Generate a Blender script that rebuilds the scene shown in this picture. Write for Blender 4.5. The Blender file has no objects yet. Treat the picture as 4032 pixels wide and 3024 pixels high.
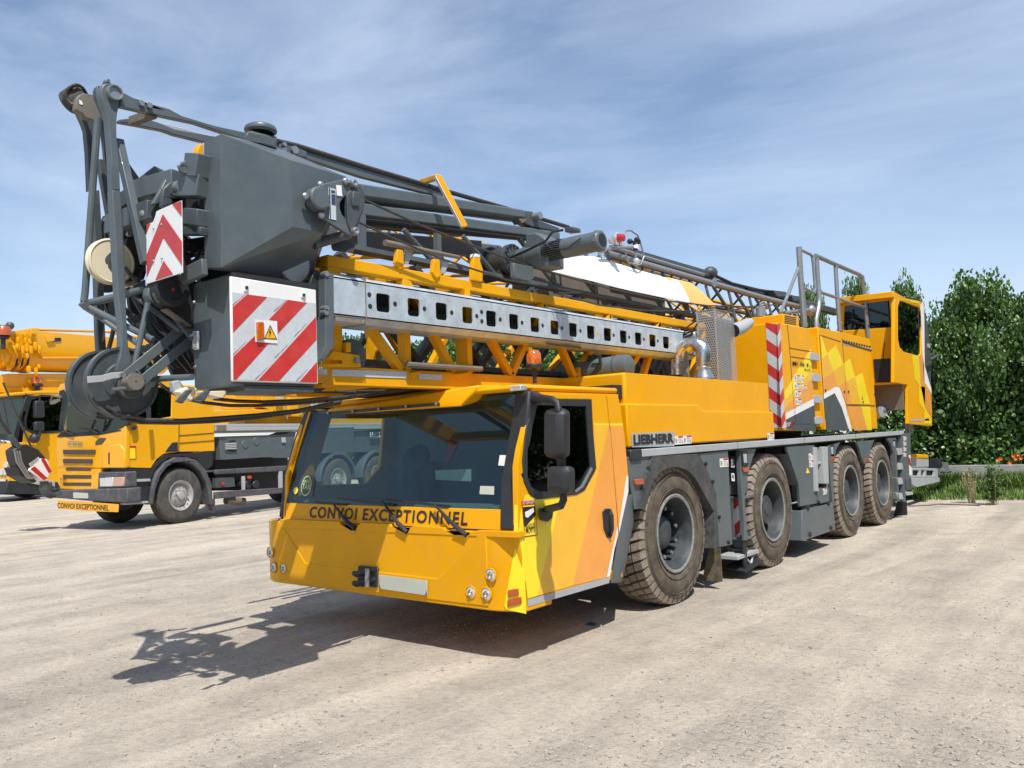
import bpy, bmesh, math, random
from mathutils import Vector, Matrix, noise
from mathutils.geometry import tessellate_polygon
random.seed(7)
V = Vector
col = bpy.context.scene.collection
# ---------------- camera ----------------
FPX, YAW, PITCH, ROLL = 3232.06, 0.6789, 0.0654, -0.0401
CAM = V((5.4423, -4.7884, 1.6776))
_f = V((-math.sin(YAW)*math.cos(PITCH), math.cos(YAW)*math.cos(PITCH), math.sin(PITCH)))
_r0 = V((math.cos(YAW), math.sin(YAW), 0)); _u0 = _r0.cross(_f)
_r = _r0*math.cos(ROLL)+_u0*math.sin(ROLL); _u = -_r0*math.sin(ROLL)+_u0*math.cos(ROLL)
cd = bpy.data.cameras.new('camera'); cam = bpy.data.objects.new('camera', cd); col.objects.link(cam)
M3 = Matrix((_r, _u, -_f)).transposed()
cam.matrix_world = Matrix.Translation(CAM) @ M3.to_4x4()
cd.sensor_width = 36; cd.lens = FPX/4032*36; cd.clip_end = 3000; cd.clip_start = .05
bpy.context.scene.camera = cam
# survey of the place: crops of the photograph used to measure real points
T = {'A':(200,250,.5425),'B':(200,900,.5425),'C':(1200,600,.5425),'D':(2000,800,.45208),'E':(2700,900,.45208),'F':(1000,1500,.57252),'G':(1900,1450,.57252),'H':(2900,1500,.51245),'I':(0,1200,.5425),'J':(3400,1000,.6632),'O':(0,0,1.82278),'K':(0,2000,.904),'L':(2000,2000,.9186),
 'a':(250,300,.27125),'b':(300,700,.27125),'d':(300,1100,.33149),'c':(1150,550,.49729),'e':(2450,950,.45208),'g':(2400,1700,.39172),'M':(0,1250,.48216),'N':(600,1400,.36157)}
def ray(k, a, b):
    o = T[k]; U = o[0]+a*o[2]; W = o[1]+b*o[2]
    return _f+_r*((U-2016)/FPX)-_u*((W-1512)/FPX)
def at(k, a, b, x=None, y=None, z=None):
    d = ray(k, a, b)
    t = (x-CAM.x)/d.x if x is not None else (y-CAM.y)/d.y if y is not None else (z-CAM.z)/d.z
    return CAM+d*t
def atp(k, a, b, p, n):
    d = ray(k, a, b); p = V(p); n = V(n)
    return CAM+d*((p-CAM).dot(n)/d.dot(n))
def ats(k, pts, **kw): return [at(k, a, b, **kw) for a, b in pts]
def atps(k, pts, p, n): return [atp(k, a, b, p, n) for a, b in pts]
# ---------------- materials ----------------
MATS = {}
def mat(name, c, rough=.5, metal=0, var=.06, scale=3, bump=0, bscale=60, coat=0, trans=0, emit=None, dirt=0, dirtcol=(.32,.27,.21), spec=.5):
    m = bpy.data.materials.new(name); m.use_nodes = True; nt = m.node_tree; N = nt.nodes; L = nt.links
    b = N['Principled BSDF']
    b.inputs['Roughness'].default_value = rough; b.inputs['Metallic'].default_value = metal
    b.inputs['Coat Weight'].default_value = coat; b.inputs['Coat Roughness'].default_value = .06
    b.inputs['Specular IOR Level'].default_value = spec
    if trans: b.inputs['Transmission Weight'].default_value = trans
    geo = N.new('ShaderNodeNewGeometry')
    n1 = N.new('ShaderNodeTexNoise'); n1.inputs['Scale'].default_value = scale; n1.inputs['Detail'].default_value = 6; n1.inputs['Roughness'].default_value = .65
    L.new(geo.outputs['Position'], n1.inputs['Vector'])
    mr = N.new('ShaderNodeMapRange'); mr.inputs[1].default_value = .3; mr.inputs[2].default_value = .7
    mr.inputs[3].default_value = 1-var; mr.inputs[4].default_value = 1+var; L.new(n1.outputs['Fac'], mr.inputs[0])
    hs = N.new('ShaderNodeHueSaturation'); hs.inputs['Color'].default_value = (*c, 1); L.new(mr.outputs[0], hs.inputs['Value'])
    out = hs.outputs['Color']
    if dirt:
        n2 = N.new('ShaderNodeTexNoise'); n2.inputs['Scale'].default_value = 7; n2.inputs['Detail'].default_value = 8; n2.inputs['Roughness'].default_value = .75
        L.new(geo.outputs['Position'], n2.inputs['Vector'])
        r2 = N.new('ShaderNodeMapRange'); r2.inputs[1].default_value = .42; r2.inputs[2].default_value = .75; r2.inputs[3].default_value = 0; r2.inputs[4].default_value = dirt
        L.new(n2.outputs['Fac'], r2.inputs[0])
        mx = N.new('ShaderNodeMixRGB'); mx.inputs['Color2'].default_value = (*dirtcol, 1)
        L.new(r2.outputs[0], mx.inputs['Fac']); L.new(out, mx.inputs['Color1']); out = mx.outputs['Color']
        ra = N.new('ShaderNodeMath'); ra.operation = 'ADD'; ra.inputs[1].default_value = rough; L.new(r2.outputs[0], ra.inputs[0]); L.new(ra.outputs[0], b.inputs['Roughness'])
    L.new(out, b.inputs['Base Color'])
    if bump:
        n3 = N.new('ShaderNodeTexNoise'); n3.inputs['Scale'].default_value = bscale; n3.inputs['Detail'].default_value = 4
        L.new(geo.outputs['Position'], n3.inputs['Vector'])
        bp = N.new('ShaderNodeBump'); bp.inputs['Strength'].default_value = bump; bp.inputs['Distance'].default_value = .01
        L.new(n3.outputs['Fac'], bp.inputs['Height']); L.new(bp.outputs['Normal'], b.inputs['Normal'])
    if emit: b.inputs['Emission Color'].default_value = (*emit[0], 1); b.inputs['Emission Strength'].default_value = emit[1]
    MATS[name] = m; return m
yel = mat('yellow_paint', (.75,.345,.0), .36, spec=.14, coat=.05, var=.05, scale=2, dirt=.09)
yelf = mat('yellow_steel', (.75,.345,.0), .45, spec=.16, coat=.0, var=.06, scale=5, dirt=.12)
lem = mat('lemon_vinyl', (.88,.66,.012), .35, coat=.3)
yor = mat('amber_vinyl', (.83,.45,.03), .35, coat=.3)
lor = mat('orange_vinyl', (.80,.33,.055), .35, coat=.3)
gry = mat('slate_paint', (.082,.104,.115), .42, var=.08, scale=4, coat=.1, dirt=.12)
gryd = mat('slate_steel', (.050,.063,.071), .45, var=.12, scale=8, dirt=.16)
grl = mat('light_grey_strip', (.36,.38,.39), .45, var=.08, dirt=.25)
gal = mat('galvanised_steel', (.47,.535,.59), .42, metal=.25, var=.2, scale=9, bump=.08, bscale=30, dirt=.2, dirtcol=(.22,.21,.19))
galt = mat('galvanised_tube', (.28,.29,.30), .4, metal=.5, var=.15, scale=25)
rustg = mat('dusty_edge', (.20,.17,.135), .8, var=.3, scale=20)
blk = mat('black_plastic', (.022,.023,.026), .5, var=.15, scale=10, bump=.15, bscale=400)
blkd = mat('black_steel', (.018,.019,.022), .55, var=.3, scale=6)
flare = mat('scuffed_rubber', (.045,.047,.05), .6, var=.4, scale=25, bump=.4, bscale=40, dirt=.25)
wht = mat('white_paint', (.74,.74,.72), .4, var=.04)
whr = mat('white_reflective', (.50,.54,.57), .4, var=.08, scale=30, dirt=.18)
red = mat('red_reflective', (.50,.028,.025), .38, var=.14, scale=12, coat=.2, dirt=.12)
redp = mat('red_paint', (.45,.02,.025), .4)
chrome = mat('foil_steel', (.62,.60,.57), .22, metal=1, var=.15, scale=30, bump=.35, bscale=70)
alu = mat('perforated_aluminium', (.46,.45,.43), .42, metal=.55, var=.15, scale=15, dirt=.25)
amb = mat('amber_lens', (.50,.105,.002), .12, coat=1, var=.35, scale=60)
dor = mat('marker_orange', (.42,.075,.008), .3, coat=.6, var=.2, scale=60)
clr = mat('clear_lens', (.62,.64,.64), .08, metal=.45, coat=1, var=.5, scale=60)
cream = mat('cream_nylon', (.66,.58,.42), .55, var=.06, scale=4)
cabm = mat('wire_rope', (.055,.05,.045), .6, var=.4, scale=60, metal=.3)
hose = mat('black_hose', (.014,.014,.015), .45)
plate = mat('plate_sheet', (.48,.49,.42), .5)
tarpw = mat('white_tarpaulin', (.86,.86,.85), .6, var=.02, bump=.25, bscale=6)
tarpo = mat('orange_tarpaulin', (.85,.45,.13), .6, var=.04, bump=.25, bscale=6)
tyrem = mat('dusty_tyre', (.070,.056,.042), .85, var=.35, scale=9, bump=.6, bscale=55, dirt=.75, dirtcol=(.22,.18,.135))
tread = mat('worn_tread', (.24,.20,.16), .85, var=.3, scale=14, dirt=.3, bump=.3, bscale=60)
rimm = mat('wheel_rim', (.038,.046,.052), .5, var=.3, scale=14, dirt=.15, dirtcol=(.22,.21,.19))
rimw = mat('worn_rim_edge', (.22,.225,.215), .55, var=.4, scale=45, dirt=.5, dirtcol=(.14,.13,.12))
concrete = mat('concrete', (.24,.235,.225), .9, var=.2, scale=3, bump=.5, bscale=25, dirt=.5, dirtcol=(.1,.1,.1))
inter = mat('cab_lining', (.14,.18,.205), .75, var=.1)
seatm = mat('seat_fabric', (.04,.05,.06), .9, var=.2)
blue = mat('blue_plastic', (.02,.10,.22), .4)
tan = mat('faded_tan_steel', (.155,.135,.11), .7, var=.15, scale=5)
def glassmat(name, tint, mixf, rough=.02):
    m = bpy.data.materials.new(name); m.use_nodes = True; nt = m.node_tree; N = nt.nodes; L = nt.links
    N.remove(N['Principled BSDF']); out = N['Material Output']
    t = N.new('ShaderNodeBsdfTransparent'); t.inputs[0].default_value = (*tint, 1)
    g = N.new('ShaderNodeBsdfGlossy'); g.inputs['Roughness'].default_value = rough; g.inputs[0].default_value = (.8,.86,.9,1)
    fr = N.new('ShaderNodeFresnel'); ge = N.new('ShaderNodeNewGeometry'); ma = N.new('ShaderNodeMath'); ma.operation = 'MULTIPLY_ADD'; ma.inputs[1].default_value = -.8333; ma.inputs[2].default_value = 1.5; L.new(ge.outputs['Backfacing'], ma.inputs[0]); L.new(ma.outputs[0], fr.inputs['IOR'])
    ad = N.new('ShaderNodeMath'); ad.operation = 'ADD'; ad.inputs[1].default_value = mixf; L.new(fr.outputs[0], ad.inputs[0])
    mx = N.new('ShaderNodeMixShader'); L.new(ad.outputs[0], mx.inputs[0]); L.new(t.outputs[0], mx.inputs[1]); L.new(g.outputs[0], mx.inputs[2])
    L.new(mx.outputs[0], out.inputs[0]); return m
glass = glassmat('windscreen_glass', (.68,.78,.76), .0)
glassd = glassmat('tinted_glass', (.06,.08,.08), .03)
# ---------------- mesh builder ----------------
class MB:
    def __init__(s): s.v = []; s.f = []; s.m = []
    def add(s, vs, fs, mi=0):
        n = len(s.v); s.v += [V(p) for p in vs]; s.f += [tuple(n+i for i in f) for f in fs]; s.m += [mi]*len(fs); return s
    def box(s, x0, x1, y0, y1, z0, z1, mi=0):
        vs = [(x, y, z) for x in (x0, x1) for y in (y0, y1) for z in (z0, z1)]
        return s.add(vs, [(0,1,3,2),(4,6,7,5),(0,4,5,1),(2,3,7,6),(0,2,6,4),(1,5,7,3)], mi)
    def slab(s, pts, th, holes=(), mi=0, side=None):
        """polygon (with holes) given thickness vector th"""
        th = V(th); loops = [[V(p) for p in pts]]+[[V(p) for p in h] for h in holes]
        flat = [p for l in loops for p in l]; n = len(flat)
        if not holes and False: tris = [tuple(range(n))]
        else: tris = [tuple(t) for t in tessellate_polygon(loops)]
        fs = list(tris)+[tuple(i+n for i in reversed(t)) for t in tris]
        s.add(flat+[p+th for p in flat], fs, mi)
        base = len(s.v)-2*n; o = 0
        for l in loops:
            k = len(l)
            for i in range(k):
                a = base+o+i; b = base+o+(i+1) % k
                s.f.append((a, b, b+n, a+n)); s.m.append(mi if side is None else side)
            o += k
        return s
    def sheet(s, pts, mi=0):
        loops = [[V(p) for p in pts]]; return s.add(loops[0], [tuple(t) for t in tessellate_polygon(loops)], mi)
    def bar(s, p0, p1, w, h, up=(0,0,1), mi=0):
        p0 = V(p0); p1 = V(p1); d = (p1-p0).normalized(); a = d.cross(V(up))
        if a.length < 1e-4: a = d.cross(V((1,0,0)))
        a.normalize(); b = a.cross(d).normalized()
        vs = [p+a*(w/2*i)+b*(h/2*j) for p in (p0, p1) for i in (-1, 1) for j in (-1, 1)]
        return s.add(vs, [(0,1,3,2),(4,6,7,5),(0,4,5,1),(2,3,7,6),(0,2,6,4),(1,5,7,3)], mi)
    def cyl(s, p0, p1, r0, r1=None, seg=20, mi=0, cap=True):
        r1 = r0 if r1 is None else r1
        return s.tube([p0, p1], [r0, r1], seg, mi, cap)
    def tube(s, pts, r, seg=8, mi=0, cap=True):
        pts = [V(p) for p in pts]; n = len(pts)
        rs = r if isinstance(r, (list, tuple)) else [r]*n
        d0 = (pts[1]-pts[0]).normalized(); a = d0.orthogonal().normalized(); base = len(s.v)
        for i, p in enumerate(pts):
            d = ((pts[min(i+1, n-1)]-pts[max(i-1, 0)])).normalized()
            a = (a-d*a.dot(d)).normalized(); b = d.cross(a)
            for k in range(seg):
                t = 2*math.pi*k/seg; s.v.append(p+a*(rs[i]*math.cos(t))+b*(rs[i]*math.sin(t)))
        for i in range(n-1):
            for k in range(seg):
                q = base+i*seg; s.f.append((q+k, q+(k+1) % seg, q+seg+(k+1) % seg, q+seg+k)); s.m.append(mi)
        if cap:
            s.f.append(tuple(base+k for k in reversed(range(seg)))); s.m.append(mi)
            s.f.append(tuple(base+(n-1)*seg+k for k in range(seg))); s.m.append(mi)
        return s
    def lathe(s, prof, org, axis=(1,0,0), seg=48, mi=0):
        """prof: (t along axis, r)"""
        org = V(org); ax = V(axis).normalized(); a = ax.orthogonal().normalized(); b = ax.cross(a); base = len(s.v); n = len(prof)
        for t, r in prof:
            for k in range(seg):
                th = 2*math.pi*k/seg; s.v.append(org+ax*t+(a*math.cos(th)+b*math.sin(th))*r)
        for i in range(n-1):
            for k in range(seg):
                q = base+i*seg; s.f.append((q+k, q+(k+1) % seg, q+seg+(k+1) % seg, q+seg+k)); s.m.append(mi)
        return s
    def hull(s, pts, mi=0):
        bm = bmesh.new()
        for p in pts: bm.verts.new(p)
        r = bmesh.ops.convex_hull(bm, input=bm.verts)
        for v in [v for v in bm.verts if not v.link_faces]: bm.verts.remove(v)
        bmesh.ops.dissolve_limit(bm, angle_limit=.02, verts=bm.verts, edges=bm.edges)
        bm.verts.index_update(); s.add([v.co.copy() for v in bm.verts], [tuple(v.index for v in f.verts) for f in bm.faces], mi); bm.free(); return s
    def ball(s, c, r, seg=14, mi=0, sc=(1,1,1)):
        c = V(c); n = seg//2; base = len(s.v); vs = [c+V((0,0,r*sc[2]))]
        for i in range(1, n):
            p = math.pi*i/n
            for k in range(seg):
                t = 2*math.pi*k/seg; vs.append(c+V((r*sc[0]*math.sin(p)*math.cos(t), r*sc[1]*math.sin(p)*math.sin(t), r*sc[2]*math.cos(p))))
        vs.append(c-V((0,0,r*sc[2]))); L = len(vs)-1; fs = []
        for k in range(seg):
            fs.append((0, 1+k, 1+(k+1) % seg)); q = 1+(n-2)*seg; fs.append((L, q+(k+1) % seg, q+k))
            for i in range(n-2):
                q = 1+i*seg; fs.append((q+k, q+seg+k, q+seg+(k+1) % seg, q+(k+1) % seg))
        return s.add(vs, fs, mi)
    def build(s, name, mats, parent=None, bevel=0, smooth=35, fix=True):
        if not isinstance(mats, (list, tuple)): mats = [mats]
        lo = V((min(p.x for p in s.v), min(p.y for p in s.v), min(p.z for p in s.v))); hi = V((max(p.x for p in s.v), max(p.y for p in s.v), max(p.z for p in s.v)))
        c = V(((lo.x+hi.x)/2, (lo.y+hi.y)/2, (lo.z+hi.z)/2)) if parent else V(((lo.x+hi.x)/2, (lo.y+hi.y)/2, lo.z))
        me = bpy.data.meshes.new(name); me.from_pydata([p-c for p in s.v], [], s.f)
        for m in mats: me.materials.append(m)
        me.polygons.foreach_set('material_index', s.m)
        if fix:
            bm = bmesh.new(); bm.from_mesh(me); bmesh.ops.recalc_face_normals(bm, faces=bm.faces); bm.to_mesh(me); bm.free()
        if smooth:
            me.polygons.foreach_set('use_smooth', [True]*len(me.polygons)); me.set_sharp_from_angle(angle=math.radians(smooth))
        o = bpy.data.objects.new(name, me); col.objects.link(o); put(o, c, parent)
        if bevel:
            b = o.modifiers.new('edge', 'BEVEL'); b.width = bevel; b.segments = 2; b.limit_method = 'ANGLE'; b.angle_limit = math.radians(40)
            b.harden_normals = False
        return o
WPOS = {}
def put(o, c, parent):
    WPOS[o] = V(c)
    if parent: o.parent = parent; o.location = V(c)-WPOS[parent]
    else: o.location = c
def tag(o, label=None, cat=None, group=None, kind=None):
    if label: o['label'] = label
    if cat: o['category'] = cat
    if group: o['group'] = group
    if kind: o['kind'] = kind
    return o
def empty(name, loc, label, cat, group=None):
    o = bpy.data.objects.new(name, None); col.objects.link(o); put(o, loc, None); return tag(o, label, cat, group)
def copy_tree(o, delta, parent=None, rot=None):
    c = o.copy(); col.objects.link(c); WPOS[c] = WPOS[o]+V(delta)
    if parent is None: c.location = o.location+V(delta)
    elif o.parent is None or parent == o.parent: c.parent = parent; c.location = o.location+V(delta)
    else: c.parent = parent
    for ch in list(o.children): copy_tree(ch, (0,0,0), c)
    return c
def text(name, body, org, right, up, height, m, parent, width=None, thick=.002, bold=0, normal=None, spacing=1.0, shear=0):
    cu = bpy.data.curves.new(name, 'FONT'); cu.body = body; cu.offset = bold; cu.extrude = .0; cu.space_character = spacing; cu.resolution_u = 3; cu.shear = shear
    to = bpy.data.objects.new(name, cu); col.objects.link(to)
    me = bpy.data.meshes.new_from_object(to); bpy.data.objects.remove(to)
    xs = [v.co.x for v in me.vertices]; ys = [v.co.y for v in me.vertices]
    x0, x1, y0, y1 = min(xs), max(xs), min(ys), max(ys)
    R = V(right).normalized(); U = V(up).normalized(); Nn = R.cross(U)
    sy = height/(y1-y0); sx = (width/(x1-x0)) if width else sy
    b = MB(); b.add([V(org)+R*((v.co.x-x0)*sx)+U*((v.co.y-y0)*sy)+Nn*thick for v in me.vertices], [tuple(p.vertices) for p in me.polygons])
    bpy.data.meshes.remove(me)
    return b.build(name, m, parent, smooth=0, fix=False)
# ================= MOBILE CRANE : carrier =================
crane = empty('mobile_crane', (0,5.5,0), 'large yellow four axle crane in the foreground with folded grey mast over its low cab', 'mobile crane')
SX = 1.6; NX = (1,0,0); NY = (0,-1,0)
WSP = (0,0,.975); WSN = (0,-1,.19)            # windscreen plane
def slabx(k, pts, x, th, mats, name, parent, holes=(), bevel=0, **kw):
    return MB().slab(ats(k, pts, x=x), (-th,0,0), [ats(k, h, x=x) for h in holes], **kw).build(name, mats, parent, bevel, smooth=30)
# bumper
b = MB()
plan = [(1.6,.36),(1.6,.02),(1.40,-.05),(1.33,-.06),(-1.33,-.06),(-1.42,-.05),(-1.55,.0),(-1.6,.05),(-1.6,.36)]
b.slab([(x,y,.388) for x,y in plan], (0,0,.585))
bumper = b.build('bumper', yel, crane, .018)
lipz = [(110,962),(176,966),(352,1252),(1262,1360),(1332,1292),(1500,1118),(1545,1050),(1700,1052),(1715,1540),(1690,1560),(100,1365)]
pts = atps('F', lipz, (0,-.067,0), NY); pts = [V((max(-1.32, min(1.32, p.x)), p.y, max(.395, min(.968, p.z)))) for p in pts]
MB().slab(pts, (0,.03,0)).build('bumper_lip', yel, bumper, .006)
# wedge vinyl on the rounded corner (chamfer plane)
cp = (1.6,.02,0); cn = V((.07,-.2,0)).normalized(); cp2 = V(cp)+cn*.008
# notched cowl
cowl = [(176,952),(590,968),(592,985),(692,1046),(716,992),(740,975),(932,985),(945,1000),(1054,1060),(1078,1008),(1100,996),(1300,1010),(1312,1028),(1455,1104),(1490,1040),(1530,1030),(1810,1038),(1810,1080),(176,1010)]
MB().slab(atps('F', cowl, (0,-.066,0), NY), (0,.1,0)).build('cowl_edge', yel, bumper, .008)
MB().box(-1.4,1.5,.0,.3,.93,.985).build('scuttle', blkd, crane)
for i,(u,w,r) in enumerate([(1630,1335,.049),(1493,1453,.046),(1600,1465,.049),(113,1177,.048),(135,1282,.046),(203,1290,.047)]):
    c = atp('F', u, w, (0,-.066,0), NY)
    h = MB().lathe([(0,r*1.12),(.008,r*1.08),(.009,r*.98),(.003,r*.96)], c, NY, 28).build('headlight', yel, bumper)
    MB().lathe([(.002,r*.97),(.005,r*.9),(.009,r*.5),(.010,0.001)], c, NY, 28).build('lens', clr, h)
    MB().lathe([(.001,r*.5),(.012,r*.42)], c+V((0,-.0105,0)), NY, 20).build('reflector', chrome, h)
# tow coupling
c = ats('F', [(720,1270),(848,1285),(843,1420),(712,1412)], y=-.085)
tc = MB().slab(c, (0,.03,0)).build('tow_coupling', gryd, bumper, .01)
MB().slab([p+(q-p)*.0+V((0,-.004,0)) for p,q in zip(c,c)], (0,.003,0)).build('recess', blkd, tc)
for w in (1318, 1385):
    p = [atp('F', u, w+d, (0,-.1,0), NY) for u, d in ((830,-18),(770,-10),(722,8),(700,2))]
    MB().tube([p[0]+V((0,.03,0)), p[1]+V((0,-.0,0)), p[2]+V((0,-.03,0)), p[3]+V((0,-.02,0))], [.026,.026,.026,.022], 12).build('jaw', blk, tc)
MB().cyl(atp('F',780,1290,(0,-.13,0),NY), atp('F',778,1415,(0,-.13,0),NY), .02).build('pin', galt, tc)
c = ats('F', [(858,1333),(1188,1374),(1190,1476),(862,1428)], y=-.083)
pl = MB().slab(c, (0,.008,0)).build('number_plate', [plate], bumper, .002)
for a in (0, 1):
    q = c[0 if a == 0 else 1]; q2 = c[3 if a == 0 else 2]; s = .022 if a == 0 else -.022
    MB().sheet([q2+V((0,-.003,0)), q2+V((s,-.003,0)), q2+V((s*.2,-.003,.035)), q2+V((0,-.003,.03))]).build('plate_corner', blue, pl)
# cab shell
cabg = MB()
XL0, XL1 = -1.45, -1.24
def fx(z): return XL0+(XL1-XL0)*(z-.4)/1.63
prof = [(.05,.4),(.05,.98),(.03,1.4),(.215,2.03),(1.5,2.03),(1.52,.43)]
hole = [(480,262),(845,262),(845,590),(755,705),(425,715),(395,660)]
hp = [at('F', a, b_, x=-1.33) for a, b_ in hole]
cabg.slab([(fx(z)-.0, y, z) for y, z in prof], (.05,0,0), [[V((fx(p.z), p.y, p.z)) for p in hp]])
cabg.box(-1.4,1.55,1.44,1.5,.45,2.03); cabg.box(-1.45,1.57,.1,1.45,.42,.5)
cab = cabg.build('cab_body', yel, crane, .01)
MB().box(-1.36,1.54,1.40,1.438,.5,2.02).box(-1.36,1.54,.3,1.40,.5,.56).box(-1.3,1.54,.24,1.4,1.985,2.02).build('cab_lining', inter, cab)
# dashboard, seats, wheel
MB().hull([(x,y,z) for x in (-1.38,1.46) for y,z in ((.06,.99),(.08,1.09),(.22,1.16),(.42,1.12),(.45,.8),(.1,.8))]).build('dashboard', inter, cab, .03)
for x in (.75,-.75):
    s = MB().hull([(x+i*.26,y,z) for i in (-1,1) for y,z in ((.75,.75),(1.2,.72),(1.22,.85),(.75,.88))]).build('seat', seatm, cab, .04)
    MB().hull([(x+i*.24,y,z) for i in (-1,1) for y,z in ((1.15,.8),(1.28,.8),(1.36,1.45),(1.28,1.48))]).build('backrest', seatm, cab, .04)
sw = at('F', 1105, 530, y=.36)
pts = [sw+V((math.cos(t)*.155, math.sin(t)*.05, math.sin(t)*.12)) for t in [i*2*math.pi/20 for i in range(21)]]
MB().hull([p for p in pts]+[p+V((0,.03,-.01)) for p in pts]).tube([sw, sw+V((-.05,.1,-.4))], .03).build('steering_wheel', blkd, cab)
c = ats('F', [(1340,405),(1405,425),(1345,560),(1300,600)], y=.9); MB().slab(c, (0,.03,0)).build('red_vest', redp, cab, .01)
for u in (1015,1210,1390,1600):
    p = at('F', u, 828, y=.1); MB().box(p.x-.1,p.x+.08,.11,.2,1.107,1.121).build('air_vent', blk, cab)
c = [p+V((0,0,0)) for p in atps('F', [(1245,615),(1490,605),(1490,690),(1250,680)], (0,.33,0), NY)]
MB().slab(c, (0,.01,.0)).build('paper', whr, cab)
# windscreen and its strip
def wsp(pts, off=0): 
    n = V(WSN).normalized(); return [atp('F', a, b_, V(WSP)+n*off, WSN) for a, b_ in pts]
MB().slab(wsp([(232,842),(250,700),(400,215),(1700,80),(1812,78),(1705,890)]), (0,.008,0)).build('windscreen', glass, cab, smooth=0)
st = MB().slab(wsp([(222,840),(1705,886),(1702,1032),(216,962)], .01), (0,.02,0)).build('sign_strip', yel, cab, .003)
MB().slab(wsp([(205,968),(1702,1034),(1702,1026),(205,958)], .012), (0,.02,0)).build('strip_seal', blkd, st)
o0, o1 = wsp([(378,940),(1468,994)], .0135); up = (wsp([(380,862)], .0135)[0]-o0)
text('sign_lettering', 'CONVOI EXCEPTIONNEL', o0, o1-o0, V((0,.19,1)), up.length*.98, blkd, st, width=(o1-o0).length, bold=.022, spacing=1.16)
# pillars
def prism(k, pts, p, n, off, th): return [q+V(n).normalized()*off for q in atps(k, pts, p, n)], th
pp, _ = prism('F', [(1812,72),(1912,72),(1905,200),(1862,520),(1818,560),(1810,1034),(1704,1034),(1712,700),(1760,420)], WSP, WSN, .03, 0)
MB().slab(pp, (0,.09,0)).build('pillar', blk, cab, .02)
pp, _ = prism('F', [(345,212),(420,208),(330,480),(250,740),(212,962),(170,938),(205,640),(262,430)], WSP, WSN, .0, 0)
MB().slab(pp, (0,.06,0)).build('pillar', blk, cab, .015)
pp, _ = prism('F', [(383,212),(392,214),(262,640),(222,850),(214,960),(206,960),(212,840),(250,640)], WSP, WSN, .008, 0)
MB().slab(pp, (0,.02,0)).build('pillar_trim', yelf, cab)
# roof with rounded rim and visor
rf = MB().hull([(x,y,z) for x,y in ((1.57,.17),(1.57,1.52),(-1.25,1.52),(-1.25,.17),(1.54,.12),(-1.22,.12)) for z in (2.035,2.085)]).build('roof', yel, cab, .022)
vf = atps('F', [(500,236),(1422,180),(1446,172),(1520,34)], (0,.06,0), NY)
vt = [at('F', 620, 172, z=2.085), at('F', 700, 120, z=2.09), at('F', 1000, 42, z=2.13), at('F', 1525, 30, z=2.12)]
MB().hull([vf[0], vf[1]+V((0,0,0)), vf[0]+V((0,.0,.05)), vf[1]+V((0,0,.05)), V((vf[0].x+.05,.35,2.035)), V((vf[0].x+.12,.4,2.11)), V((vf[3].x,.4,2.12)), V((vf[3].x,.4,2.035)), V((vf[3].x,.12,2.105))]).build('visor', yel, rf, .02)
MB().slab(atps('F', [(500,214),(1268,148),(1272,168),(505,234)], (0,.045,0), NY), (0,.02,0)).build('visor_seal', blk, rf)
bolts = MB()
for u,w in ((513,221),(683,207),(862,192),(1050,175),(1255,157)):
    p = atp('F', u, w, (0,.04,0), NY); bolts.cyl(p, p+V((0,-.012,0)), .012, seg=10)
bolts.build('seal_bolts', galt, rf)
for u, w, d in ((1818,50,.0),(438,172,.05)):
    p = at('F', u, w, y=.1)
    MB().box(p.x-.055,p.x+.055,.06,.14,p.z-.022,p.z+.022).build('marker_light', clr, rf, .008)
# stickers on the glass
MB().slab(wsp([(1690,510),(1732,510),(1720,584),(1680,580)], .004), (0,.002,0)).build('glass_sticker', wht, cab)
MB().slab(wsp([(1556,722),(1652,724),(1650,782),(1551,778)], .004), (0,.002,0)).build('glass_sticker', plate, cab)
fk = MB().slab(wsp([(322,655),(420,658),(400,792),(303,790)], .004), (0,.002,0)).build('taxi_sticker', gryd, cab)
gs = mat('pale_green_ink', (.45,.55,.25), .5)
o0, o1 = wsp([(330,745),(392,748)], .008); text('taxi_lettering', 'TAXI', o0, o1-o0, V((0,.19,1)), .055, gs, fk, width=(o1-o0).length, bold=.02)
o0, o1 = wsp([(338,705),(385,700)], .008); text('fake_lettering', 'FAKE', o0, o1-o0, V((0,.19,1)), .032, gs, fk, width=(o1-o0).length, bold=.02)
cc = wsp([(360,722)], .008)[0]; ring = MB(); n0 = V(WSN).normalized(); a0 = V((1,0,0)); b0 = n0.cross(a0)*-1
for i in range(28):
    t0, t1 = i*2*math.pi/28, (i+1)*2*math.pi/28
    ring.add([cc+(a0*math.cos(t)+b0*math.sin(t)*1.25)*r for r in (.068,.077) for t in (t0,t1)], [(0,1,3,2)])
ring.build('taxi_ring', gs, fk, smooth=0)
c0 = wsp([(288,754)], .006)[0]; MB().lathe([(0,.034),(.002,.033),(.003,.0005)], c0, n0, 20).build('glass_sticker', lem, cab)
# wipers
for base, tip, b0_, b1_ in (((705,1015),(545,846),(425,832),(640,850)),((1065,1040),(880,826),(575,806),(965,852)),((1475,1060),(1240,850),(905,815),(1342,862))):
    p = wsp([base,tip,b0_,b1_], .045)
    w = MB().tube([p[0]+V((0,-.02,0)), p[0]+(p[1]-p[0])*.35+V((0,-.03,0)), p[1]], [.02,.017,.009], 8).build('wiper', blk, cab)
    bl = wsp([b0_, b1_], .012); MB().bar(bl[0], bl[1], .018, .02).build('wiper_blade', blkd, w)
    MB().bar(p[0]+V((0,-.012,0)), p[0]+(p[1]-p[0])*.3+V((0,-.034,0)), .05, .02).build('wiper_cover', blk, w, .004)
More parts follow.
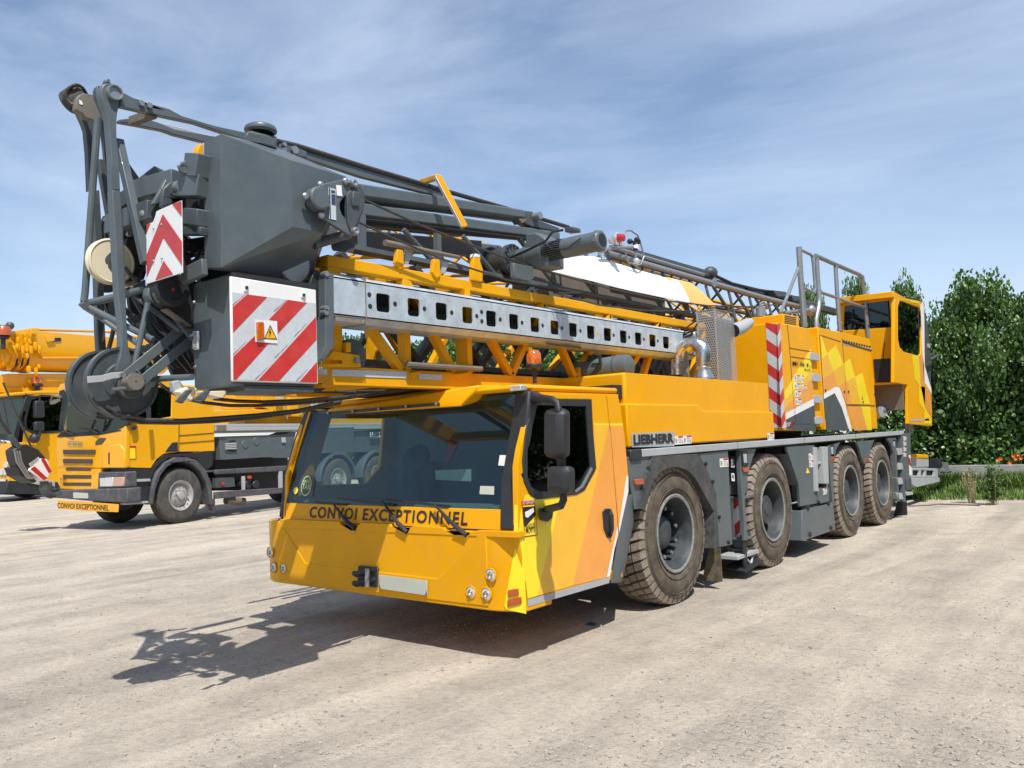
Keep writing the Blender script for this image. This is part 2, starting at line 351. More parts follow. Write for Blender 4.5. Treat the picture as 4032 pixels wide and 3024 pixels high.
# near side: door
DX = SX
outer = [(352,178),(850,186),(878,440),(936,1150),(905,1260),(872,1478),(306,1640),(246,1130),(240,680),(258,560)]
win = [(350,210),(752,214),(766,480),(784,690),(704,838),(650,868),(380,902),(332,872),(290,780),(279,640),(300,430)]
door = MB().slab(ats('G', outer, x=DX), (-.05,0,0), [ats('G', win, x=DX)]).build('door', yel, cab, .004, smooth=30)
glassp = [(378,252),(716,262),(735,520),(748,680),(682,806),(640,842),(400,850),(338,818),(312,740),(312,560)]
MB().slab(ats('G', win, x=DX+.012), (-.05,0,0), [ats('G', glassp, x=DX+.012)]).build('window_frame', blk, door, .006, smooth=30)
MB().slab(ats('G', glassp, x=DX-.006), (-.006,0,0)).build('door_glass', glassd, door, smooth=0)
rail = [(645,842),(690,810),(752,690),(740,660),(765,690),(700,822),(655,856)]
MB().slab(ats('G', [(636,842),(684,806),(752,684),(760,690),(694,818),(645,856)], x=DX+.016), (-.006,0,0)).build('frame_trim', galt, door)
def vin(pts, m, name='vinyl', x=DX+.003, k='G', par=door): return MB().slab(ats(k, pts, x=x), (-.002,0,0)).build(name, m, par, smooth=0)
# door decals follow the gaps
vin([(296,868),(332,872),(380,902),(540,882),(375,1566),(312,1584),(250,1135),(262,1000)], lem)
vin([(772,392),(868,392),(622,1495),(375,1566),(540,882),(650,868),(704,838),(784,690),(766,480)], yor)
vin([(870,400),(880,440),(930,1080),(852,1438),(622,1495)], lor)
vin([(766,378),(866,380),(868,392),(767,392)], lem)
vin([(934,1130),(905,1260),(876,1430),(850,1438),(928,1090)], wht)
vin([(313,1592),(850,1440),(874,1434),(872,1476),(313,1640)], grl, 'sill_strip')
# panel behind the door
panel = [(858,186),(932,190),(948,260),(972,430),(1003,740),(1003,850),(940,1120),(944,1150),(886,480)]
sp = MB().slab(ats('G', panel, x=SX), (-.06,0,0)).build('corner_panel', yel, cab, .003)
vin([(878,395),(965,395),(975,450),(994,660),(990,735),(936,1090),(886,480)], lor, par=sp)
vin([(874,380),(963,380),(965,395),(877,395)], lem, par=sp)
vin([(993,735),(1003,745),(1003,850),(940,1130),(938,1095)], wht, par=sp)
MB().slab(ats('G', [(350,160),(932,178),(934,192),(350,182)], x=SX-.01), (-.05,0,0)).build('roof_gutter', yelf, cab)
# lemon wedge on bumper corner
w_ = atps('F', [(1812,1048),(1850,1080),(1862,1280),(1872,1602),(1735,1572),(1722,1545)], cp2, cn)
MB().slab(w_, cn*-.003).build('vinyl', lem, bumper, smooth=0)
MB().slab(ats('G', [(242,900),(296,870),(262,1000),(252,1120),(238,1125)], x=SX-.003), (-.03,0,0)).build('pillar_skin', lem, cab, smooth=0)
for q in ([(1742,1440),(1816,1428),(1820,1476),(1744,1490)], [(1740,1508),(1836,1484),(1840,1532),(1742,1558)]):
    p = atps('F', q, V(cp)+cn*.02, cn); MB().slab(p, cn*-.03).build('indicator', dor, bumper, .006)
# warning sticker
stk = vin([(270,912),(358,905),(380,1148),(290,1162)], redp, 'blind_spot_sticker', x=DX+.006)
vin([(278,945),(360,938),(374,1142),(296,1154)], lem, 'sticker_field', x=DX+.009, par=stk)
vin([(278,955),(360,948),(366,1010),(292,1092),(284,1040)], blkd, 'sticker_dark', x=DX+.011, par=stk)
vin([(293,990),(350,960),(356,985),(312,1028),(296,1022)], wht, 'sticker_truck', x=DX+.014, par=stk)
for a, b_, u0, u1, w0, h in ((('ATTENTION'),1,274,356,940,.032),('ANGLES',1,296,362,1110,.04),('MORTS',1,300,360,1136,.04)):
    o0, o1 = ats('G', [(u0, w0), (u1, w0-5)], x=DX+.012)
    text('sticker_lettering', a, o0, (0,1,0), (0,0,1), h, wht if a == 'ATTENTION' else blkd, stk, width=(o1-o0).length, bold=.004)
# handle
hb = MB().slab(ats('G', [(828,985),(850,965),(885,965),(905,1010),(908,1110),(885,1170),(860,1165),(838,1110)], x=DX+.012), (-.02,0,0)).build('door_handle', blk, door, .008)
MB().tube([at('G',880,980,x=DX+.02), at('G',880,1010,x=DX+.05), at('G',885,1100,x=DX+.05), at('G',882,1150,x=DX+.02)], .014, 8).build('grip', blkd, hb)
# mirrors
MY = -.02
def cyrect(k, a0, b0, a1, b1, y): return [at(k, a0, b0, y=y), at(k, a1, b0, y=y), at(k, a1, b1, y=y), at(k, a0, b1, y=y)]
arm = [at('G',356,205,x=1.60), at('G',400,205,y=.1), at('G',480,215,y=MY), at('G',515,240,y=MY), at('G',526,300,y=MY)]
mr_ = MB().tube(arm, [.045,.03,.026,.026,.026], 10).build('mirror_arm', blkd, crane); MB().tube([at('G',540,600,y=MY+.06), at('G',542,700,y=MY+.06)], .03, 10).tube([at('G',553,850,y=MY+.05), at('G',557,905,y=MY+.05), at('G',540,945,y=.02), at('G',480,962,y=.1), at('G',440,970,x=1.68)], .028, 10).build('mirror_arm', blkd, mr_)
for a0_, b0_, a1_, b1_, lab in ((424,276,566,622,0),(446,674,600,862,1)):
    q = cyrect('G', a0_, b0_, a1_, b1_, MY); c = sum(q, V())/4
    back = [c+(p-c)*.97+V((0,.09,0)) for p in q]
    front = [c+(p-c)*.75+V((0,-.035,0)) for p in q]; mid = [c+(p-c)*1.0 for p in q]
    MB().hull(front+mid+back).build('mirror_head', blk, mr_, .035)
MB().hull(ats('G', [(390,968),(470,950),(487,968),(480,1030),(450,1055),(398,1045)], x=DX+.075)+ats('G', [(380,965),(475,955),(488,985),(480,1030),(450,1058),(392,1045)], x=DX+.0)).build('mirror_foot', blk, mr_, .012)
p = at('G',375,208,x=1.62); MB().lathe([(0,.06),(.03,.05),(.06,.03)], p-V((.02,0,0)), NX, 16).build('mirror_mount', blk, mr_)
# ---------------- fender sections and frame ----------------
fr = MB().box(-.55,.55,1.5,11.2,.62,1.46).box(-1.58,1.58,1.75,11.0,1.44,1.5).box(-.5,.5,-.0,1.5,.42,.75).build('chassis_frame', blkd, crane)
dk = MB(); dl = ats('G', [(1055,555),(1055,608)], x=1.62)
dk.box(1.57,1.62,1.78,11.05,1.455,1.525)
strip = dk.build('deck_edge', grl, crane, .006)
MB().box(1.5,1.625,1.60,1.80,1.43,1.53).build('deck_corner', blk, strip, .015)
MB().box(-1.6,1.57,1.7,11.0,1.5,1.515).build('deck_plate', gry, crane)
for yy in (3.9, 6.0, 8.2): MB().box(1.60,1.6225,yy,yy+.004,1.455,1.526).build('deck_joint', blkd, strip)
MB().slab(ats('g', [(172,252),(430,246),(300,660),(290,778),(248,780)], x=1.6), (-.03,0,0)).build('fender', gry, crane, .008)
f1 = MB().slab(ats('g', [(898,218),(1192,188),(1237,1135),(1102,1166),(1076,640),(1000,440)], x=1.6), (-.03,0,0))
MB().slab([at('g',172,252,x=1.57), at('g',248,780,x=1.57), at('g',248,780,x=1.57)-V((.5,0,0)), at('g',172,252,x=1.57)-V((.5,0,0))], (0,.02,0)).build('fender_inner', gry, crane)
fen = f1.build('fender', gry, crane, .008)
fl = [(430,246),(660,232),(890,220),(930,300),(1000,440),(1075,660),(1092,1165),(1044,1172),(1050,800),(960,640),(905,540),(860,460),(800,400),(740,370),(690,355),(640,352),(575,368),(520,400),(470,455),(430,520),(400,600),(362,770),(290,775),(310,650),(360,480)]
MB().slab(ats('g', fl, x=1.615), (-.25,0,0)).build('wheel_arch_flare', flare, crane, .008)
bo = MB()
for u,w in ((383,367),(323,577),(960,322),(1030,502),(1096,858),(1190,1110)): 
    p = at('g',u,w,x=1.6); MB().cyl(p, p+V((.02,0,0)), .02, seg=8).build('fender_bolt', blkd, fen)
MB().slab(ats('g', [(265,478),(348,470),(348,528),(268,535)], x=1.63), (-.03,0,0)).build('marker_light', dor, fen, .008)
# grey step panel beside the door
sp2 = MB().hull(ats('G', [(1003,868),(1030,870),(880,1478),(940,1110)], x=1.60)+ats('G', [(1030,872),(1040,1050),(962,1472),(920,1478)], x=1.56)+ats('G', [(1030,872),(1040,1050),(962,1472),(880,1478)], x=1.50)).build('step_panel', gry, crane, .006)
# inner dark wheel well
for y0, y1 in ((1.75,3.1),(4.3,5.6),(7.2,8.6),(9.1,10.4)):
    MB().box(.55,.6,y0,y1,.6,1.45).build('wheel_well', blkd, crane)
# outrigger bay 1
o = MB(); bx = ats('g', [(1190,190),(1330,180),(1390,1090),(1235,1100)], x=1.45)
o.box(1.0,1.12,3.7,4.35,.45,1.45); 
o.slab(ats('g', [(1312,178),(1475,172),(1440,260),(1400,400),(1365,560),(1362,700),(1392,1092),(1350,1090),(1352,900),(1330,640),(1310,250)], x=1.58), (-.05,0,0))
bay = o.build('outrigger_bay', gry, crane, .004)
p0 = at('g',1270,650,x=1.42); p1 = at('g',1278,1060,x=1.42)
ax = (p0.x, (p0.y+p1.y)/2+.03); r = .085
oc = MB().cyl((ax[0],ax[1],p0.z), (ax[0],ax[1],p1.z), r, seg=24).build('outrigger_cylinder', wht, crane)
sb = MB()
for j in range(2):
    z0 = p1.z+.02+j*.30
    for i in range(24):
        t0 = -math.pi*.5+math.pi*i/24; t1 = -math.pi*.5+math.pi*(i+1)/24
        f = lambda t, z: V((ax[0]+(r+.002)*math.cos(t), ax[1]+(r+.002)*math.sin(t), z+.08*t+.12))
        sb.add([f(t0,z0), f(t1,z0), f(t1,z0+.13), f(t0,z0+.13)], [(0,1,2,3)])
for z_ in ():
    pass
sb.build('red_band', redp, oc, smooth=0)
uz = at('g',1240,230,x=1.42).z
MB().box(ax[0]-.13,ax[0]+.1,ax[1]-.12,ax[1]+.13,p0.z+.02,uz).build('outrigger_sleeve', gry, oc, .02)
MB().box(ax[0]+.1,ax[0]+.12,ax[1]-.16,ax[1]-.11,.55,uz+.03).box(ax[0]+.1,ax[0]+.13,ax[1]-.16,ax[1]+.16,uz,uz+.03).box(ax[0]-.1,ax[0]+.15,ax[1]-.15,ax[1]+.16,p0.z-.02,p0.z+.01).build('guard_frame', gry, oc, .006)
MB().slab(ats('g', [(1222,276),(1252,278),(1256,360),(1226,358)], x=1.525), (-.004,0,0)).build('number_sticker', wht, oc)
text('number_lettering', '3', at('g',1234,348,x=1.528), (0,1,0), (0,0,1), .1, blkd, oc, bold=.01)
MB().slab(ats('g', [(1226,416),(1254,418),(1260,498),(1230,494)], x=1.525), (-.004,0,0)).build('number_sticker', wht, oc)
MB().slab(ats('g', [(1236,430),(1246,432),(1250,470),(1236,460)], x=1.529), (-.002,0,0)).build('sticker_mark', blkd, oc)
z2 = p1.z
MB().cyl((ax[0],ax[1],z2+.005),(ax[0],ax[1],z2-.02),.15).cyl((ax[0],ax[1],z2-.02),(ax[0],ax[1],z2-.12),.075).cyl((ax[0],ax[1],z2-.12),(ax[0],ax[1],z2-.16),.1).build('ram_foot', gry, oc, .006)
MB().box(ax[0]-.1,ax[0]+.14,ax[1]-.36,ax[1]+.22,z2-.21,z2-.165).build('pad_bracket', grl, oc, .006)
MB().tube([(ax[0]+.1,ax[1]-.1,z2-.2),(ax[0]+.12,ax[1]+.02,z2-.31),(ax[0]+.1,ax[1]+.14,z2-.2)], .016).build('pad_hook', grl, oc)
MB().hull([(ax[0]-.05,ax[1]-.3,.13),(ax[0]+.2,ax[1]-.26,.09),(ax[0]+.2,ax[1]+.2,.16),(ax[0]-.05,ax[1]+.15,.2),(ax[0]-.05,ax[1]-.3,.12),(ax[0]+.2,ax[1]+.2,.14)]).build('foot_plate', blkd, oc)
MB().slab(ats('g', [(1320,1040),(1352,1040),(1382,1092),(1382,1422),(1362,1422),(1340,1100)], x=1.56), (-.02,0,0)).build('mud_flap', blkd, crane)
mf = mat('muddy_flap', (.10,.085,.055), .9, var=.5, scale=14, dirt=.6, dirtcol=(.2,.16,.1))
MB().slab([at('g',1000,1170,y=3.33), at('g',1110,1175,y=3.33), at('g',1130,1508,y=3.33), at('g',930,1495,y=3.33)], (0,.02,0)).build('mud_flap', mf, crane)
stm = mat('sticker_print', (.28,.27,.26), .6)
def sticker(k, quad, x, par, top=redp):
    s = MB().slab(ats(k, quad, x=x), (-.003,0,0)).build('warning_sticker', wht, par, smooth=0)
    q = ats(k, quad, x=x+.002); a, b_, c_, d_ = q
    def uv(u, w): return a+(b_-a)*u+(d_-a)*w
    MB().sheet([uv(.4,.02), uv(.98,.02), uv(.98,.2), uv(.4,.2)]).build('sticker_head', top, s, smooth=0)
    m = MB()
    for i in range(3): m.sheet([uv(.42,.34+i*.2), uv(.78,.34+i*.2), uv(.78,.4+i*.2), uv(.42,.4+i*.2)])
    m.sheet([uv(.06,.3), uv(.16,.22), uv(.3,.5), uv(.22,.85), uv(.1,.8)]); m.build('sticker_print', stm, s, smooth=0)
    MB().sheet([uv(.8,.85), uv(.96,.85), uv(.88,.4)]).build('sticker_triangle', amb, s, smooth=0)
    return s
sticker('g', [(1108,270),(1194,264),(1197,350),(1113,357)], 1.604, fen)
# marker + camera window next to wheel 2, and likewise further back
for (k, lamp, hsg) in (('g', [(1350,362),(1405,356),(1407,400),(1353,404)], [(1336,196),(1392,192),(1398,342),(1344,346)]),
                       ('H', [(726,588),(754,585),(756,618),(730,621)], [(722,490),(748,486),(752,580),(726,583)]),
                       ('H', [(1206,523),(1226,521),(1228,548),(1210,550)], [(1202,452),(1222,450),(1224,518),(1206,520)]),
                       ('H', [(992,597),(1018,594),(1020,622),(994,625)], None)):
    MB().slab(ats(k, lamp, x=1.605), (-.02,0,0)).build('marker_light', dor, bay, .006)
    if hsg:
        h = MB().slab(ats(k, hsg, x=1.6), (-.02,0,0)).build('lamp_housing', blkd, bay, .006)
        q = ats(k, hsg, x=1.606); c = sum(q, V())/4; MB().slab([c+(p-c)*.6 for p in q], (-.006,0,0)).build('lamp_glass', grl, h, .004)
# fender plates around wheels 2-4
def arch(y, z0=1.44): 
    pass
MB().slab(ats('H', [(385,505),(600,492),(626,940),(492,966),(478,800),(450,700),(410,600)], x=1.6), (-.04,0,0)).build('side_locker', gry, crane, .006)
MB().slab(ats('H', [(400,560),(412,560),(480,770),(478,800)], x=1.615), (-.2,0,0)).build('arch_edge', gry, crane)
lk = MB().slab(ats('H', [(505,998),(742,932),(762,1142),(520,1228),(495,1228)], x=1.62), (-.3,0,0)).build('lower_locker', gry, crane, .008)
MB().slab(ats('H', [(505,998),(742,932),(742,925),(505,968)], x=1.58), (-.3,0,0)).build('locker_gap', blkd, lk)
bo = MB()
for u,w in ((560,1178),(722,1128),(545,975),(702,940)): 
    p = at('H',u,w,x=1.62); MB().cyl(p, p+V((.02,0,0)), .03, seg=8).build('locker_latch', blkd, lk)
tl = MB()
for u0,u1,w0,w1 in ((602,622,510,850),(664,702,505,790)):
    tl.slab(ats('H', [(u0,w0),(u1,w0),(u1+8,w1),(u0+8,w1)], x=1.63), (-.08,0,0))
tl.slab(ats('H', [(622,625),(700,618),(701,634),(624,642)], x=1.6), (-.05,0,0))
tl.build('folded_ladder', grl, crane, .006)
MB().slab(ats('H', [(635,830),(712,815),(716,925),(650,942),(635,920)], x=1.63), (-.1,0,0)).build('ladder_box', gry, crane, .008)
MB().box(1.2,1.3,6.3,7.1,.65,1.44).build('bay_back', gryd, crane)
MB().slab(ats('H', [(706,500),(735,492),(800,470),(765,530),(750,640),(745,760),(750,930),(738,935)], x=1.6), (-.04,0,0)).build('fender', gry, crane, .006)
MB().slab(ats('H', [(925,468),(1060,452),(1035,520),(1015,615),(985,640),(960,580),(945,520)], x=1.6), (-.04,0,0)).build('fender', gry, crane, .006)
MB().slab(ats('H', [(1160,440),(1228,436),(1236,640),(1222,640),(1210,560),(1190,490)], x=1.6), (-.04,0,0)).build('fender', gry, crane, .006)
MB().slab(ats('H', [(940,468),(960,468),(980,620),(960,580)], x=1.57), (-.3,0,0)).build('arch_edge', gry, crane)
sticker('H', [(556,558),(602,556),(605,606),(558,609)], 1.604, crane)
sticker('H', [(559,614),(604,611),(607,660),(562,663)], 1.604, crane)
sticker('H', [(664,828),(696,822),(698,866),(668,876)], 1.634, crane)
MB().slab(ats('H', [(546,668),(562,706),(538,710)], x=1.604), (-.003,0,0)).build('warning_triangle', lem, crane, smooth=0)
# rear ladder and rear outrigger
ld = MB()
for w0 in (515,628,742,858):
    ld.slab(ats('H', [(1228,w0),(1274,w0+2),(1278+6,w0+50),(1234+6,w0+54)], x=1.62), (-.12,0,0))
lad = ld.build('rear_ladder', grl, crane, .006)
MB().slab(ats('H', [(1270,404),(1285,404),(1300,930),(1286,930)], x=1.62), (-.08,0,0)).slab(ats('H', [(1214,500),(1226,500),(1252,925),(1240,925)], x=1.62), (-.08,0,0)).build('ladder_rail', gry, lad, .004)
MB().box(1.2,1.3,10.3,11.1,.3,1.44).build('ladder_back', blkd, crane)
MB().slab(ats('H', [(1280,402),(1338,398),(1342,560),(1345,720),(1335,745),(1302,752)], x=1.62), (-.5,0,0)).build('rear_outrigger_box', gry, crane, .008)
MB().slab(ats('H', [(1306,752),(1346,740),(1350,830),(1310,840)], x=1.5), (-.2,0,0)).build('rear_ram', gryd, crane, .02)
MB().slab(ats('H', [(1308,860),(1358,852),(1358,872),(1310,880)], x=1.58), (-.3,0,0)).slab(ats('H', [(1306,930),(1362,915),(1362,925),(1306,942)], x=1.58), (-.3,0,0)).build('rear_foot', grl, crane, .006)
MB().slab([at('H',1235,920,y=10.9), at('H',1305,920,y=10.9), at('H',1310,1030,y=10.9), at('H',1205,1042,y=10.9)], (0,.03,0)).build('mud_flap', blkd, crane)
rs = MB().slab(ats('H', [(1324,570),(1336,568),(1348,720),(1330,728)], x=1.625), (-.003,0,0)).build('rear_band', wht, crane, smooth=0)
MB().slab(ats('H', [(1325,585),(1337,600),(1344,660),(1328,640)], x=1.63), (-.003,0,0)).build('rear_band', redp, crane, smooth=0)
for w0 in (425,465,508,550): sticker('H', [(1283,w0),(1304,w0-1),(1306,w0+30),(1285,w0+32)], 1.625, crane)
# rear ballast platform behind
MB().hull(ats('H', [(1350,590),(1478,598),(1478,665),(1350,665)], x=1.3)+[p-V((1.6,0,0)) for p in ats('H', [(1350,590),(1478,598),(1478,665),(1350,665)], x=1.3)]).build('rear_box', grl, crane, .02)
MB().slab([p for p in ats('H', [(1350,560),(1475,566),(1478,600),(1350,592)], x=1.31)], (-1.6,0,0)).build('rear_box_lid', yel, crane, .02)
pb = ats('H', [(1345,668),(1545,672),(1550,740),(1345,742)], x=1.3)
hl = [ats('H', q, x=1.3) for q in ([(1355,685),(1405,686),(1405,726),(1355,726)],[(1420,686),(1446,686),(1446,726),(1420,726)],[(1460,686),(1520,688),(1520,726),(1460,726)])]
MB().slab(pb, (-.05,0,0), hl).build('rear_platform', grl, crane, .006)
MB().slab([p-V((.06,0,0)) for p in pb], (-1.5,0,0)).build('platform_core', blkd, crane)
MB().slab(ats('H', [(1345,745),(1560,742),(1562,775),(1390,815),(1345,790)], x=1.32), (-.3,0,0)).build('platform_apron', grl, crane, .006)
MB().tube(ats('H', [(1550,690),(1635,688)], x=1.2), .06, 6).box(1.1,1.3,15.9,16.1,.5,.72).build('platform_arm', galt, crane)
MB().cyl(at('H',1508,640,x=1.1), at('H',1530,640,x=1.1), .14, seg=16).build('rear_valve', blkd, crane)
# ---------------- wheels ----------------
R_ = .685
def tyre(y, side=1):
    t = MB(); w = .40
    X = 1.56*side; ax = (-side,0,0)
    prof = [(.03,.375),(.0,.40),(-.012,.46),(-.012,.53),(.0,.59),(.012,.61),(.02,.640),(.055,R_-.028),(.2,R_-.022),(w-.055,R_-.028),(w-.02,.64),(w+.01,.53),(w,.40),(w-.03,.375)]
    t.lathe(prof, (X,y,R_), ax, 64)
    for r0 in (.435,.57): t.lathe([(-.012,r0),(-.018,r0+.004),(-.012,r0+.008)], (X,y,R_), ax, 64)
    n = 44
    def P_(th, r, xx): return V((X-side*xx, y+math.cos(th)*r, R_+math.sin(th)*r))
    for i in range(n):
        t0 = 2*math.pi*i/n; d = 2*math.pi/n
        for (xa, xb, sk, wd, ri, ro) in ((.004,.105,0,.78,.60,R_),(.122,.195,.35,.74,.66,R_),(.209,.282,.8,.74,.66,R_),(.298,.396,.15,.78,.60,R_)):
            a0 = t0+sk*d; a1 = a0+wd*d; tw = .25*d
            sl = .022
            xo0 = xa+ (.02 if xa < .01 else 0); xo1 = xb-(.02 if xb > .39 else 0)
            vs = [P_(a0,ri,xa),P_(a1,ri,xa),P_(a1+tw,ri,xb),P_(a0+tw,ri,xb),P_(a0+.004,ro-(.012 if xa<.01 else 0),xo0),P_(a1-.004,ro-(.012 if xa<.01 else 0),xo0),P_(a1+tw-.004,ro-(.012 if xb>.39 else 0),xo1),P_(a0+tw+.004,ro-(.012 if xb>.39 else 0),xo1)]
            t.add(vs, [(0,1,2,3),(4,7,6,5),(0,4,5,1),(1,5,6,2),(2,6,7,3),(3,7,4,0)], 1)
    return t
def wheel(y, side, style):
    o = empty_part('wheel', (1.36*side, y, R_), crane)
    tyre(y, side).build('tyre', [tyrem, tread], o, smooth=40)
    c = (1.56*side, y, R_); ax = (-side,0,0)
    r = MB().lathe([(.02,.378),(.0,.382),(-.006,.37),(.0,.345),(.03,.335),(.06,.325),(.2,.31),(.30,.29)], c, ax, 48).lathe([(.30,.30),(.30,.18),(.30,.001)], c, ax, 48, 1).build('rim', [rimm, blkd], o)
    MB().lathe([(.012,.38),(-.004,.384),(-.010,.372),(-.004,.35),(.006,.343)], c, ax, 48).build('rim_flange', rimw, o)
    h = MB()
    if style:
        h.lathe([(.30,.19),(.17,.175),(.13,.15),(.11,.11),(.10,.08),(.10,.001)], c, ax, 32)
        for i in range(10):
            t = 2*math.pi*(i+.3)/10; q = V((c[0]-side*.295, y+.235*math.cos(t), R_+.235*math.sin(t)))
            n_ = MB().cyl(q, q+V((side*.17,0,0)), .032, .026, 8).build('wheel_nut', blk, o); MB().cyl(q+V((side*.17,0,0)), q+V((side*.182,0,0)), .019, seg=8).build('nut_tip', galt, o)
        h.build('hub', rimm, o)
    else:
        h.lathe([(.30,.19),(.09,.175),(.075,.165),(.07,.08),(.06,.07),(.06,.001)], c, ax, 32)
        h.build('hub', rimm, o)
        for i in range(10):
            t = 2*math.pi*(i+.3)/10; q = V((c[0]-side*.295, y+.245*math.cos(t), R_+.245*math.sin(t)))
            MB().cyl(q, q+V((side*.04,0,0)), .02, seg=8).build('wheel_nut', galt, o)
    return o
def empty_part(name, loc, parent):
    o = bpy.data.objects.new(name, None); col.objects.link(o); put(o, loc, parent); return o
WY = (2.476, 4.951, 8.022, 9.718)
w1 = wheel(WY[0], 1, True); w2 = wheel(WY[1], 1, False)
copy_tree(w2, (0, WY[2]-WY[1], 0), crane); copy_tree(w2, (0, WY[3]-WY[1], 0), crane)
wl = wheel(WY[0], -1, False)
for y in WY[1:]: copy_tree(wl, (0, y-WY[0], 0), crane)
ax_ = MB()
for y in WY: ax_.cyl((-1.2,y,R_), (1.2,y,R_), .12)
ax_.build('axles', blkd, crane)
# ---------------- hood ----------------
hd = MB(); y0, y1 = 1.70, 5.12
hm = ats('G', [(985,20),(1955,100)], x=1.53)
zt = 2.235
hd.slab([(1.53,y0,1.6),(1.53,y0,zt),(1.53,y1,zt-.01),(1.53,y1,1.6)], (-.75,0,0))
hoodtop = hd.build('hood', yel, crane, .02)
st = [at('G',a,b_,x=1.56) for a,b_ in ((940,240),(1480,250),(1518,292),(1992,298))]
lo = [V((1.56,y0-.03,st[0].z)), st[1], st[2], V((1.56,y1+.03,st[3].z)), V((1.56,y1+.03,1.545)), V((1.56,y0-.03,1.545))]
hl_ = MB().slab(lo, (-.8,0,0)).build('hood_side', yel, hoodtop, .016)
MB().box(1.558,1.5625,4.62,4.626,1.55,1.86).build('hood_joint', yelf, hoodtop)
bd = MB().slab(ats('G', [(1030,448),(1320,434),(1320,536),(1032,544)], x=1.572), (-.01,0,0)).build('name_plate', grl, hoodtop, .002)
o0, o1 = ats('G', [(1040,528),(1316,520)], x=1.576); hh = at('G',1040,458,x=1.576).z-o0.z
text('name_lettering', 'LIEBHERR', o0, (0,1,0), (0,0,1), hh, blkd, bd, width=(o1-o0).length, bold=.045)
sticker('G', [(1324,468),(1380,464),(1380,521),(1324,526)], 1.572, hoodtop); sticker('G', [(1382,464),(1438,460),(1438,516),(1382,521)], 1.572, hoodtop)
sticker('G', [(1960,446),(2004,443),(2006,490),(1962,494)], 1.572, hoodtop)
# ================= MOBILE CRANE : superstructure =================
SPX = 1.4
sup = MB()
c0 = at('E',795,815,x=SPX); YF = c0.y
side1 = [at('E',795,815,x=SPX), at('E',1075,870,x=SPX), at('H',612,388,x=SPX), at('H',345,366,x=SPX)]
yA = side1[1].y; zb = 1.63
sup.slab([(SPX,YF,zb),(SPX,YF,c0.z),(SPX,yA,side1[1].z),(SPX,yA+.02,zb-.03)], (-.72,0,0))
e1 = at('E',1150,858,x=SPX); e2 = at('E',1608,958,x=SPX); e3 = at('H',1085,368,x=SPX)
sup.slab([(SPX,e1.y,zb-.02),(SPX,e1.y,e1.z),(SPX,e2.y,e2.z),(SPX,e3.y,e3.z)], (-.9,0,0))
house = sup.build('engine_house', yel, crane, .012)
MB().box(.68,1.36,yA,e1.y,1.66,3.0).build('ladder_recess', yel, house)
MB().cyl((0,7.6,1.5),(0,7.6,1.66),.95,seg=40).box(-1.2,.7,5.9,10,1.62,1.75).box(-1.3,-.6,5.9,10,1.7,2.8).build('turntable', blkd, crane)
def hv(k, pts, m, name='vinyl', off=.004, x=SPX, par=house): return MB().slab(ats(k, pts, x=x+off), (-.003,0,0)).build(name, m, par, smooth=0)
rungs = MB()
for q in ([(1088,1078),(1166,1092),(1168,1150),(1092,1142)],[(1102,1262),(1176,1268),(1180,1332),(1108,1330)],[(1120,1450),(1190,1455),(1194,1518),(1126,1518)]):
    rungs.slab(ats('E', q, x=SPX+.02), (-.12,0,0))
rungs.slab(ats('H', [(606,278),(664,274),(668,328),(610,332)], x=SPX+.02), (-.12,0,0)).build('ladder_rungs', grl, house, .008)
# chevron strip wrapped on the corner
ur = lambda v: 795+(v-815)*.045
ul = lambda v: 695+(v-815)*.05
uR = lambda v: 822+(v-815)*.052
edges = [700,835,935,1035,1137,1243,1343,1450,1550,1652,1742,1840]
for i in range(len(edges)-1):
    v0, v1 = edges[i], edges[i+1]; m = red if i % 2 == 1 else whr
    if i == 0: continue
    cl = lambda v: max(818, min(1738, v))
    for fu, ax_ in ((ul,'y'),(uR,'x')):
        q = [(ur(cl(v0)), cl(v0)), (ur(cl(v1)), cl(v1)), (fu(cl(v1-72)), cl(v1-72)), (fu(cl(v0-72)), cl(v0-72))]
        if ax_ == 'y': p = [at('E',a,b_,y=YF-.004) for a,b_ in q]; p = [V((min(x_.x,SPX+.004),x_.y,x_.z)) for x_ in p]; th = (0,.003,0)
        else: p = [at('E',a,b_,x=SPX+.004) for a,b_ in q]; th = (-.003,0,0)
        MB().slab(p, th).build('chevron_band', m, house, smooth=0)
hv('H', [(378,318),(415,318),(405,360),(378,360)], whr); hv('H', [(415,318),(443,318),(437,358),(405,360)], red)
# joints of doors
def groove(k, pts, par=house, x=SPX+.003, r=.004):
    MB().tube(ats(k, pts, x=x), r, 4).build('panel_joint', yelf if 0 else blkd, par, smooth=0)
groove('E', [(885,838),(905,1040),(948,1659)]); groove('E', [(905,1040),(1088,1070)]); groove('H', [(449,190),(455,332),(600,330)]); groove('E', [(918,1114),(1090,1142)]); groove('E', [(1165,930),(1190,1300),(1215,1659)])
groove('E', [(1165,925),(1350,985)]); groove('E', [(1362,955),(1380,1170),(1408,1640)]); groove('E', [(1408,1535),(1648,1542)], r=.007); groove('E', [(1372,990),(1618,1062)], r=.012)
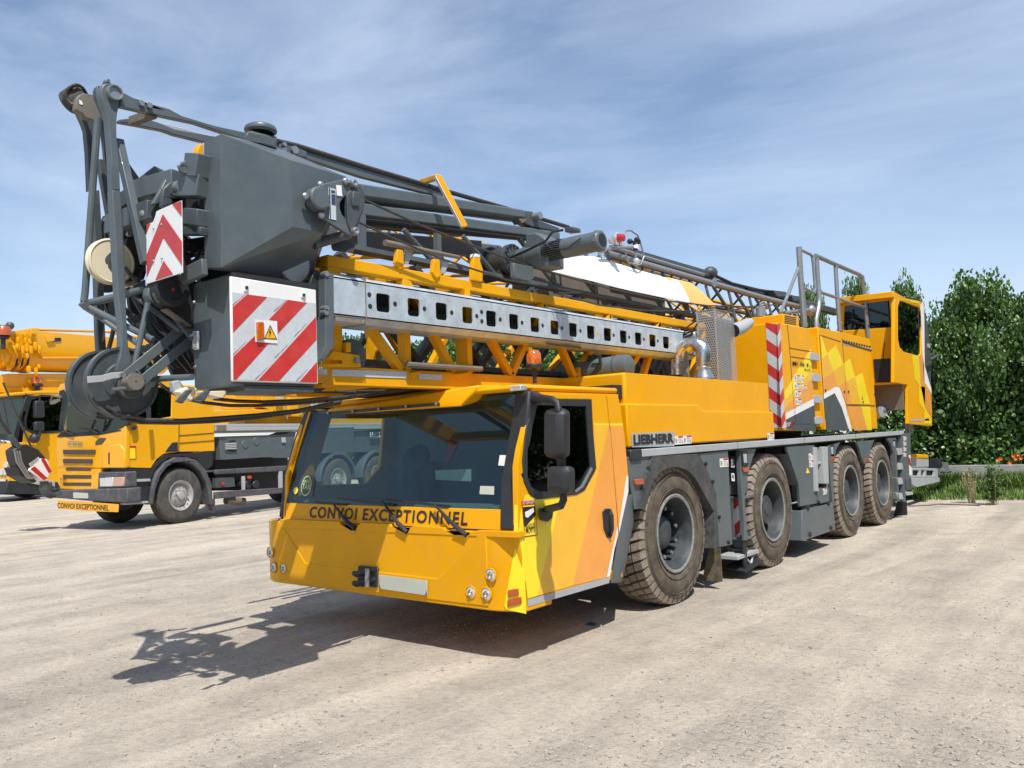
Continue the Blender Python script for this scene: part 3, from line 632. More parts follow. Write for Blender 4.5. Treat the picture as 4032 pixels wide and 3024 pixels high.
# decals
hv('E', [(1089,1052),(1098,1238),(866,1492),(862,1430)], lem); hv('E', [(1098,1238),(1104,1300),(868,1560),(866,1492)], yor); hv('E', [(1104,1300),(1117,1480),(871,1608),(868,1560)], lor)
hv('E', [(1117,1480),(1121,1536),(876,1662),(871,1608)], wht); hv('E', [(1121,1536),(1136,1760),(980,1760),(880,1745),(876,1662)], gryd)
hv('E', [(1170,905),(1235,1090),(1190,1132),(1180,1000)], lem); hv('E', [(1235,1090),(1312,1015),(1372,1180),(1287,1243)], lem)
hv('E', [(1372,1180),(1432,1135),(1475,1293),(1405,1330)], lem); hv('E', [(1475,1293),(1540,1258),(1605,1530),(1525,1530)], lem)
hv('E', [(1190,1132),(1235,1090),(1287,1243),(1196,1310)], yor); hv('E', [(1287,1243),(1372,1180),(1405,1330),(1323,1375)], yor); hv('E', [(1405,1330),(1475,1293),(1525,1530),(1450,1530)], yor)
hv('E', [(1196,1310),(1287,1243),(1323,1375),(1310,1375),(1200,1435)], lor); hv('E', [(1323,1375),(1405,1330),(1450,1530),(1400,1530),(1345,1385)], lor)
hv('E', [(1200,1438),(1310,1376),(1342,1386),(1390,1530),(1450,1765),(1428,1765),(1360,1560),(1298,1432),(1203,1486)], wht)
hv('E', [(1203,1486),(1298,1432),(1360,1560),(1420,1762),(1225,1755)], gryd)
hv('E', [(1410,1548),(1530,1548),(1580,1755),(1470,1760)], lor); hv('E', [(1530,1548),(1608,1550),(1612,1620),(1622,1755),(1580,1755)], lem)
for a, q0, q1, top, in (('MK 88', (933,1192),(1035,1202),1152), ('4', (1052,1205),(1070,1208),1170), ('.1', (1073,1210),(1084,1212),1190), ('PLUS', (1037,1240),(1088,1244),1218)):
    o0, o1 = ats('E', [q0, q1], x=SPX+.01); hh = at('E', q0[0], top, x=SPX+.01).z-o0.z
    text('model_lettering', a, o0, (0,1,0), (0,0,1), hh, blkd, house, width=(o1-o0).length, bold=.004)
for q in ([(945,1272),(998,1277),(1000,1330),(950,1330)],[(948,1345),(1000,1348),(1002,1398),(952,1398)],[(955,1412),(1004,1415),(1007,1465),(958,1465)],[(958,1480),(1008,1484),(1011,1537),(962,1534)],[(1008,1276),(1028,1278),(1030,1345),(1011,1343)],[(1016,1362),(1050,1365),(1052,1400),(1018,1398)]):
    sticker('E', q, SPX+.008, house)
hv('E', [(1537,1450),(1548,1492),(1528,1492)], amb)
dots = MB()
for i in range(11):
    p = at('E', 1378+i*22.5, 980+i*4.9, x=SPX+.006); dots.box(p.x-.002,p.x+.002,p.y-.04,p.y+.04,p.z-.015,p.z+.015)
dots.build('vent_slots', blkd, house)
hv('E', [(1370,996),(1618,1046),(1618,1060),(1370,1010)], grl)
bo = MB()
for u,w_ in ((1213,1410),(1376,1422),(1412,1422),(1643,1442),(1540,1510)):
    p = at('E',u,w_,x=SPX); MB().cyl(p, p+V((.015,0,0)), .02, seg=8).build('door_latch', blkd, house)
# vent box on top
vb = ats('E', [(850,742),(985,765),(990,846),(856,826)], x=1.36)
v_ = MB().slab([(1.36,vb[0].y,3.0),(1.36,vb[0].y,vb[0].z),(1.36,vb[1].y,vb[1].z),(1.36,vb[1].y,3.0)], (-.62,0,0)).build('vent_box', yel, house, .012)
lv = MB()
for i in range(5): lv.slab(ats('E', [(862,756+i*15),(962,774+i*15),(962,781+i*15),(862,763+i*15)], x=1.363), (-.003,0,0))
lv.build('louvres', yelf if 0 else blkd, v_)
# rear tower cabin
CX = 1.7
cb = [at('E',1820,592,x=CX), at('E',2072,640,x=CX)]; ycf = cb[0].y
lowf = at('E',1815,1340,x=CX)
tcb = MB()
q = ats('E', [(1820,592),(2040,632),(2078,655),(2085,1240),(2140,1380),(2146,1640),(2146,1720),(1940,1700),(1935,1360),(1816,1340)], x=CX)
winq = [(1868,628),(1990,640),(2035,668),(2056,760),(2050,1085),(2030,1108),(1900,1072),(1864,1030),(1850,960),(1850,680)]
tcb.slab(q, (-.06,0,0), [ats('E', winq, x=CX)])
xl = at('E',1357,600,y=ycf).x
z0, z1 = lowf.z, cb[0].z
yr = q[4].y
fy = ycf+.02
wq = ats('E', [(1380,648),(1800,600),(1805,858),(1372,888)], y=fy)
xl -= .06; wq = [V((max(xl+.04,min(CX-.1,p.x)),p.y,min(z1-.05,max(z0+.05,p.z)))) for p in wq]
tcb.slab([V((CX-.06,fy,z1)), V((xl,fy,z1+.02)), V((xl,fy,z0)), V((CX-.06,fy,z0))], (0,.05,0), [wq])
tcb.box(xl,CX-.06,fy+.05,q[2].y,z0,z0+.06).box(xl,xl+.05,fy+.05,q[2].y,z0+.06,z1-.02)
tcb.box(xl+.05,CX-.06,q[2].y-.3,q[2].y-.25,z0+.06,z1-.02)
ro = at('E',1822,535,y=fy-.1)
cabin = tcb.build('rear_cabin', yel, crane, .01)
MB().hull([(xl-.0,fy-.12,z1),(CX,fy-.12,z1-.02),(xl,fy-.12,ro.z),(CX,fy-.12,ro.z-.02),(xl,fy+.1,ro.z),(CX,fy+.1,ro.z-.02),(xl,q[1].y,z1+.03),(CX,q[1].y,z1+.02),(xl,q[1].y,z1-.02),(CX-.01,q[1].y,z1-.02),(xl,fy,z1-.02),(CX-.01,fy,z1-.03)]).build('cabin_roof', yel, cabin, .01)
MB().slab([p+V((0,.02,0)) for p in wq], (0,.01,0)).build('cabin_window', glassd, cabin, smooth=0)
MB().slab([p-V((.02,0,0)) for p in ats('E', winq, x=CX)], (-.01,0,0)).build('cabin_window', glassd, cabin, smooth=0)
MB().box(xl+.06,CX-.1,fy+.08,fy+.09,z0+.06,z1-.03).box(CX-.12,CX-.11,fy+.1,q[2].y,z0+.06,z1-.03).build('cabin_dark_backing', gryd, cabin)  # dark sheets added close behind the glass, standing in for the dim cabin inside
MB().slab(ats('E', [(1635,1138),(1800,1130),(1814,1338),(1650,1342)], y=fy-.01), (0,.006,0)).build('lower_window', blkd, cabin)
lp = at('E',1960,1700,x=CX)
MB().slab([V((CX-.06,q[7].y+.02,1.9)),V((CX-.06,q[7].y+.02,z0)),V((xl+.4,q[7].y+.02,z0)),V((xl+.4,q[7].y+.02,1.9))], (0,.05,0)).build('cabin_step_back', tan, cabin)
def cv_(pts, m): return MB().slab(ats('E', pts, x=CX+.004), (-.003,0,0)).build('vinyl', m, cabin, smooth=0)
cv_([(1975,1100),(2030,1108),(2048,1375),(2040,1372),(1995,1310)], lem); cv_([(2030,1108),(2062,1104),(2075,1190),(2082,1378),(2048,1375)], lor)
cv_([(2036,1375),(2085,1380),(2085,1560),(2140,1659),(2140,1700),(2085,1700),(2085,1590),(2040,1520)], lem); cv_([(2048,1376),(2082,1380),(2140,1440),(2146,1640),(2085,1550)], lor)
cv_([(2046,660),(2070,650),(2078,800),(2080,1190),(2140,1400),(2144,1440),(2076,1330),(2068,1190)], wht)
cv_([(1945,622),(2030,640),(2020,652),(1960,640)], lem); cv_([(1955,1662),(2120,1655),(2122,1672),(1957,1680)], grl)
MB().slab(ats('E', [(2080,700),(2118,900),(2134,1100),(2138,1380),(2082,1240)], x=CX-.3), (-.4,0,0)).build('cabin_rear_locker', gryd, cabin, .01)
MB().slab(ats('E', [(2112,1000),(2130,1010),(2132,1040),(2114,1035)], x=CX-.28), (-.02,0,0)).build('rear_vent', grl, cabin)
MB().tube(ats('E', [(2130,1140),(2185,1110),(2200,1105)], x=1.5), .03, 6).build('rear_camera_arm', gryd, cabin)
MB().tube(ats('E', [(1380,650),(1455,700),(1455,790),(1600,850)], y=fy-.02)[1:], .01, 5).build('cabin_wiper', blkd, cabin)
MB().tube(ats('E', [(1733,990),(1722,1080),(1718,1180)], y=fy-.03), .006, 5).build('wiper_arm', blkd, cabin)
MB().box(.7,1.3,e2.y,fy+.0,1.75,1.85).box(1.0,1.06,e2.y,fy+.5,1.9,2.5).build('cabin_carrier', yelf, crane)
fl_ = at('H',1108,238,x=1.3); MB().lathe([(-.12,.05),(0,.1),(.02,.1),(.03,.05),(.03,.001)], fl_, (0.3,-1,0), 20).build('work_lamp', clr, crane)
MB().cyl(at('H',1325,320,x=1.45), at('H',1330,400,x=1.45), .07).build('cabin_post', galt, crane)
# railing
def tb(name, k, pts, x, r, m=galt, par=None, seg=8): return MB().tube(ats(k, pts, x=x) if not isinstance(x,(list,tuple)) else [at(k,a,b_,x=xx) for (a,b_),xx in zip(pts,x)], r, seg).build(name, m, par or crane)
r1 = tb('railing_post', 'E', [(985,162),(1002,440),(1036,856)], 1.2, .045)
tb('gate_hoop', 'E', [(1005,188),(1085,225),(1100,240),(1108,300),(1128,520),(1122,550),(1105,555),(1030,515)], 1.2, .022, par=r1)
tb('railing_brace', 'E', [(980,345),(905,540),(825,735)], [1.2,1.2,1.2], .025, par=r1)
tb('strut', 'E', [(860,735),(930,728),(1095,705)], 1.1, .03, par=r1)
MB().ball(at('E',1085,712,x=1.1), .09).build('strut_end', galt, r1)
r2 = MB().tube(ats('E', [(1130,235),(1300,310),(1510,400),(1535,425),(1560,560),(1590,955)], x=1.2), .036, 8).build('handrail', galt, crane)
tb('railing_post', 'E', [(1140,250),(1150,420),(1165,600),(1160,680),(1138,790),(1140,905)], 1.2, .036, par=r2)
tb('railing_post', 'E', [(1305,318),(1318,560),(1342,890)], 1.2, .036, par=r2)
tb('middle_rail', 'E', [(1172,555),(1310,600)], 1.2, .028, par=r2); tb('middle_rail', 'E', [(1340,615),(1560,690)], 1.2, .028, par=r2)
# exhaust guard
def perf(p00, p10, p01, n, m_, poly, name):
    """perforated sheet: p00 corner, p10 along u, p01 along v; poly tests uv"""
    b = MB(); a = (p10-p00); c = (p01-p00)
    for j in range(m_):
        for i in range(n+1):
            off = .5 if j % 2 else 0
            u0 = max(0,(i-off)/n); u1 = min(1,(i+1-off)/n)
            if u1-u0 < .2/n: continue
            v0, v1 = j/m_, (j+1)/m_
            if not poly((u0+u1)/2, (v0+v1)/2): continue
            cu, cv2 = (u0+u1)/2, (v0+v1)/2
            sq = [(u0,v0),((u0+u1)/2,v0),(u1,v0),(u1,cv2),(u1,v1),((u0+u1)/2,v1),(u0,v1),(u0,cv2)]
            full = (u1-u0) > .9/n; ru = .36/n; rv = .38/m_
            if not full: b.add([p00+a*s+c*t for s,t in sq], [(0,1,2,3,4,5,6,7)]); continue
            hx = [(cu+ru*math.cos(t), cv2+rv*math.sin(t)) for t in [math.radians(d) for d in (225,270,315,0,45,90,135,180)]]
            b.add([p00+a*s+c*t for s,t in sq]+[p00+a*s+c*t for s,t in hx], [(k,(k+1)%8,8+(k+1)%8,8+k) for k in range(8)])
    return b
gy = 4.2; g0 = at('D',1645,942,y=gy); g1 = at('D',1808,938,y=gy); g2 = at('D',1818,1528,y=gy)
X1 = 1.3
pf = perf(V((g0.x,gy,g0.z)), V((X1,gy,g0.z)), V((g0.x,gy,2.24)), 9, 30, lambda u, v: u > (v-.32)*1.0*(1 if v < .75 else .9) if v > .32 else True, 'g')
guard = pf.build('exhaust_guard', alu, crane, smooth=0, fix=False)
ps = perf(V((X1,gy,g0.z)), V((X1,gy+.53,g0.z-.06)), V((X1,gy,2.24)), 18, 40, lambda u, v: True, 's')
ps.build('guard_side', alu, guard, smooth=0, fix=False)
MB().box(X1-.01,X1+.003,gy-.005,gy+.012,2.24,g0.z).box(g0.x-.01,g0.x+.01,gy-.004,gy+.012,2.75,g0.z).box(g0.x,X1,gy-.004,gy+.5,g0.z,g0.z+.004).build('guard_frame', alu, guard)
MB().box(g0.x+.03,X1-.03,gy+.1,gy+.5,2.24,g0.z-.1).build('silencer', gryd, crane, .05)
tp = [at('D',1960,1112,x=1.28), at('D',2030,1085,x=1.28), at('D',2105,1040,x=1.28)]
MB().tube(tp, [.085,.085,.06], 16, cap=False).build('tail_pipe', grl, crane)
ey = 3.85
ep = [at('D',a,b_,y=ey-.02) for a,b_ in ((1478,1495),(1478,1400),(1480,1330),(1500,1265),(1545,1225),(1590,1225))]
ex = MB().tube(ep, .105*.72, 18).build('exhaust_elbow', chrome, crane)
ep = [at('D',a,b_,y=ey-.12) for a,b_ in ((1560,1270),(1590,1235),(1640,1225),(1690,1260),(1705,1320),(1700,1390),(1700,1440))]
MB().tube(ep, [.07,.078,.085,.088,.088,.082,.08], 18).build('exhaust_elbow', chrome, ex)
cb_ = at('D',1700,1420,y=ey-.12)
MB().lathe([(0,.075),(.015,.09),(.02,.09),(.03,.078),(.05,.078),(.12,.115),(.15,.118)], cb_, (0,0,-1), 24).build('exhaust_bell', chrome, ex)
MB().lathe([(0,.086),(.05,.086)], at('D',1478,1400,y=ey-.02), (0,0,-1), 24).build('exhaust_band', galt, ex)
wr = MB()
for s in ([(1450,1220),(1560,1130),(1640,1100)],[(1470,1190),(1590,1150),(1650,1050)],[(1640,1020),(1560,1080),(1500,1200)]): wr.tube([at('D',a,b_,y=ey+.1) for a,b_ in s], .01, 5)
wr.build('wires', hose, ex)
MB().hull([at('D',a,b_,y=ey+.15) for a,b_ in ((1500,1120),(1640,1110),(1640,1260),(1500,1300))]+[at('D',a,b_,y=ey+.35) for a,b_ in ((1500,1120),(1640,1110),(1640,1260),(1500,1300))]).build('turbo_housing', galt, ex, .04)
MB().cyl((1.0,ey+.1,2.23),(1.0,ey+.1,2.6),.05).build('riser_pipe', galt, ex)
cc_ = at('E',655,770,x=1.0); MB().cyl(cc_, at('E',652,690,x=1.0), .07).tube(ats('E',[(652,690),(650,655),(670,640),(700,665),(710,700)], x=1.0), .02).build('filler_pipe', galt, crane)
# air tank behind the cab
ty = 2.2
ta = at('D',470,1505,y=ty); tb_ = at('D',1080,1410,y=ty); dx_ = (tb_-ta).normalized()
L_ = (tb_-ta).length
tank = MB().lathe([(-.01,.001),(-.005,.10),(.02,.118),(L_-.08,.118),(L_-.03,.105),(L_,.06),(L_+.005,.001)], ta, dx_, 32).build('air_tank', gry, crane)
for t in (.25,.8): MB().lathe([(0,.121),(.012,.121)], ta+dx_*(L_*t), dx_, 32).build('tank_strap', gryd, tank)
MB().hull([(.3,ty-.02,2.1),(.62,ty-.02,2.1),(.36,ty-.02,2.38),(.3,ty+.04,2.1),(.62,ty+.04,2.1),(.36,ty+.04,2.38)]).build('tank_bracket', blkd, tank)
MB().tube([at('D',a,b_,y=ty-.14) for a,b_ in ((740,1320),(800,1330),(805,1400),(740,1490),(660,1560),(600,1580))], .018, 8).build('tank_hose', hose, tank)
MB().cyl(at('D',735,1370,y=ty), at('D',735,1325,y=ty), .05).build('tank_cap', blkd, tank)
MB().box(.3,1.5,1.55,2.6,2.0,2.12).build('tank_bed', blkd, crane)
# beacon on the cab
by = .95
c_ = at('D',228,1400,y=by)
bc = MB().lathe([(0,.068),(.01,.075),(.04,.072),(.055,.03),(.09,.03),(.095,.018),(.17,.018)], c_, (0,0,-1), 24).build('beacon_base', blk, crane)
MB().lathe([(0,.066),(.03,.066),(.09,.062),(.115,.045),(.125,.02),(.127,.001)], c_, (0,0,1), 24).build('beacon_dome', amb, bc)
MB().box(c_.x-.03,c_.x+.03,c_.y-.02,c_.y+.02,2.08,2.14).build('beacon_foot', galt, bc)
MB().tube([(c_.x,c_.y,2.2),(c_.x-.1,c_.y+.1,2.15),(c_.x-.35,c_.y+.3,2.12)], .005, 4).build('beacon_wire', hose, bc)
# ================= folded tower and jib =================
GX = 1.0
top = [at('C',205,870,x=GX), at('D',1530,1100,x=GX)]; z1 = 2.865; z0 = 2.53; ys, ye = -1.195, 4.25
holes = []
for k, a0, a1, b0, b1 in (('C',520,620,1020,1165),('C',748,835,1055,1195),('C',952,1035,1087,1222),('C',1145,1220,1118,1245),('C',1318,1392,1145,1268),('C',1485,1553,1170,1288),('C',1640,1705,1195,1308),('C',1785,1846,1217,1326),('D',535,605,1040,1168),('D',690,758,1062,1187),('D',836,902,1083,1205),('D',977,1037,1105,1223),('D',1108,1166,1123,1238),('D',1233,1290,1140,1255),('D',1352,1405,1158,1270)):
    m0 = at(k,(a0+a1)/2,(b0+b1)/2,x=GX); w_ = abs(at(k,a1,b0,x=GX).y-at(k,a0,b0,x=GX).y)/2; h_ = (at(k,a0,b0,x=GX).z-at(k,a0,b1,x=GX).z)/2*.93
    c_ = .3*min(w_,h_); hp = []
    for sx, sz in ((1,1),(-1,1),(-1,-1),(1,-1)):
        for t in (0,45,90):
            cxx = m0.y+sx*(w_-c_); cz = m0.z+sz*(h_-c_); t_ = math.radians(t if sx*sz > 0 else 90-t)
            hp.append(V((GX, cxx+sx*c_*math.cos(t_), cz+sz*c_*math.sin(t_))))
    holes.append(hp)
bm_ = MB(); bm_.slab([(GX,ys,z0+.04),(GX,ys,z1-.03),(GX,ye,z1-.03),(GX,ye,z0+.04)], (-.012,0,0), holes)
bm_.box(GX-.30,GX-.05,ys,ye,z1-.01,z1).box(GX-.30,GX-.05,ys,ye,z0,z0+.01)
bm_.slab([(GX,ys,z1-.03),(GX,ye,z1-.03),(GX-.05,ye,z1),(GX-.05,ys,z1)], (0,0,-.01)).slab([(GX,ys,z0+.04),(GX,ye,z0+.04),(GX-.05,ye,z0),(GX-.05,ys,z0)], (0,0,.01))
beam = bm_.build('support_beam', gal, crane, smooth=20)
MB().box(GX-.30,GX-.285,ys,ye,z0+.01,z1-.01).build('beam_web', gryd, beam)
MB().box(GX-.2,GX-.185,ys,ye,z0+.02,z1-.15).build('inner_rail', gryd, beam)
yh = MB()
for (k,a,b_) in (('C',655,1100),('C',868,1135),('C',1066,1163),('C',1248,1188),('C',1418,1213),('C',1577,1236),('C',1726,1256),('C',1866,1276),('C',2000,1295),('C',468,1033),('C',474,1117),('C',1283,1158),('C',1285,1226),('D',920,1150),('D',1056,1167),('D',1184,1185),('D',1305,1200)):
    p = at(k,a,b_,x=GX); MB().lathe([(0,.019),(.0025,.018),(.0025,.0005)], p, NX, 14).build('bolt_hole', blkd, beam)
yh = MB()
for (k,a,b_) in (('D',779,1132),('D',1418,1218)):
    p = at(k,a,b_,x=GX); MB().lathe([(0,.017),(.003,.016),(.003,.0005)], p, NX, 14).build('yellow_plug', yel, beam)
ps_ = at('C',440,1000,x=GX); MB().box(GX-.3,GX+.004,ps_.y-.004,ps_.y+.004,z0-.003,z1+.003).build('beam_joint', rustg, beam)
MB().slab(ats('C', [(225,1190),(440,1215),(432,1245),(225,1222)], x=GX+.002), (-.02,0,0)).build('grease_strip', rustg, beam)
sc_ = mat('grime', (.10,.10,.095), .8, var=.5, scale=40)
MB().slab([at('D',340,1215,x=GX-.01),at('D',640,1250,x=GX-.01),at('D',640,1262,x=GX-.02),at('D',340,1228,x=GX-.02)], (-.01,0,-.004)).build('grime_mark', sc_, beam)
bk = MB().slab(ats('C', [(148,872),(212,880),(216,1400),(140,1510),(100,1508),(150,1400)], x=GX+.01), (-.16,0,0)).build('beam_bracket', gry, beam, .006)
MB().slab(ats('C', [(70,850),(100,855),(120,880),(150,880),(150,1400),(100,1505),(92,1505),(120,1380),(120,1190),(60,1180),(20,1000)], x=GX-.06), (-.04,0,0)).build('bracket_plate', blkd, bk, .004)
for a,b_ in ((128,888),(128,1136),(125,1165)): 
    p = at('C',a,b_,x=GX-.03); MB().cyl(p, p+V((.05,0,0)), .02, seg=10).build('bracket_pin', galt, bk)
# ---- yellow outer tower frame ----
TX = .8; FX_ = -.42
zt0, zt1, zb0, zb1 = 2.955, 3.04, 2.10, 2.24
ya, yb = -1.08, 6.2
yc = lambda k,u,w,x=TX: at(k,u,w,x=x).y
def truss(x, sgn, par, name):
    t = MB()
    for z_a, z_b in ((zt0,zt1),(zb0,zb1)): t.box(x-.1*sgn if sgn>0 else x, x if sgn>0 else x+.1, ya, yb, z_a, z_b)
    return t.build(name, yelf, par, .006)
tw = truss(TX, 1, crane, 'tower_frame'); truss(FX_, -1, tw, 'far_frame')
nodes_t = [yc('C',180,810), yc('C',745,912), yc('C',1175,990), yc('C',1745,1100), yc('D',900,975), yc('D',1335,1055), 5.0, 5.9]
nodes_b = [yc('C',715,1575), yc('C',1100,1545), yc('C',1515,1605), yc('C',1980,1640,.8), yc('D',1000,1480), yc('D',1180,1490)]
def brace(par, y0, z0_, y1, z1_, x, w=.07, h=.06, m=yelf, name='brace'): return MB().bar((x-.04,y0,z0_), (x-.04,y1,z1_), h, w, up=(1,0,0)).build(name, m, par, .004)
pairs = [(0,0),(1,1),(2,2),(3,2),(3,3),(4,3),(4,4),(5,4),(5,5)]
for a, b_ in pairs:
    for x in (TX,FX_+.07): brace(tw, nodes_t[a], zt0, nodes_b[b_], zb1, x)
for a, w_ in ((1,.09),(2,.14)):
    for x in (TX,FX_+.07): brace(tw, nodes_t[a]-.02, zt0, nodes_t[a]-.02+.0, zb1, x, w=w_)
for y in (5.0,5.6): brace(tw, y, zt0, y-.5, zb1, TX)
for y in (ya+.05, nodes_t[1], nodes_t[2], nodes_t[3], 2.9, 4.3, 5.9):
    for z in (3.0, 2.17): MB().box(FX_+.07,.7,y-.04,y+.04,z-.035,z+.035).build('cross_member', yelf, tw)
for y0, y1 in ((ya+.1,nodes_t[1]),(nodes_t[1],nodes_t[2]),(nodes_t[2],nodes_t[3]),(nodes_t[3],2.9)):
    MB().bar((.7,y0,2.99),(FX_+.1,y1,2.99),.06,.05).build('diagonal', yelf, tw)
MB().box(TX-.1,TX,ya-.0,ya+.12,zb1,zt0).build('end_post', yelf, tw, .006)
# reflective strips and lower bracket
for q in ([(95,1568),(163,1572),(163,1614),(95,1610)],[(198,1574),(742,1592),(742,1640),(198,1622)],[(830,1605),(998,1612),(998,1652),(830,1645)]):
    MB().slab(ats('C', q, x=TX+.006), (-.008,0,0)).build('reflective_strip', whr, tw, smooth=0)
MB().slab(ats('C', [(205,1440),(398,1472),(410,1560),(95,1556),(95,1535),(275,1532),(275,1508),(160,1500)], x=TX+.03), (-.03,0,0)).build('sheave_plate', yelf, tw, .004)
MB().slab(ats('C', [(300,1378),(336,1380),(336,1450),(300,1450)], x=TX+.035), (-.12,0,0)).build('sheave_hood', yelf, tw, .004)
ss = at('C',315,1480,x=TX-.06); MB().lathe([(0,.12),(.01,.125),(.03,.11),(.05,.125),(.06,.12),(.06,.001)], ss, NX, 32).build('guide_sheave', gryd, tw)
MB().lathe([(0,.022),(.03,.022),(.03,.001)], at('C',368,1512,x=TX+.03), NX, 16).build('sheave_pin', galt, tw)
for q in ([(740,1520),(1280,1560),(1280,1580),(750,1555)],): MB().tube([at('C',740,1540,x=TX+.05), at('C',1280,1572,x=TX+.05)], .025, 10).build('lower_roller', tan, tw)
MB().slab(ats('C', [(780,1600),(860,1585),(790,1640)], x=TX+.03), (-.03,0,0)).build('roller_lug', yelf, tw)
MB().slab(ats('C', [(1100,1610),(1230,1590),(1130,1650)], x=TX+.03), (-.03,0,0)).build('roller_lug', yelf, tw)
# lugs on the top chord and upper roller
for u in (690,955):
    dv = (u-690)*.262
    MB().slab(ats('C', [(u-15,705+dv-3),(u+25,710+dv),(u+32,820+dv),(u+5,850+dv),(u-28,800+dv)], x=TX+.02), (-.04,0,0)).build('roller_lug', yelf, tw, .004)
    MB().slab(ats('C', [(u+42,705+dv),(u+100,712+dv),(u+62,812+dv),(u+38,806+dv)], x=TX-.03), (-.015,0,0)).build('roller_plate', grl, tw, .003)
MB().slab(ats('C', [(1225,775),(1240,735),(1278,738),(1275,790),(1295,850),(1292,940),(1220,925)], x=TX+.03), (-.05,0,0)).build('hook_lug', yelf, tw, .006)
MB().slab(ats('C', [(1238,732),(1278,738),(1270,765),(1232,758)], x=TX+.034), (-.06,0,0)).build('hook_cap', wht, tw, .006)
MB().tube(ats('C', [(582,655),(1120,762)], x=TX), [.025,.016], 12).build('upper_roller', tan, tw)
# ---- slate inner tower and jib ----
IX = .52
jib = MB().box(-.5,-.42,-.7,10.8,3.17,3.24).tube([(IX,-.62,3.205),(IX,11.0,3.205)], .042, 6).build('jib_chords', gryd, crane, smooth=20)
low = MB().tube([(IX,-.75,2.3),(IX,6,2.3)], .045, 6).tube([(-.5,-.75,2.3),(-.5,6,2.3)], .045, 6).build('inner_chords', gryd, crane, smooth=20)
dk_ = mat('dark_web_paint', (.05,.062,.07), .5, var=.15)  # even dark slate for the inner braces
for i in range(8):
    y0 = -.75+i*.8
    for x in (IX,-.5):
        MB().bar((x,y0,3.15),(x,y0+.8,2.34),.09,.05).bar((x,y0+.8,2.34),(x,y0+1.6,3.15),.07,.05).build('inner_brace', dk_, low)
MB().box(-.45,.45,-.6,6,2.26,2.3).build('inner_floor', blkd, low)
MB().tube([(-.55,-.6,3.72),(-.3,11,3.7)], .035, 6).build('top_chord', gryd, jib)
tpz = 3.70
tc_ = MB().tube([at('D',860,440,x=.45), at('D',2200,820,x=.45), at('E',820,640,x=.45), at('E',1080,705,x=.45)], .045, 12).build('silver_pipe', galt, jib)
MB().slab(ats('e', [(790,345),(815,318),(826,325),(828,375),(805,405),(790,385)], x=.5), (-.03,0,0)).build('pipe_lug', galt, jib)
def nb(y, z, x): return V((x,y,z))
jx = .50
ypost = [yc('c',552,740,jx), yc('c',1150,800,jx), yc('c',1640,900,jx)]
for i, y in enumerate(ypost): MB().bar((jx,y,3.22),(jx,y,3.5),.05,.05,up=(1,0,0)).build('jib_post', gry, jib)
for (k,p,q_) in (('c',(880,710),(1100,952)),('c',(1350,760),(1602,1062))):
    MB().tube([at(k,*p,x=jx), at(k,*q_,x=jx)], .022, 8).build('jib_brace', gry, jib)
y = 2.1; i = 0
while y < 10.6:
    MB().tube([(jx+.02,y,3.24),(.45,y-.55,tpz)], .026, 8).build('jib_brace', gry, jib)
    MB().tube([(jx+.02,y,3.24),(.45,y-.05,tpz)], .022, 8).build('jib_brace', gry, jib)
    MB().tube([(-.45,y+.2,3.24),(-.4,y-.4,tpz)], .022, 6).build('jib_brace', gryd, jib)
    MB().tube([(-.45,y+.2,3.24),(.45,y-.1,3.2)], .018, 6).build('jib_brace', gryd, jib)
    MB().tube([(-.45,y+.25,3.24),(.45,y-.3,tpz)], .018, 6).build('jib_brace', gryd, jib)
    y += .75; i += 1
# yellow second jib section behind
yj = MB(); YZ = 3.38
yj.tube([(-.1,-.3,YZ),(-.1,10,YZ)], .03, 6).tube([(-1.0,-.3,YZ+.05),(-1.0,10,YZ+.05)], .03, 6).tube([(-.6,-1,YZ+.52),(-.6,10,YZ+.5)], .035, 6)
yjib = yj.build('yellow_jib', yelf, crane)
for i in range(15):
    y0 = -.2+i*.66
    MB().tube([(-.1,y0,YZ),(-.6,y0+.33,YZ+.49)], .018, 6).tube([(-.6,y0+.33,YZ+.49),(-.1,y0+.66,YZ)], .018, 6).tube([(-1.0,y0,YZ+.05),(-.6,y0+.33,YZ+.49)], .018, 6).tube([(-1.0,y0,YZ+.05),(-.1,y0+.5,YZ)], .016, 6).build('yellow_brace', yelf, yjib)
# box beams (folded guys)
def boxbeam(name, pts, w=.12, h=.085, x=.5, m=gry):
    b = MB()
    for s in (0,):
        p, q_ = pts; b.hull([p+V((x_,0,z_)) for x_,z_ in ((0,0),(0,-h),(-.05,-h-.035),(-w,-h-.035),(-w,.03),(-.04,.02))]+[q_+V((x_,0,z_)) for x_,z_ in ((0,0),(0,-h+.02),(-.05,-h-.015),(-w,-h-.015),(-w,.03),(-.04,.02))])
    return b.build(name, m, jib, .004)
boxbeam('guy_beam', (at('c',560,358,x=.5), at('c',1845,562,x=.5)))
boxbeam('guy_beam', (at('c',560,508,x=.5), at('c',2120,738,x=.5)))
boxbeam('guy_beam', (at('c',560,358,x=.5)+V((-.8,0,0)), at('c',1845,562,x=.5)+V((-.8,0,0))))
boxbeam('guy_beam', (at('c',560,508,x=.5)+V((-.8,0,0)), at('c',2120,738,x=.5)+V((-.8,0,0))))
MB().slab(ats('c', [(1840,560),(1900,568),(1950,610),(1960,640),(2120,700),(2110,730),(1900,690),(1800,640)], x=.46), (-.1,0,0)).build('guy_joint', gryd, jib, .01)
MB().lathe([(0,.04),(.08,.04),(.08,.001)], at('c',1918,612,x=.46), NX, 16).build('guy_pin', galt, jib)
MB().slab(ats('c', [(1795,622),(1862,628),(1822,662)], x=.5), (-.1,0,0)).build('guy_gusset', tan, jib)
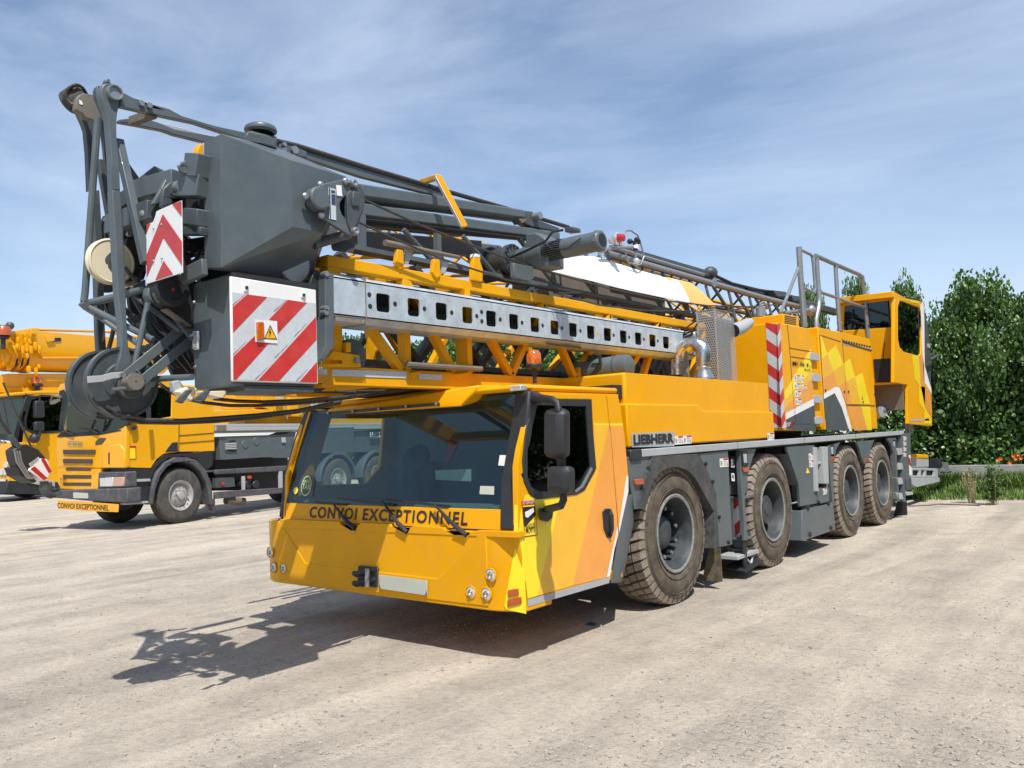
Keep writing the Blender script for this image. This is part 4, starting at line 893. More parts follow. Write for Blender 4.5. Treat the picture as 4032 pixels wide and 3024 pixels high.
# dark web below beams with electric cable
bx0, bx1 = at('c',540,618,x=.45), at('c',2000,760,x=.45)
MB().hull([p+V((a,0,b_)) for p in (bx0,bx1) for a in (0,-.06) for b_ in (0,-.06)]).build('web_beam', blkd, jib)
bx0, bx1 = at('c',440,715,x=-.1), at('c',1500,800,x=-.1)
MB().hull([p+V((a,0,b_)) for p in (bx0,bx1) for a in (0,-.1) for b_ in (0,-.16)]).build('web_beam', blkd, jib)
MB().tube([at('c',a,b_,x=.5) for a,b_ in ((540,628),(900,662),(930,672),(960,672),(1290,712),(1600,752),(2000,792))], .010, 6).build('electric_cable', hose, jib)
# rope and flat guy bars on top
rp = [at('A',1640,565,x=.42), at('c',40,50,x=.42), at('c',560,212,x=.42), at('c',1160,390,x=.42), at('c',1700,545,x=.42), at('c',2180,690,x=.42), at('D',560,235,x=.42)]
MB().tube(rp, .022, 8).build('hoist_rope', cabm, crane)
bars = []
def flat(k1pts, x, th, name, m=gry): return MB().slab([at(k,a,b_,x=x) for k,a,b_ in k1pts], (-th,0,0)).build(name, m, jib, .004)
flat([('A',505,200),('A',600,250),('A',700,285),('A',860,330),('A',950,380),('A',1200,455),('A',1430,505),('A',1640,570),('c',200,110),('c',600,240),('c',1090,385),('c',1200,420),('c',1200,470),('c',1080,425),('c',560,295),('c',150,160),('A',1600,610),('A',1330,525),('A',1050,430),('A',860,390),('A',700,355),('A',600,330),('A',508,310)], .42, .05, 'guy_bar')
flat([('A',640,390),('A',760,420),('A',900,475),('A',1200,530),('A',1120,570),('A',900,515),('A',820,485),('A',640,450),('A',500,425),('A',500,405)], .12, .05, 'guy_bar')
MB().slab([at('A',700,380,x=.12)+V((-.05,0,0)), at('A',1230,520,x=.12)+V((-.05,0,0)), at('A',1200,535,x=.12), at('A',900,480,x=.12), at('A',760,422,x=.12)], (-.03,0,0)).build('guy_edge', grl, jib)
MB().bar(at('A',590,420,x=.15), at('A',745,365,x=.40), .05, .05).build('spacer_bar', tan, jib)
for a,b_ in ((652,292),(709,308)): MB().lathe([(0,.02),(.02,.02),(.02,.001)], at('A',a,b_,x=.42), NX, 6).build('guy_bolt', galt, jib)
for a,b_ in ((1690,590),(1765,630),(1690,630)): MB().lathe([(0,.03 if a>1700 else .016),(.02,.03 if a>1700 else .016),(.02,.001)], at('A',a,b_,x=.44), NX, 14).build('guy_pin', galt, jib)
flat([('A',1660,575),('A',1720,585),('A',1770,600),('A',1860,640),('A',1860,680),('A',1720,660),('A',1660,625)], .435, .03, 'guy_plate')
# rear upper beams
MB().hull([p+V((a,0,b_)) for p in (at('D',950,352,x=.35), at('D',1760,590,x=.35)) for a in (0,-.12) for b_ in (0,-.09)]).build('top_beam', gryd, jib, .01)
MB().ball(at('D',1765,605,x=.33), .1, sc=(1,1.2,.9)).build('beam_end', gryd, jib)
MB().tube([at('D',1790,625,x=.3), at('D',1950,700,x=.3), at('D',2200,760,x=.3), at('e',1080,410,x=.3), at('e',1300,440,x=.3), at('e',1480,480,x=.3)], .025, 8).build('top_cable', hose, crane)
MB().hull([p+V((a,0,b_)) for p in (at('D',940,425,x=.25), at('e',1880,610,x=.25)) for a in (0,-.1) for b_ in (0,-.08)]).build('top_beam', gryd, jib, .01)
MB().tube([at('D',900,385,x=.42), at('D',1700,625,x=.42)], .03, 8).build('thin_pipe', galt, jib)
for q in ([(1310,425),(1430,440),(1440,480),(1350,480)],[(1480,470),(1550,480),(1560,530),(1490,520)]):
    MB().slab(ats('e', q, x=.4), (-.3,0,0)).build('rope_clamp', gryd, jib, .01)
MB().hull([p for p in ats('e', [(1560,500),(1880,590),(1880,640),(1570,560)], x=.55)]+[p for p in ats('e', [(1560,500),(1880,590),(1880,640),(1570,560)], x=.2)]).build('rear_beam', gryd, jib, .01)
# yellow swing bracket
sb_ = MB()
pA, pB, pC = at('C',850,215,x=.25), at('C',966,180,x=.62), at('C',1160,545,x=.72)
sb_.bar(pA, pB, .05, .045); sb_.bar(pB, pC, .06, .05); sb_.build('swing_bracket', yelf, crane, .006)
MB().bar(pB+V((-.005,-.034,0)), pC+V((-.005,-.034,0)), .04, .006).build('bracket_flange', wht, crane)
# ropes in front of lattice
MB().tube([at('c',575,478,x=.85), at('c',1000,670,x=.85), at('c',1500,865,x=.85), at('c',1900,1010,x=.85), at('C',2200,985,x=.85), at('e',400,520,x=.85), at('e',760,562,x=.85), at('e',1100,570,x=.85), at('e',1390,548,x=.85)], .010, 6).build('tag_rope', cabm, crane)
MB().tube([at('c',530,655,x=.9), at('c',800,780,x=.9), at('c',1200,950,x=.9), at('c',1700,1110,x=.9), at('C',2000,1020,x=.9), at('D',400,780,x=.9), at('D',800,890,x=.9), at('D',1200,935,x=.9), at('e',850,612,x=.9), at('e',1160,572,x=.9)], .009, 6).build('tag_rope', cabm, crane)
# winch with its motor
MYY = 1.3
def wp(u, w_): return at('C', u, w_, y=MYY)
e0 = wp(2152,640); e1_ = wp(1500,785); dxm = (e0-e1_).normalized()
def seg(name, u0, w0, u1, w1, r0, r1, m, par, n=24): return MB().lathe([(0,.001),(0,r0),((wp(u1,w1)-wp(u0,w0)).length,r1),((wp(u1,w1)-wp(u0,w0)).length,.001)], wp(u0,w0), wp(u1,w1)-wp(u0,w0), n).build(name, m, par)
mt = seg('winch_motor', 1890,697,2150,640,.092,.090, gry, crane, 24)
MB().lathe([(-.04,.10),(.0,.098),(.012,.08),(.012,.001)], e0, dxm, 10).build('fan_cowl', gry, mt, .008)
MB().lathe([(.0125,.062),(.014,.001)], e0, dxm, 24).build('fan_grille', blkd, mt, smooth=0)
fins = MB()
for i in range(28):
    t = 2*math.pi*i/28; a = dxm.orthogonal().normalized(); b_ = dxm.cross(a); d_ = a*math.cos(t)+b_*math.sin(t)
    fins.bar(wp(1765,722)+d_*.08, wp(1895,695)+d_*.08, .006, .022, up=d_)
fins.build('cooling_fins', gryd, mt); seg('motor_core', 1745,727,1900,694,.075,.075,blkd,mt)
seg('motor_flange', 1715,733,1745,727,.098,.098,gry,mt); seg('gear_neck', 1600,760,1720,732,.09,.09,gry,mt)
gb = [wp(a,b_) for a,b_ in ((1630,600),(1700,585),(1760,620),(1790,650),(1795,830),(1700,845),(1625,800))]
MB().hull([p+V((0,-.06,0)) for p in gb]+[p+V((0,.2,0)) for p in gb]).build('gearbox', gry, mt, .015)
seg('rib_case', 1560,768,1630,752,.085,.1,gry,mt,12); seg('drum_flange', 1490,786,1520,779,.155,.155,gryd,mt,32)
fb = MB()
for i in range(16):
    t = 2*math.pi*i/16; a = dxm.orthogonal().normalized(); b_ = dxm.cross(a); q_ = wp(1520,779)+(a*math.cos(t)+b_*math.sin(t))*.135; fb.cyl(q_, q_+dxm*.015, .012, seg=6)
fb.build('flange_bolts', blkd, mt)
seg('rope_drum', 1370,812,1490,786,.14,.14,cabm,mt,32); seg('drum_flange', 1280,832,1370,812,.17,.17,blkd,mt,32)
MB().slab(ats('C', [(1515,800),(1660,830),(1668,915),(1640,938),(1520,905)], x=.9), (-.05,0,0)).build('winch_foot', gry, mt, .01)
MB().tube([wp(1900,570)+V((0,-.05,.0)), wp(1850,590)+V((0,-.11,0)), wp(1810,660)+V((0,-.13,0)), wp(1690,720)+V((0,-.13,0)), wp(1540,775)+V((0,-.1,0)), wp(1440,740)+V((0,-.1,0)), wp(1400,690)], .012, 6).build('motor_cable', hose, mt)
MB().tube([wp(1810,680)+V((0,-.13,0)), wp(1860,720)+V((0,-.13,0)), wp(1960,715)+V((0,-.12,0)), wp(2050,635)+V((0,-.1,0))], .006, 6).build('motor_cable', hose, mt)
MB().slab([wp(a,b_)+V((0,-.04,0)) for a,b_ in ((1900,548),(1975,545),(1980,575),(1905,585))], (0,.1,0)).build('terminal_box', gryd, mt, .008)
# tarpaulin
tp0 = [at('D',a,b_,x=.53) for a,b_ in ((390,490),(520,470),(720,455),(900,500),(1150,585),(1350,640),(1480,668))]
tp1 = [at('D',a,b_,x=.66) for a,b_ in ((345,585),(500,625),(700,672),(900,725),(1150,782),(1400,835),(1600,872))]
def drape(name, A_, B_, m, sag=.03, n=10):
    b = MB(); k = len(A_); vs = []
    for i in range(k):
        for j in range(n+1):
            t = j/n; p = A_[i].lerp(B_[i], t); p = p+V((.02*math.sin(math.pi*t)+.004*math.sin(i*1.1+j*.6), 0, .0))
            vs.append(p)
    b.add(vs, [(i*(n+1)+j,i*(n+1)+j+1,(i+1)*(n+1)+j+1,(i+1)*(n+1)+j) for i in range(k-1) for j in range(n)])
    o = b.build(name, m, crane, smooth=80, fix=False); s = o.modifiers.new('thick','SOLIDIFY'); s.thickness = .006; u_ = o.modifiers.new('sub','SUBSURF'); u_.levels = u_.render_levels = 1; return o
def dens(L_, n=3):
    o = []
    for i in range(len(L_)-1):
        for j in range(n): o.append(L_[i].lerp(L_[i+1], j/n))
    return o+[L_[-1]]
drape('white_tarpaulin', dens(tp0), dens(tp1), tarpw)
drape('orange_tarpaulin', [at('D',a,b_,x=.52) for a,b_ in ((1350,632),(1480,665),(1600,690))]+[at('D',1610,700,x=.52)], [at('D',a,b_,x=.65) for a,b_ in ((1560,860),(1620,875),(1740,900),(1830,915))], tarpo)
MB().slab(ats('D', [(890,498),(960,500),(1300,600),(1600,685),(1590,695),(1290,618),(1100,570)], x=.44), (-.01,0,0)).build('tarpaulin_edge', tarpo, crane)
MB().box(.1,.12,1.9,5.2,3.22,3.52).build('tarpaulin_inside', tan, crane)
# red warning light and wind gauge
wl_ = at('D',900,320,x=.6); dd = (at('D',1000,300,x=.75)-wl_).normalized()
lt = MB().lathe([(-.02,.001),(-.02,.04),(.05,.062),(.07,.075),(.09,.075),(.10,.055)], wl_, dd, 24).build('signal_lamp', clr, crane)
MB().lathe([(.095,.05),(.16,.042),(.17,.03),(.17,.001)], wl_, dd, 20).build('signal_lens', redp, lt)
MB().tube(ats('D', [(800,430),(860,400),(960,385),(1090,385)], x=.6), .018, 6).build('sensor_arm', galt, lt)
MB().tube(ats('D', [(995,380),(998,290),(1030,240),(1070,238),(1130,280),(1150,330),(1185,460),(1160,530),(1130,545),(1050,515),(1035,470),(1018,410)], x=.6), .010, 6).build('guard_hoop', galt, lt)
an = MB().tube(ats('D', [(1113,545),(1113,430),(1110,410)], x=.6), .012, 6)
an.build('gauge_rod', galt, lt); MB().cyl(at('D',1110,410,x=.6), at('D',1110,340,x=.6), .028, .035).build('wind_gauge', blkd, lt); MB().cyl(at('D',1110,400,x=.6), at('D',1112,365,x=.6), .036).build('gauge_band', wht, lt)
cu = MB()
for a,b_ in ((1063,333),(1133,335),(1122,318)): cu.ball(at('D',a,b_,x=.6), .035, 10)
cu.tube(ats('D', [(1063,333),(1133,330)], x=.6), .008, 5).build('gauge_cups', blkd, lt)
MB().ball(at('D',1118,508,x=.6), .045, 10).build('gauge_weight', clr, lt)
MB().lathe([(0,.09),(.03,.1),(.05,.09)], at('D',820,470,x=.5), NX, 20).build('jib_sheave', galt, crane)
# ================= MOBILE CRANE : front head =================
# slate ballast hood
BX = 1.1; q = lambda a,b_,x=BX: at('A',a,b_,x=x)
yF = q(1235,510).y
Btop = q(1235,510); Bbot = q(1235,1482); E_ = q(1740,700); G_ = q(1755,1185)
E2_ = q(2145,822,.98); G2_ = q(1972,1226,1.04); lf = at('A',1112,570,y=yF); lb = at('A',1115,1490,y=yF)
und = at('A',1738,1562,x=.72)
jt = [at('A',1640,608,x=.72), at('A',2010,770,x=.72)]
hull_pts = [Btop,Bbot,E_,G_,E2_,G2_,lf,lb,und]+jt+[V((lf.x,-1.0,lf.z+.1)),V((.6,-.9,3.4)),V((.6,-.85,3.1)),V((.62,-1.2,2.78))]
hood2 = MB().hull([Btop,Bbot,E_,G_,E2_,G2_,lf,lb,und]+jt+[V((.62,-1.1,2.85)),V((.62,-1.0,3.55))]).build('winch_housing', gry, crane, .003, smooth=0)
# side plate with round cover
spq = [(1840,880),(1950,870),(2090,845),(2140,850),(2212,880),(2230,900),(2245,1010),(2230,1100),(2212,1170),(2190,1250),(2090,1200),(1975,1125),(1965,1060),(1860,1000)]
spp = ats('c', [(215,355),(430,310),(560,360),(578,420),(578,520),(498,760),(460,760),(255,630),(248,560),(200,530)], x=1.12)
op = ats('c', [(435,430),(400,470),(380,500),(378,540),(395,590),(438,640)], x=1.12)
side_pl = MB().slab(spp, (-.03,0,0), [op]).build('side_plate', gry, hood2, .005)
MB().slab(ats('c', [(370,420),(445,400),(445,650),(370,560)], x=1.06), (-.03,0,0)).build('dark_backing', blkd, side_pl)
MB().slab(ats('c', [(436,430),(470,398),(545,360),(576,420),(576,520),(495,700),(470,735),(438,640)], x=1.135), (-.02,0,0)).build('tan_plate', gryd, side_pl, .003)
MB().slab(ats('c', [(485,400),(540,412),(535,535),(480,525)], x=1.15), (-.02,0,0)).build('raised_pad', gryd, side_pl, .01)
MB().lathe([(-.03,.079),(.03,.079),(.042,.070),(.042,.001)], at('c',200,470,x=1.12), NX, 36).build('round_cover', gry, side_pl, .004)
MB().slab(ats('c', [(288,378),(345,392),(350,638),(295,625)], x=1.126), (-.004,0,0)).build('data_plate', whr, side_pl)
dpm = mat('dark_print', (.03,.05,.11), .5)
MB().slab(ats('c', [(293,382),(302,384),(308,622),(300,620)], x=1.128), (-.001,0,0)).slab(ats('c', [(310,398),(340,404),(342,425),(311,420)], x=1.128), (-.001,0,0)).slab(ats('c', [(312,430),(344,436),(346,520),(314,512)], x=1.128), (-.001,0,0)).build('plate_print', dpm, side_pl, smooth=0)
MB().slab(ats('c', [(350,358),(392,362),(398,448),(356,442)], x=1.126), (-.004,0,0)).build('white_label', wht, side_pl)
for a,b_,r in ((100,450,.024),(220,360,.024),(225,600,.024),(418,332,.024)): MB().lathe([(0,r),(.015,r),(.025,r*.6),(.025,.001)], at('c',a,b_,x=1.12), NX, 12).build('cover_bolt', galt, side_pl)
MB().slab(ats('A', [(1090,1440),(1300,1470),(1740,1540),(1900,1600),(1900,1680),(1300,1600),(1090,1620)], x=.62), (-.05,0,0)).build('dark_gap_filler', blkd, hood2)  # added dark filler plate, stands in for the dark gap under the housing
for a,b_ in ((468,352),(480,730)): MB().lathe([(0,.028),(.04,.027),(.045,.018),(.035,.001)], at('c',a,b_,x=1.12), NX, 16).build('hinge_pin', galt, side_pl)
MB().cyl(at('c',170,830,x=.95), at('c',450,745,x=1.0), .035).build('hydraulic_rod', gryd, hood2)
MB().hull(ats('c', [(300,800),(380,770),(500,820),(500,850),(420,890),(320,880)], x=.95)+ats('c', [(300,800),(380,770),(500,820),(500,850),(420,890),(320,880)], x=.8)).build('cable_motor', blkd, hood2, .01)
gr = MB(); gc = at('c',20,980,x=.85)
n = 40; pts = []
for i in range(n*2):
    t = math.pi*i/n; r = .13 if i % 2 else .118; pts.append(gc+V((0,math.cos(t)*r,math.sin(t)*r)))
gr.slab(pts, (-.03,0,0)); gr.build('slewing_gear', cream if 0 else grl, hood2)
# cap on top of the housing
tc0 = at('A',1520,560,x=.85)
cp_ = MB().hull([at('A',a,b_,x=xx) for a,b_,xx in ((1408,530,.95),(1432,490,.95),(1640,535,.9),(1640,600,.9),(1408,560,.95),(1490,482,.7),(1640,530,.7),(1430,540,.7),(1642,600,.7))]).build('vent_base', gry, crane, .012)
cc2 = at('A',1523,487,x=.83); MB().lathe([(0,.085),(.012,.105),(.024,.107),(.04,.10),(.052,.08),(.055,.001)], cc2-V((0,0,.02)), (0,0,1), 32).build('vent_cap', gry, cp_)
# striped electrical cabinet
S = 1.1; y0_ = at('B',1304,345,x=S).y
c1_ = at('B',1304,345,x=S); c2_ = at('B',1925,430,x=S); c3_ = at('B',1936,1132,x=S); c4_ = at('B',1312,1108,x=S)
zt_, zb_ = at('B',1262,312,x=S-.03).z, at('B',1312,1138,x=S-.03).z
xl_ = at('B',1027,380,y=y0_+.03).x
yb_ = c2_.y
cabn = MB().box(xl_,S-.03,y0_+.03,yb_,zb_,zt_).build('electric_cabinet', gry, crane, .012)
MB().box(xl_+.05,S-.02,y0_+.1,yb_-.02,zb_-.03,zb_).build('cabinet_base', gryd, cabn)
MB().box(S-.04,S-.01,y0_+.02,yb_+.01,zt_-.035,zt_+.0).build('cabinet_seal', blkd, cabn)
dz = c1_.z; pn = MB().slab([(S,y0_,c4_.z),(S,y0_,dz),(S,yb_,dz-.01),(S,yb_,c4_.z)], (-.02,0,0)).build('striped_panel', wht, cabn, .006)
def sp_(u, w_, off=.003): return at('B',u,w_,x=S+off)
fld = [(1319,462),(1925,543),(1932,1118),(1325,1098)]
MB().slab([sp_(*p) for p in fld], (-.002,0,0)).build('reflective_field', whr, pn, smooth=0)
reds = [[(1321,570),(1425,478),(1570,497),(1324,755)],[(1585,660),(1720,517),(1858,538),(1648,762),(1640,675)],[(1325,930),(1485,775),(1486,825),(1585,830),(1345,1097),(1326,1097)],
        [(1505,1102),(1925,640),(1929,805),(1655,1108)],[(1805,1113),(1932,968),(1934,1117)]]
for r_ in reds: MB().slab([sp_(a,b_,.005) for a,b_ in r_], (-.0015,0,0)).build('red_stripe', red, pn, smooth=0)
MB().slab([sp_(a,b_,.009) for a,b_ in ((1484,660),(1643,672),(1646,833),(1486,822))], (-.004,0,0)).build('hazard_sticker', wht, pn, smooth=0)
MB().slab([sp_(a,b_,.011) for a,b_ in ((1593,698),(1644,806),(1550,800))], (-.001,0,0)).build('triangle_border', blkd, pn, smooth=0)
MB().slab([sp_(a,b_,.0125) for a,b_ in ((1593,714),(1634,799),(1559,794))], (-.001,0,0)).build('triangle_field', mat('sign_yellow',(.85,.42,.005),.4), pn, smooth=0)
MB().slab([sp_(a,b_,.014) for a,b_ in ((1590,728),(1597,730),(1591,748),(1600,746),(1592,785),(1587,780),(1592,755),(1583,758))], (-.001,0,0)).build('bolt_mark', blkd, pn, smooth=0)
MB().slab([sp_(a,b_,.03) for a,b_ in ((1498,676),(1545,674),(1553,695),(1553,805),(1504,810))], (-.02,0,0)).build('marker_light', amb, pn, .008)
for q_ in ([(1403,398),(1436,398),(1440,462),(1405,458)],[(1820,460),(1852,463),(1852,506),(1820,500)]):
    pl_ = MB().slab([sp_(a,b_,.01) for a,b_ in q_], (-.01,0,0)).build('latch_plate', wht, pn, .004)
    c = sum([sp_(a,b_,.011) for a,b_ in q_], V())/4; MB().lathe([(0,.011),(.006,.010),(.006,.001)], c, NX, 10).build('latch_screw', blkd, pl_)
sm = mat('small_print_red', (.25,.03,.05), .6)
lt_ = MB()
for (a,b_),(c,d) in (((1322,560),(1412,478)),((1622,605),(1712,520)),((1770,788),(1858,690)),((1628,942),(1722,845)),((1325,920),(1420,822)),((1488,1098),(1578,1006)),((1785,1110),(1866,1022))):
    n_ = 16
    for i in range(n_):
        t0 = i/n_; t1 = (i+.55)/n_; w_ = 7 if i < 6 else 4
        lt_.add([sp_(a+(c-a)*t0,b_+(d-b_)*t0,.0045), sp_(a+(c-a)*t1,b_+(d-b_)*t1,.0045), sp_(a+(c-a)*t1-w_*.6,b_+(d-b_)*t1-w_,.0045), sp_(a+(c-a)*t0-w_*.6,b_+(d-b_)*t0-w_,.0045)], [(0,1,2,3)])
lt_.build('stripe_print', sm, pn, smooth=0)
MB().slab([at('B',a,b_,y=y0_+.028) for a,b_ in ((1045,742),(1085,742),(1089,800),(1086,882),(1048,880),(1040,812))], (0,-.02,0)).build('marker_light', clr, cabn, .008)
bo = MB()
for a,b_ in ((1040,535),(1045,1005)): bo.ball(at('B',a,b_,y=y0_+.025), .012, 8)
bo.build('cabinet_bolts', galt, cabn)
# chevron board
CY = -2.3
ch = lambda a,b_,off=0: at('b',a,b_,y=CY-off)
board = [(1020,680),(1115,640),(1145,560),(1160,490),(1200,468),(1525,328),(1540,1378),(1020,1542)]
cbd = MB().slab([ch(*p) for p in board], (0,.007,0)).build('chevron_board', whr if 0 else wht, crane, .003)
for r_ in ([(1395,385),(1525,335),(1525,555)],[(1255,528),(1530,925),(1532,1270),(1262,865),(1022,1440),(1020,1120)],[(1265,1205),(1402,1398),(1145,1488)],[(1020,682),(1072,662),(1020,790)]):
    MB().slab([ch(*p,off=.003) for p in r_], (0,.002,0)).build('red_chevron', red, cbd, smooth=0)
rv = MB()
for a,b_ in ((1235,680),(1242,1165),(1120,735),(1122,1208)): rv.ball(ch(a,b_,.004), .007, 8)
rv.build('rivets', galt, cbd)
def pslab(k, pts, x, th, name, m=gryd, par=crane, bev=.006, holes=()): return MB().slab(ats(k, pts, x=x), (-th,0,0), [ats(k,h,x=x) for h in holes]).build(name, m, par, bev)
# long strut with eye (near)
st1 = pslab('a', [(548,180),(580,120),(610,100),(690,100),(740,130),(790,190),(812,260),(815,420),(785,520),(770,680),(775,900),(800,1100),(825,1659),(712,1659),(690,1100),(665,800),(645,600),(600,440),(565,350),(545,260)], .42, .07, 'mast_strut', gry)
pslab('B', [(446,-281),(506,-281),(520,-98),(546,461),(553,700),(565,860),(590,950),(598,1040),(470,1040),(500,930),(512,860),(515,700),(487,461),(462,0)], .418, .07, 'mast_strut', gry, st1)
pslab('a', [(600,95),(610,50),(630,30),(665,35),(682,60),(688,100)], .40, .04, 'strut_ear', gry, st1)
MB().lathe([(-.02,.048),(.035,.048),(.035,.04),(.02,.038),(.02,.001)], at('a',722,252,x=.42), NX, 28).build('eye_pin', galt, st1)
st2 = pslab('a', [(470,200),(490,140),(530,135),(560,160),(560,330),(600,420),(640,600),(610,620),(540,440),(480,300)], .30, .05, 'mast_strut', gryd)
# sheave head at the far side
hs_ = MB().lathe([(-.06,.03),(-.05,.06),(-.03,.07),(.03,.07),(.05,.06),(.06,.03),(.06,.001)], at('a',160,330,x=-.12), (1,-.35,0), 28).build('rope_bundle', cabm, crane)
for i in range(5):
    rr = MB(); c = at('a',170,330,x=-.12)
    pts = [c+V((-.05+.025*i+.02*math.sin(t*2+i), math.cos(t)*.072, math.sin(t)*.072)) for t in [j*math.pi*2/20 for j in range(21)]]
    rr.tube(pts, .011, 6, cap=False).build('rope_turn', cabm, hs_)
pslab('a', [(190,320),(230,270),(290,245),(450,270),(520,330),(600,440),(640,620),(560,600),(450,650),(400,620),(300,590),(250,520),(180,480)], -.02, .06, 'sheave_cheek', tan, hs_)
pslab('a', [(225,340),(268,362),(283,408),(262,415),(235,400)], -.015, .003, 'cheek_label', wht, hs_, 0)
pslab('a', [(200,480),(270,560),(330,590),(450,640),(440,760),(425,1000),(410,1400),(400,1659),(378,1659),(355,1100),(325,780),(290,680)], -.22, .06, 'mast_strut', gryd)
pslab('B', [(300,-280),(355,-280),(372,0),(385,300),(392,640),(402,860),(418,915),(350,915),(340,760),(330,400),(318,0)], -.22, .06, 'mast_strut', gryd)
def T_(name, spec, r, m=gry, seg=10, par=crane): return MB().tube([at(k,a,b_,x=x) for k,a,b_,x in spec], r*(.68 if r >= .018 else 1), seg).build(name, m, par)
def Bq(name, spec, w_, h_, m=gry, par=crane, up=(1,0,0)):
    (k,a,b_,x),(k2,a2,b2,x2) = spec; return MB().bar(at(k,a,b_,x=x), at(k2,a2,b2,x=x2), h_, w_, up=up).build(name, m, par, .004)
T_('round_strut', [('a',500,600,.1),('b',250,0,.05),('b',130,1659,.0),('B',240,530,.0)], .034)
T_('dark_strut', [('a',560,640,-.1),('a',620,1200,-.1),('a',640,1659,-.1),('b',500,560,-.1)], .032, gryd)
Bq('rail_strut', [('A',395,520,-.15),('A',655,890,-.2)], .035, .035, blkd)
Bq('rail_strut', [('A',360,700,-.1),('A',470,1320,-.1)], .05, .05, gryd)
Bq('flat_strut', [('A',490,560,.3),('A',690,1450,.55)], .055, .05, gry)
T_('cable_loom', [('A',385,520,.0),('A',400,640,.0),('A',420,820,.0),('A',440,950,.0),('A',455,1100,.0)], .012, hose)
# jib foot beams between strut and housing
def hb_(name, p, q_, h, w_, m=gry): 
    a = at(*p[:3], x=p[3]); b2 = at(*q_[:3], x=q_[3]); return MB().bar(a, b2, w_, h).build(name, m, crane, .006)
hb_('foot_beam', ('b',800,240,.25), ('b',1480,40,.7), .13, .1)
hb_('foot_beam', ('b',650,400,-.1), ('b',1250,-60,.2), .1, .1, gryd)
hb_('foot_beam', ('b',660,640,.2), ('b',1120,470,.6), .12, .08, gryd)
hb_('foot_beam', ('b',1560,140,.75), ('b',1860,130,.95), .13, .1, gry)
hb_('foot_beam', ('b',1590,560,.7), ('b',1860,590,.95), .10, .1, gry)
hb_('foot_beam', ('b',1540,780,.7), ('b',1860,780,.95), .05, .06, gryd)
MB().hull(ats('a', [(1640,1300),(1700,1240),(1830,1220),(1860,1200),(1930,1380),(1870,1480),(1800,1460),(1680,1400)], x=.85)+ats('a', [(1640,1300),(1830,1220),(1930,1380),(1870,1480)], x=.78)).build('hinge_lug', gry, crane, .008)
MB().lathe([(0,.03),(.006,.03),(.006,.022),(.002,.02),(.002,.001)], at('a',1745,1340,x=.852), NX, 20).build('hinge_ring', gry, crane)
hb_('foot_beam', ('a',1850,1300,.82), ('a',2040,1310,.98), .14, .1, gry)
hb_('foot_beam', ('A',1000,960,.6), ('A',1112,970,.7), .3, .08, blkd)
pslab('b', [(1270,150),(1340,80),(1420,45),(1500,60),(1560,120),(1580,300),(1580,620),(1540,620),(1525,330),(1250,420),(1250,260)], .72, .04, 'pivot_plate', gryd)
pslab('b', [(1230,160),(1340,-60),(1480,-60),(1500,40),(1420,45),(1340,80),(1250,250),(1170,390),(1110,380)], .66, .04, 'pivot_plate', gry)
MB().lathe([(0,.042),(.05,.042),(.05,.001)], at('b',1480,150,x=.72), NX, 28).build('pivot_pin', galt, crane)
MB().slab(ats('b', [(1395,215),(1535,235),(1530,275),(1410,255)], x=.76), (-.03,0,0)).build('pin_keeper', gryd, crane)
pslab('b', [(945,475),(990,475),(1030,530),(1080,540),(1110,500),(1100,430),(1050,385),(1110,385),(1160,410),(1175,480),(1150,560),(1115,620),(1000,560),(960,520)], .56, .03, 'catch_hook', grl)
hb_('foot_beam', ('b',930,620,.3), ('b',1110,520,.52), .07, .05, gry)
Bq('cross_plate', [('b',450,680,.05),('b',800,560,.40)], .12, .04, gry, up=(0,0,1))
# background filler: dark jib head structure
pslab('b', [(700,700),(830,640),(930,680),(1010,900),(1015,1380),(980,1480),(850,1240),(840,1500),(700,1500),(690,900)], .05, .05, 'head_plate', blkd, holes=[[(840,1300),(940,1250),(990,1300),(1000,1420),(860,1440)]])
pslab('b', [(340,720),(430,540),(520,500),(560,640),(560,1000),(540,1659),(380,1659),(360,1400),(350,900)], -.3, .05, 'head_plate', gryd)
pslab('b', [(1540,640),(1860,660),(1860,740),(1540,730)], .4, .3, 'head_plate', blkd)
pslab('b', [(1540,250),(1860,260),(1860,470),(1540,440)], .45, .3, 'head_plate', blkd)
MB().lathe([(0,.06),(.06,.06),(.06,.001)], at('b',790,1000,x=.06), NX, 20).build('head_bore', blkd, crane)
# cream pulleys
def pulley(name, k, a, b_, x, r, m=cream, w_=.05, par=crane, ax=(1,0,0)):
    return MB().lathe([(0,r*.3),(0,r*.88),(.006,r*.92),(.0,r),(-.008,r),(-w_/2,r*.86),(-w_+.008,r),(-w_,r),(-w_,r*.3)], at(k,a,b_,x=x), ax, 40).build(name, m, par, smooth=30)
p1 = pulley('cream_pulley', 'b', 520,1210, .12, .150)
MB().lathe([(.002,.046),(.012,.046),(.012,.03),(.02,.03),(.02,.001)], at('b',530,1205,x=.12), NX, 24).build('pulley_hub', gryd, p1)
pslab('b', [(570,1015),(460,1120),(450,1240),(500,1330),(600,1340),(600,1015)], .13, .01, 'pulley_strap', gryd, p1)
pulley('cream_pulley', 'b', 740,1330, .0, .115)
p3 = pulley('cream_pulley', 'b', 1740,1190, .55, .11); pulley('cream_pulley', 'b', 1580,1000, .3, .08)
MB().hull(ats('b', [(1540,980),(1860,930),(1860,1010),(1700,1080),(1560,1050)], x=.7)+ats('b', [(1540,980),(1860,930),(1860,1010)], x=.62)).build('hose_tray', blkd, crane)
MB().hull(ats('b', [(1545,1080),(1640,1120),(1680,1250),(1660,1370),(1545,1380)], x=.68)+ats('b', [(1545,1080),(1640,1120),(1680,1250),(1660,1370)], x=.58)).build('hose_box', blkd, crane, .01)
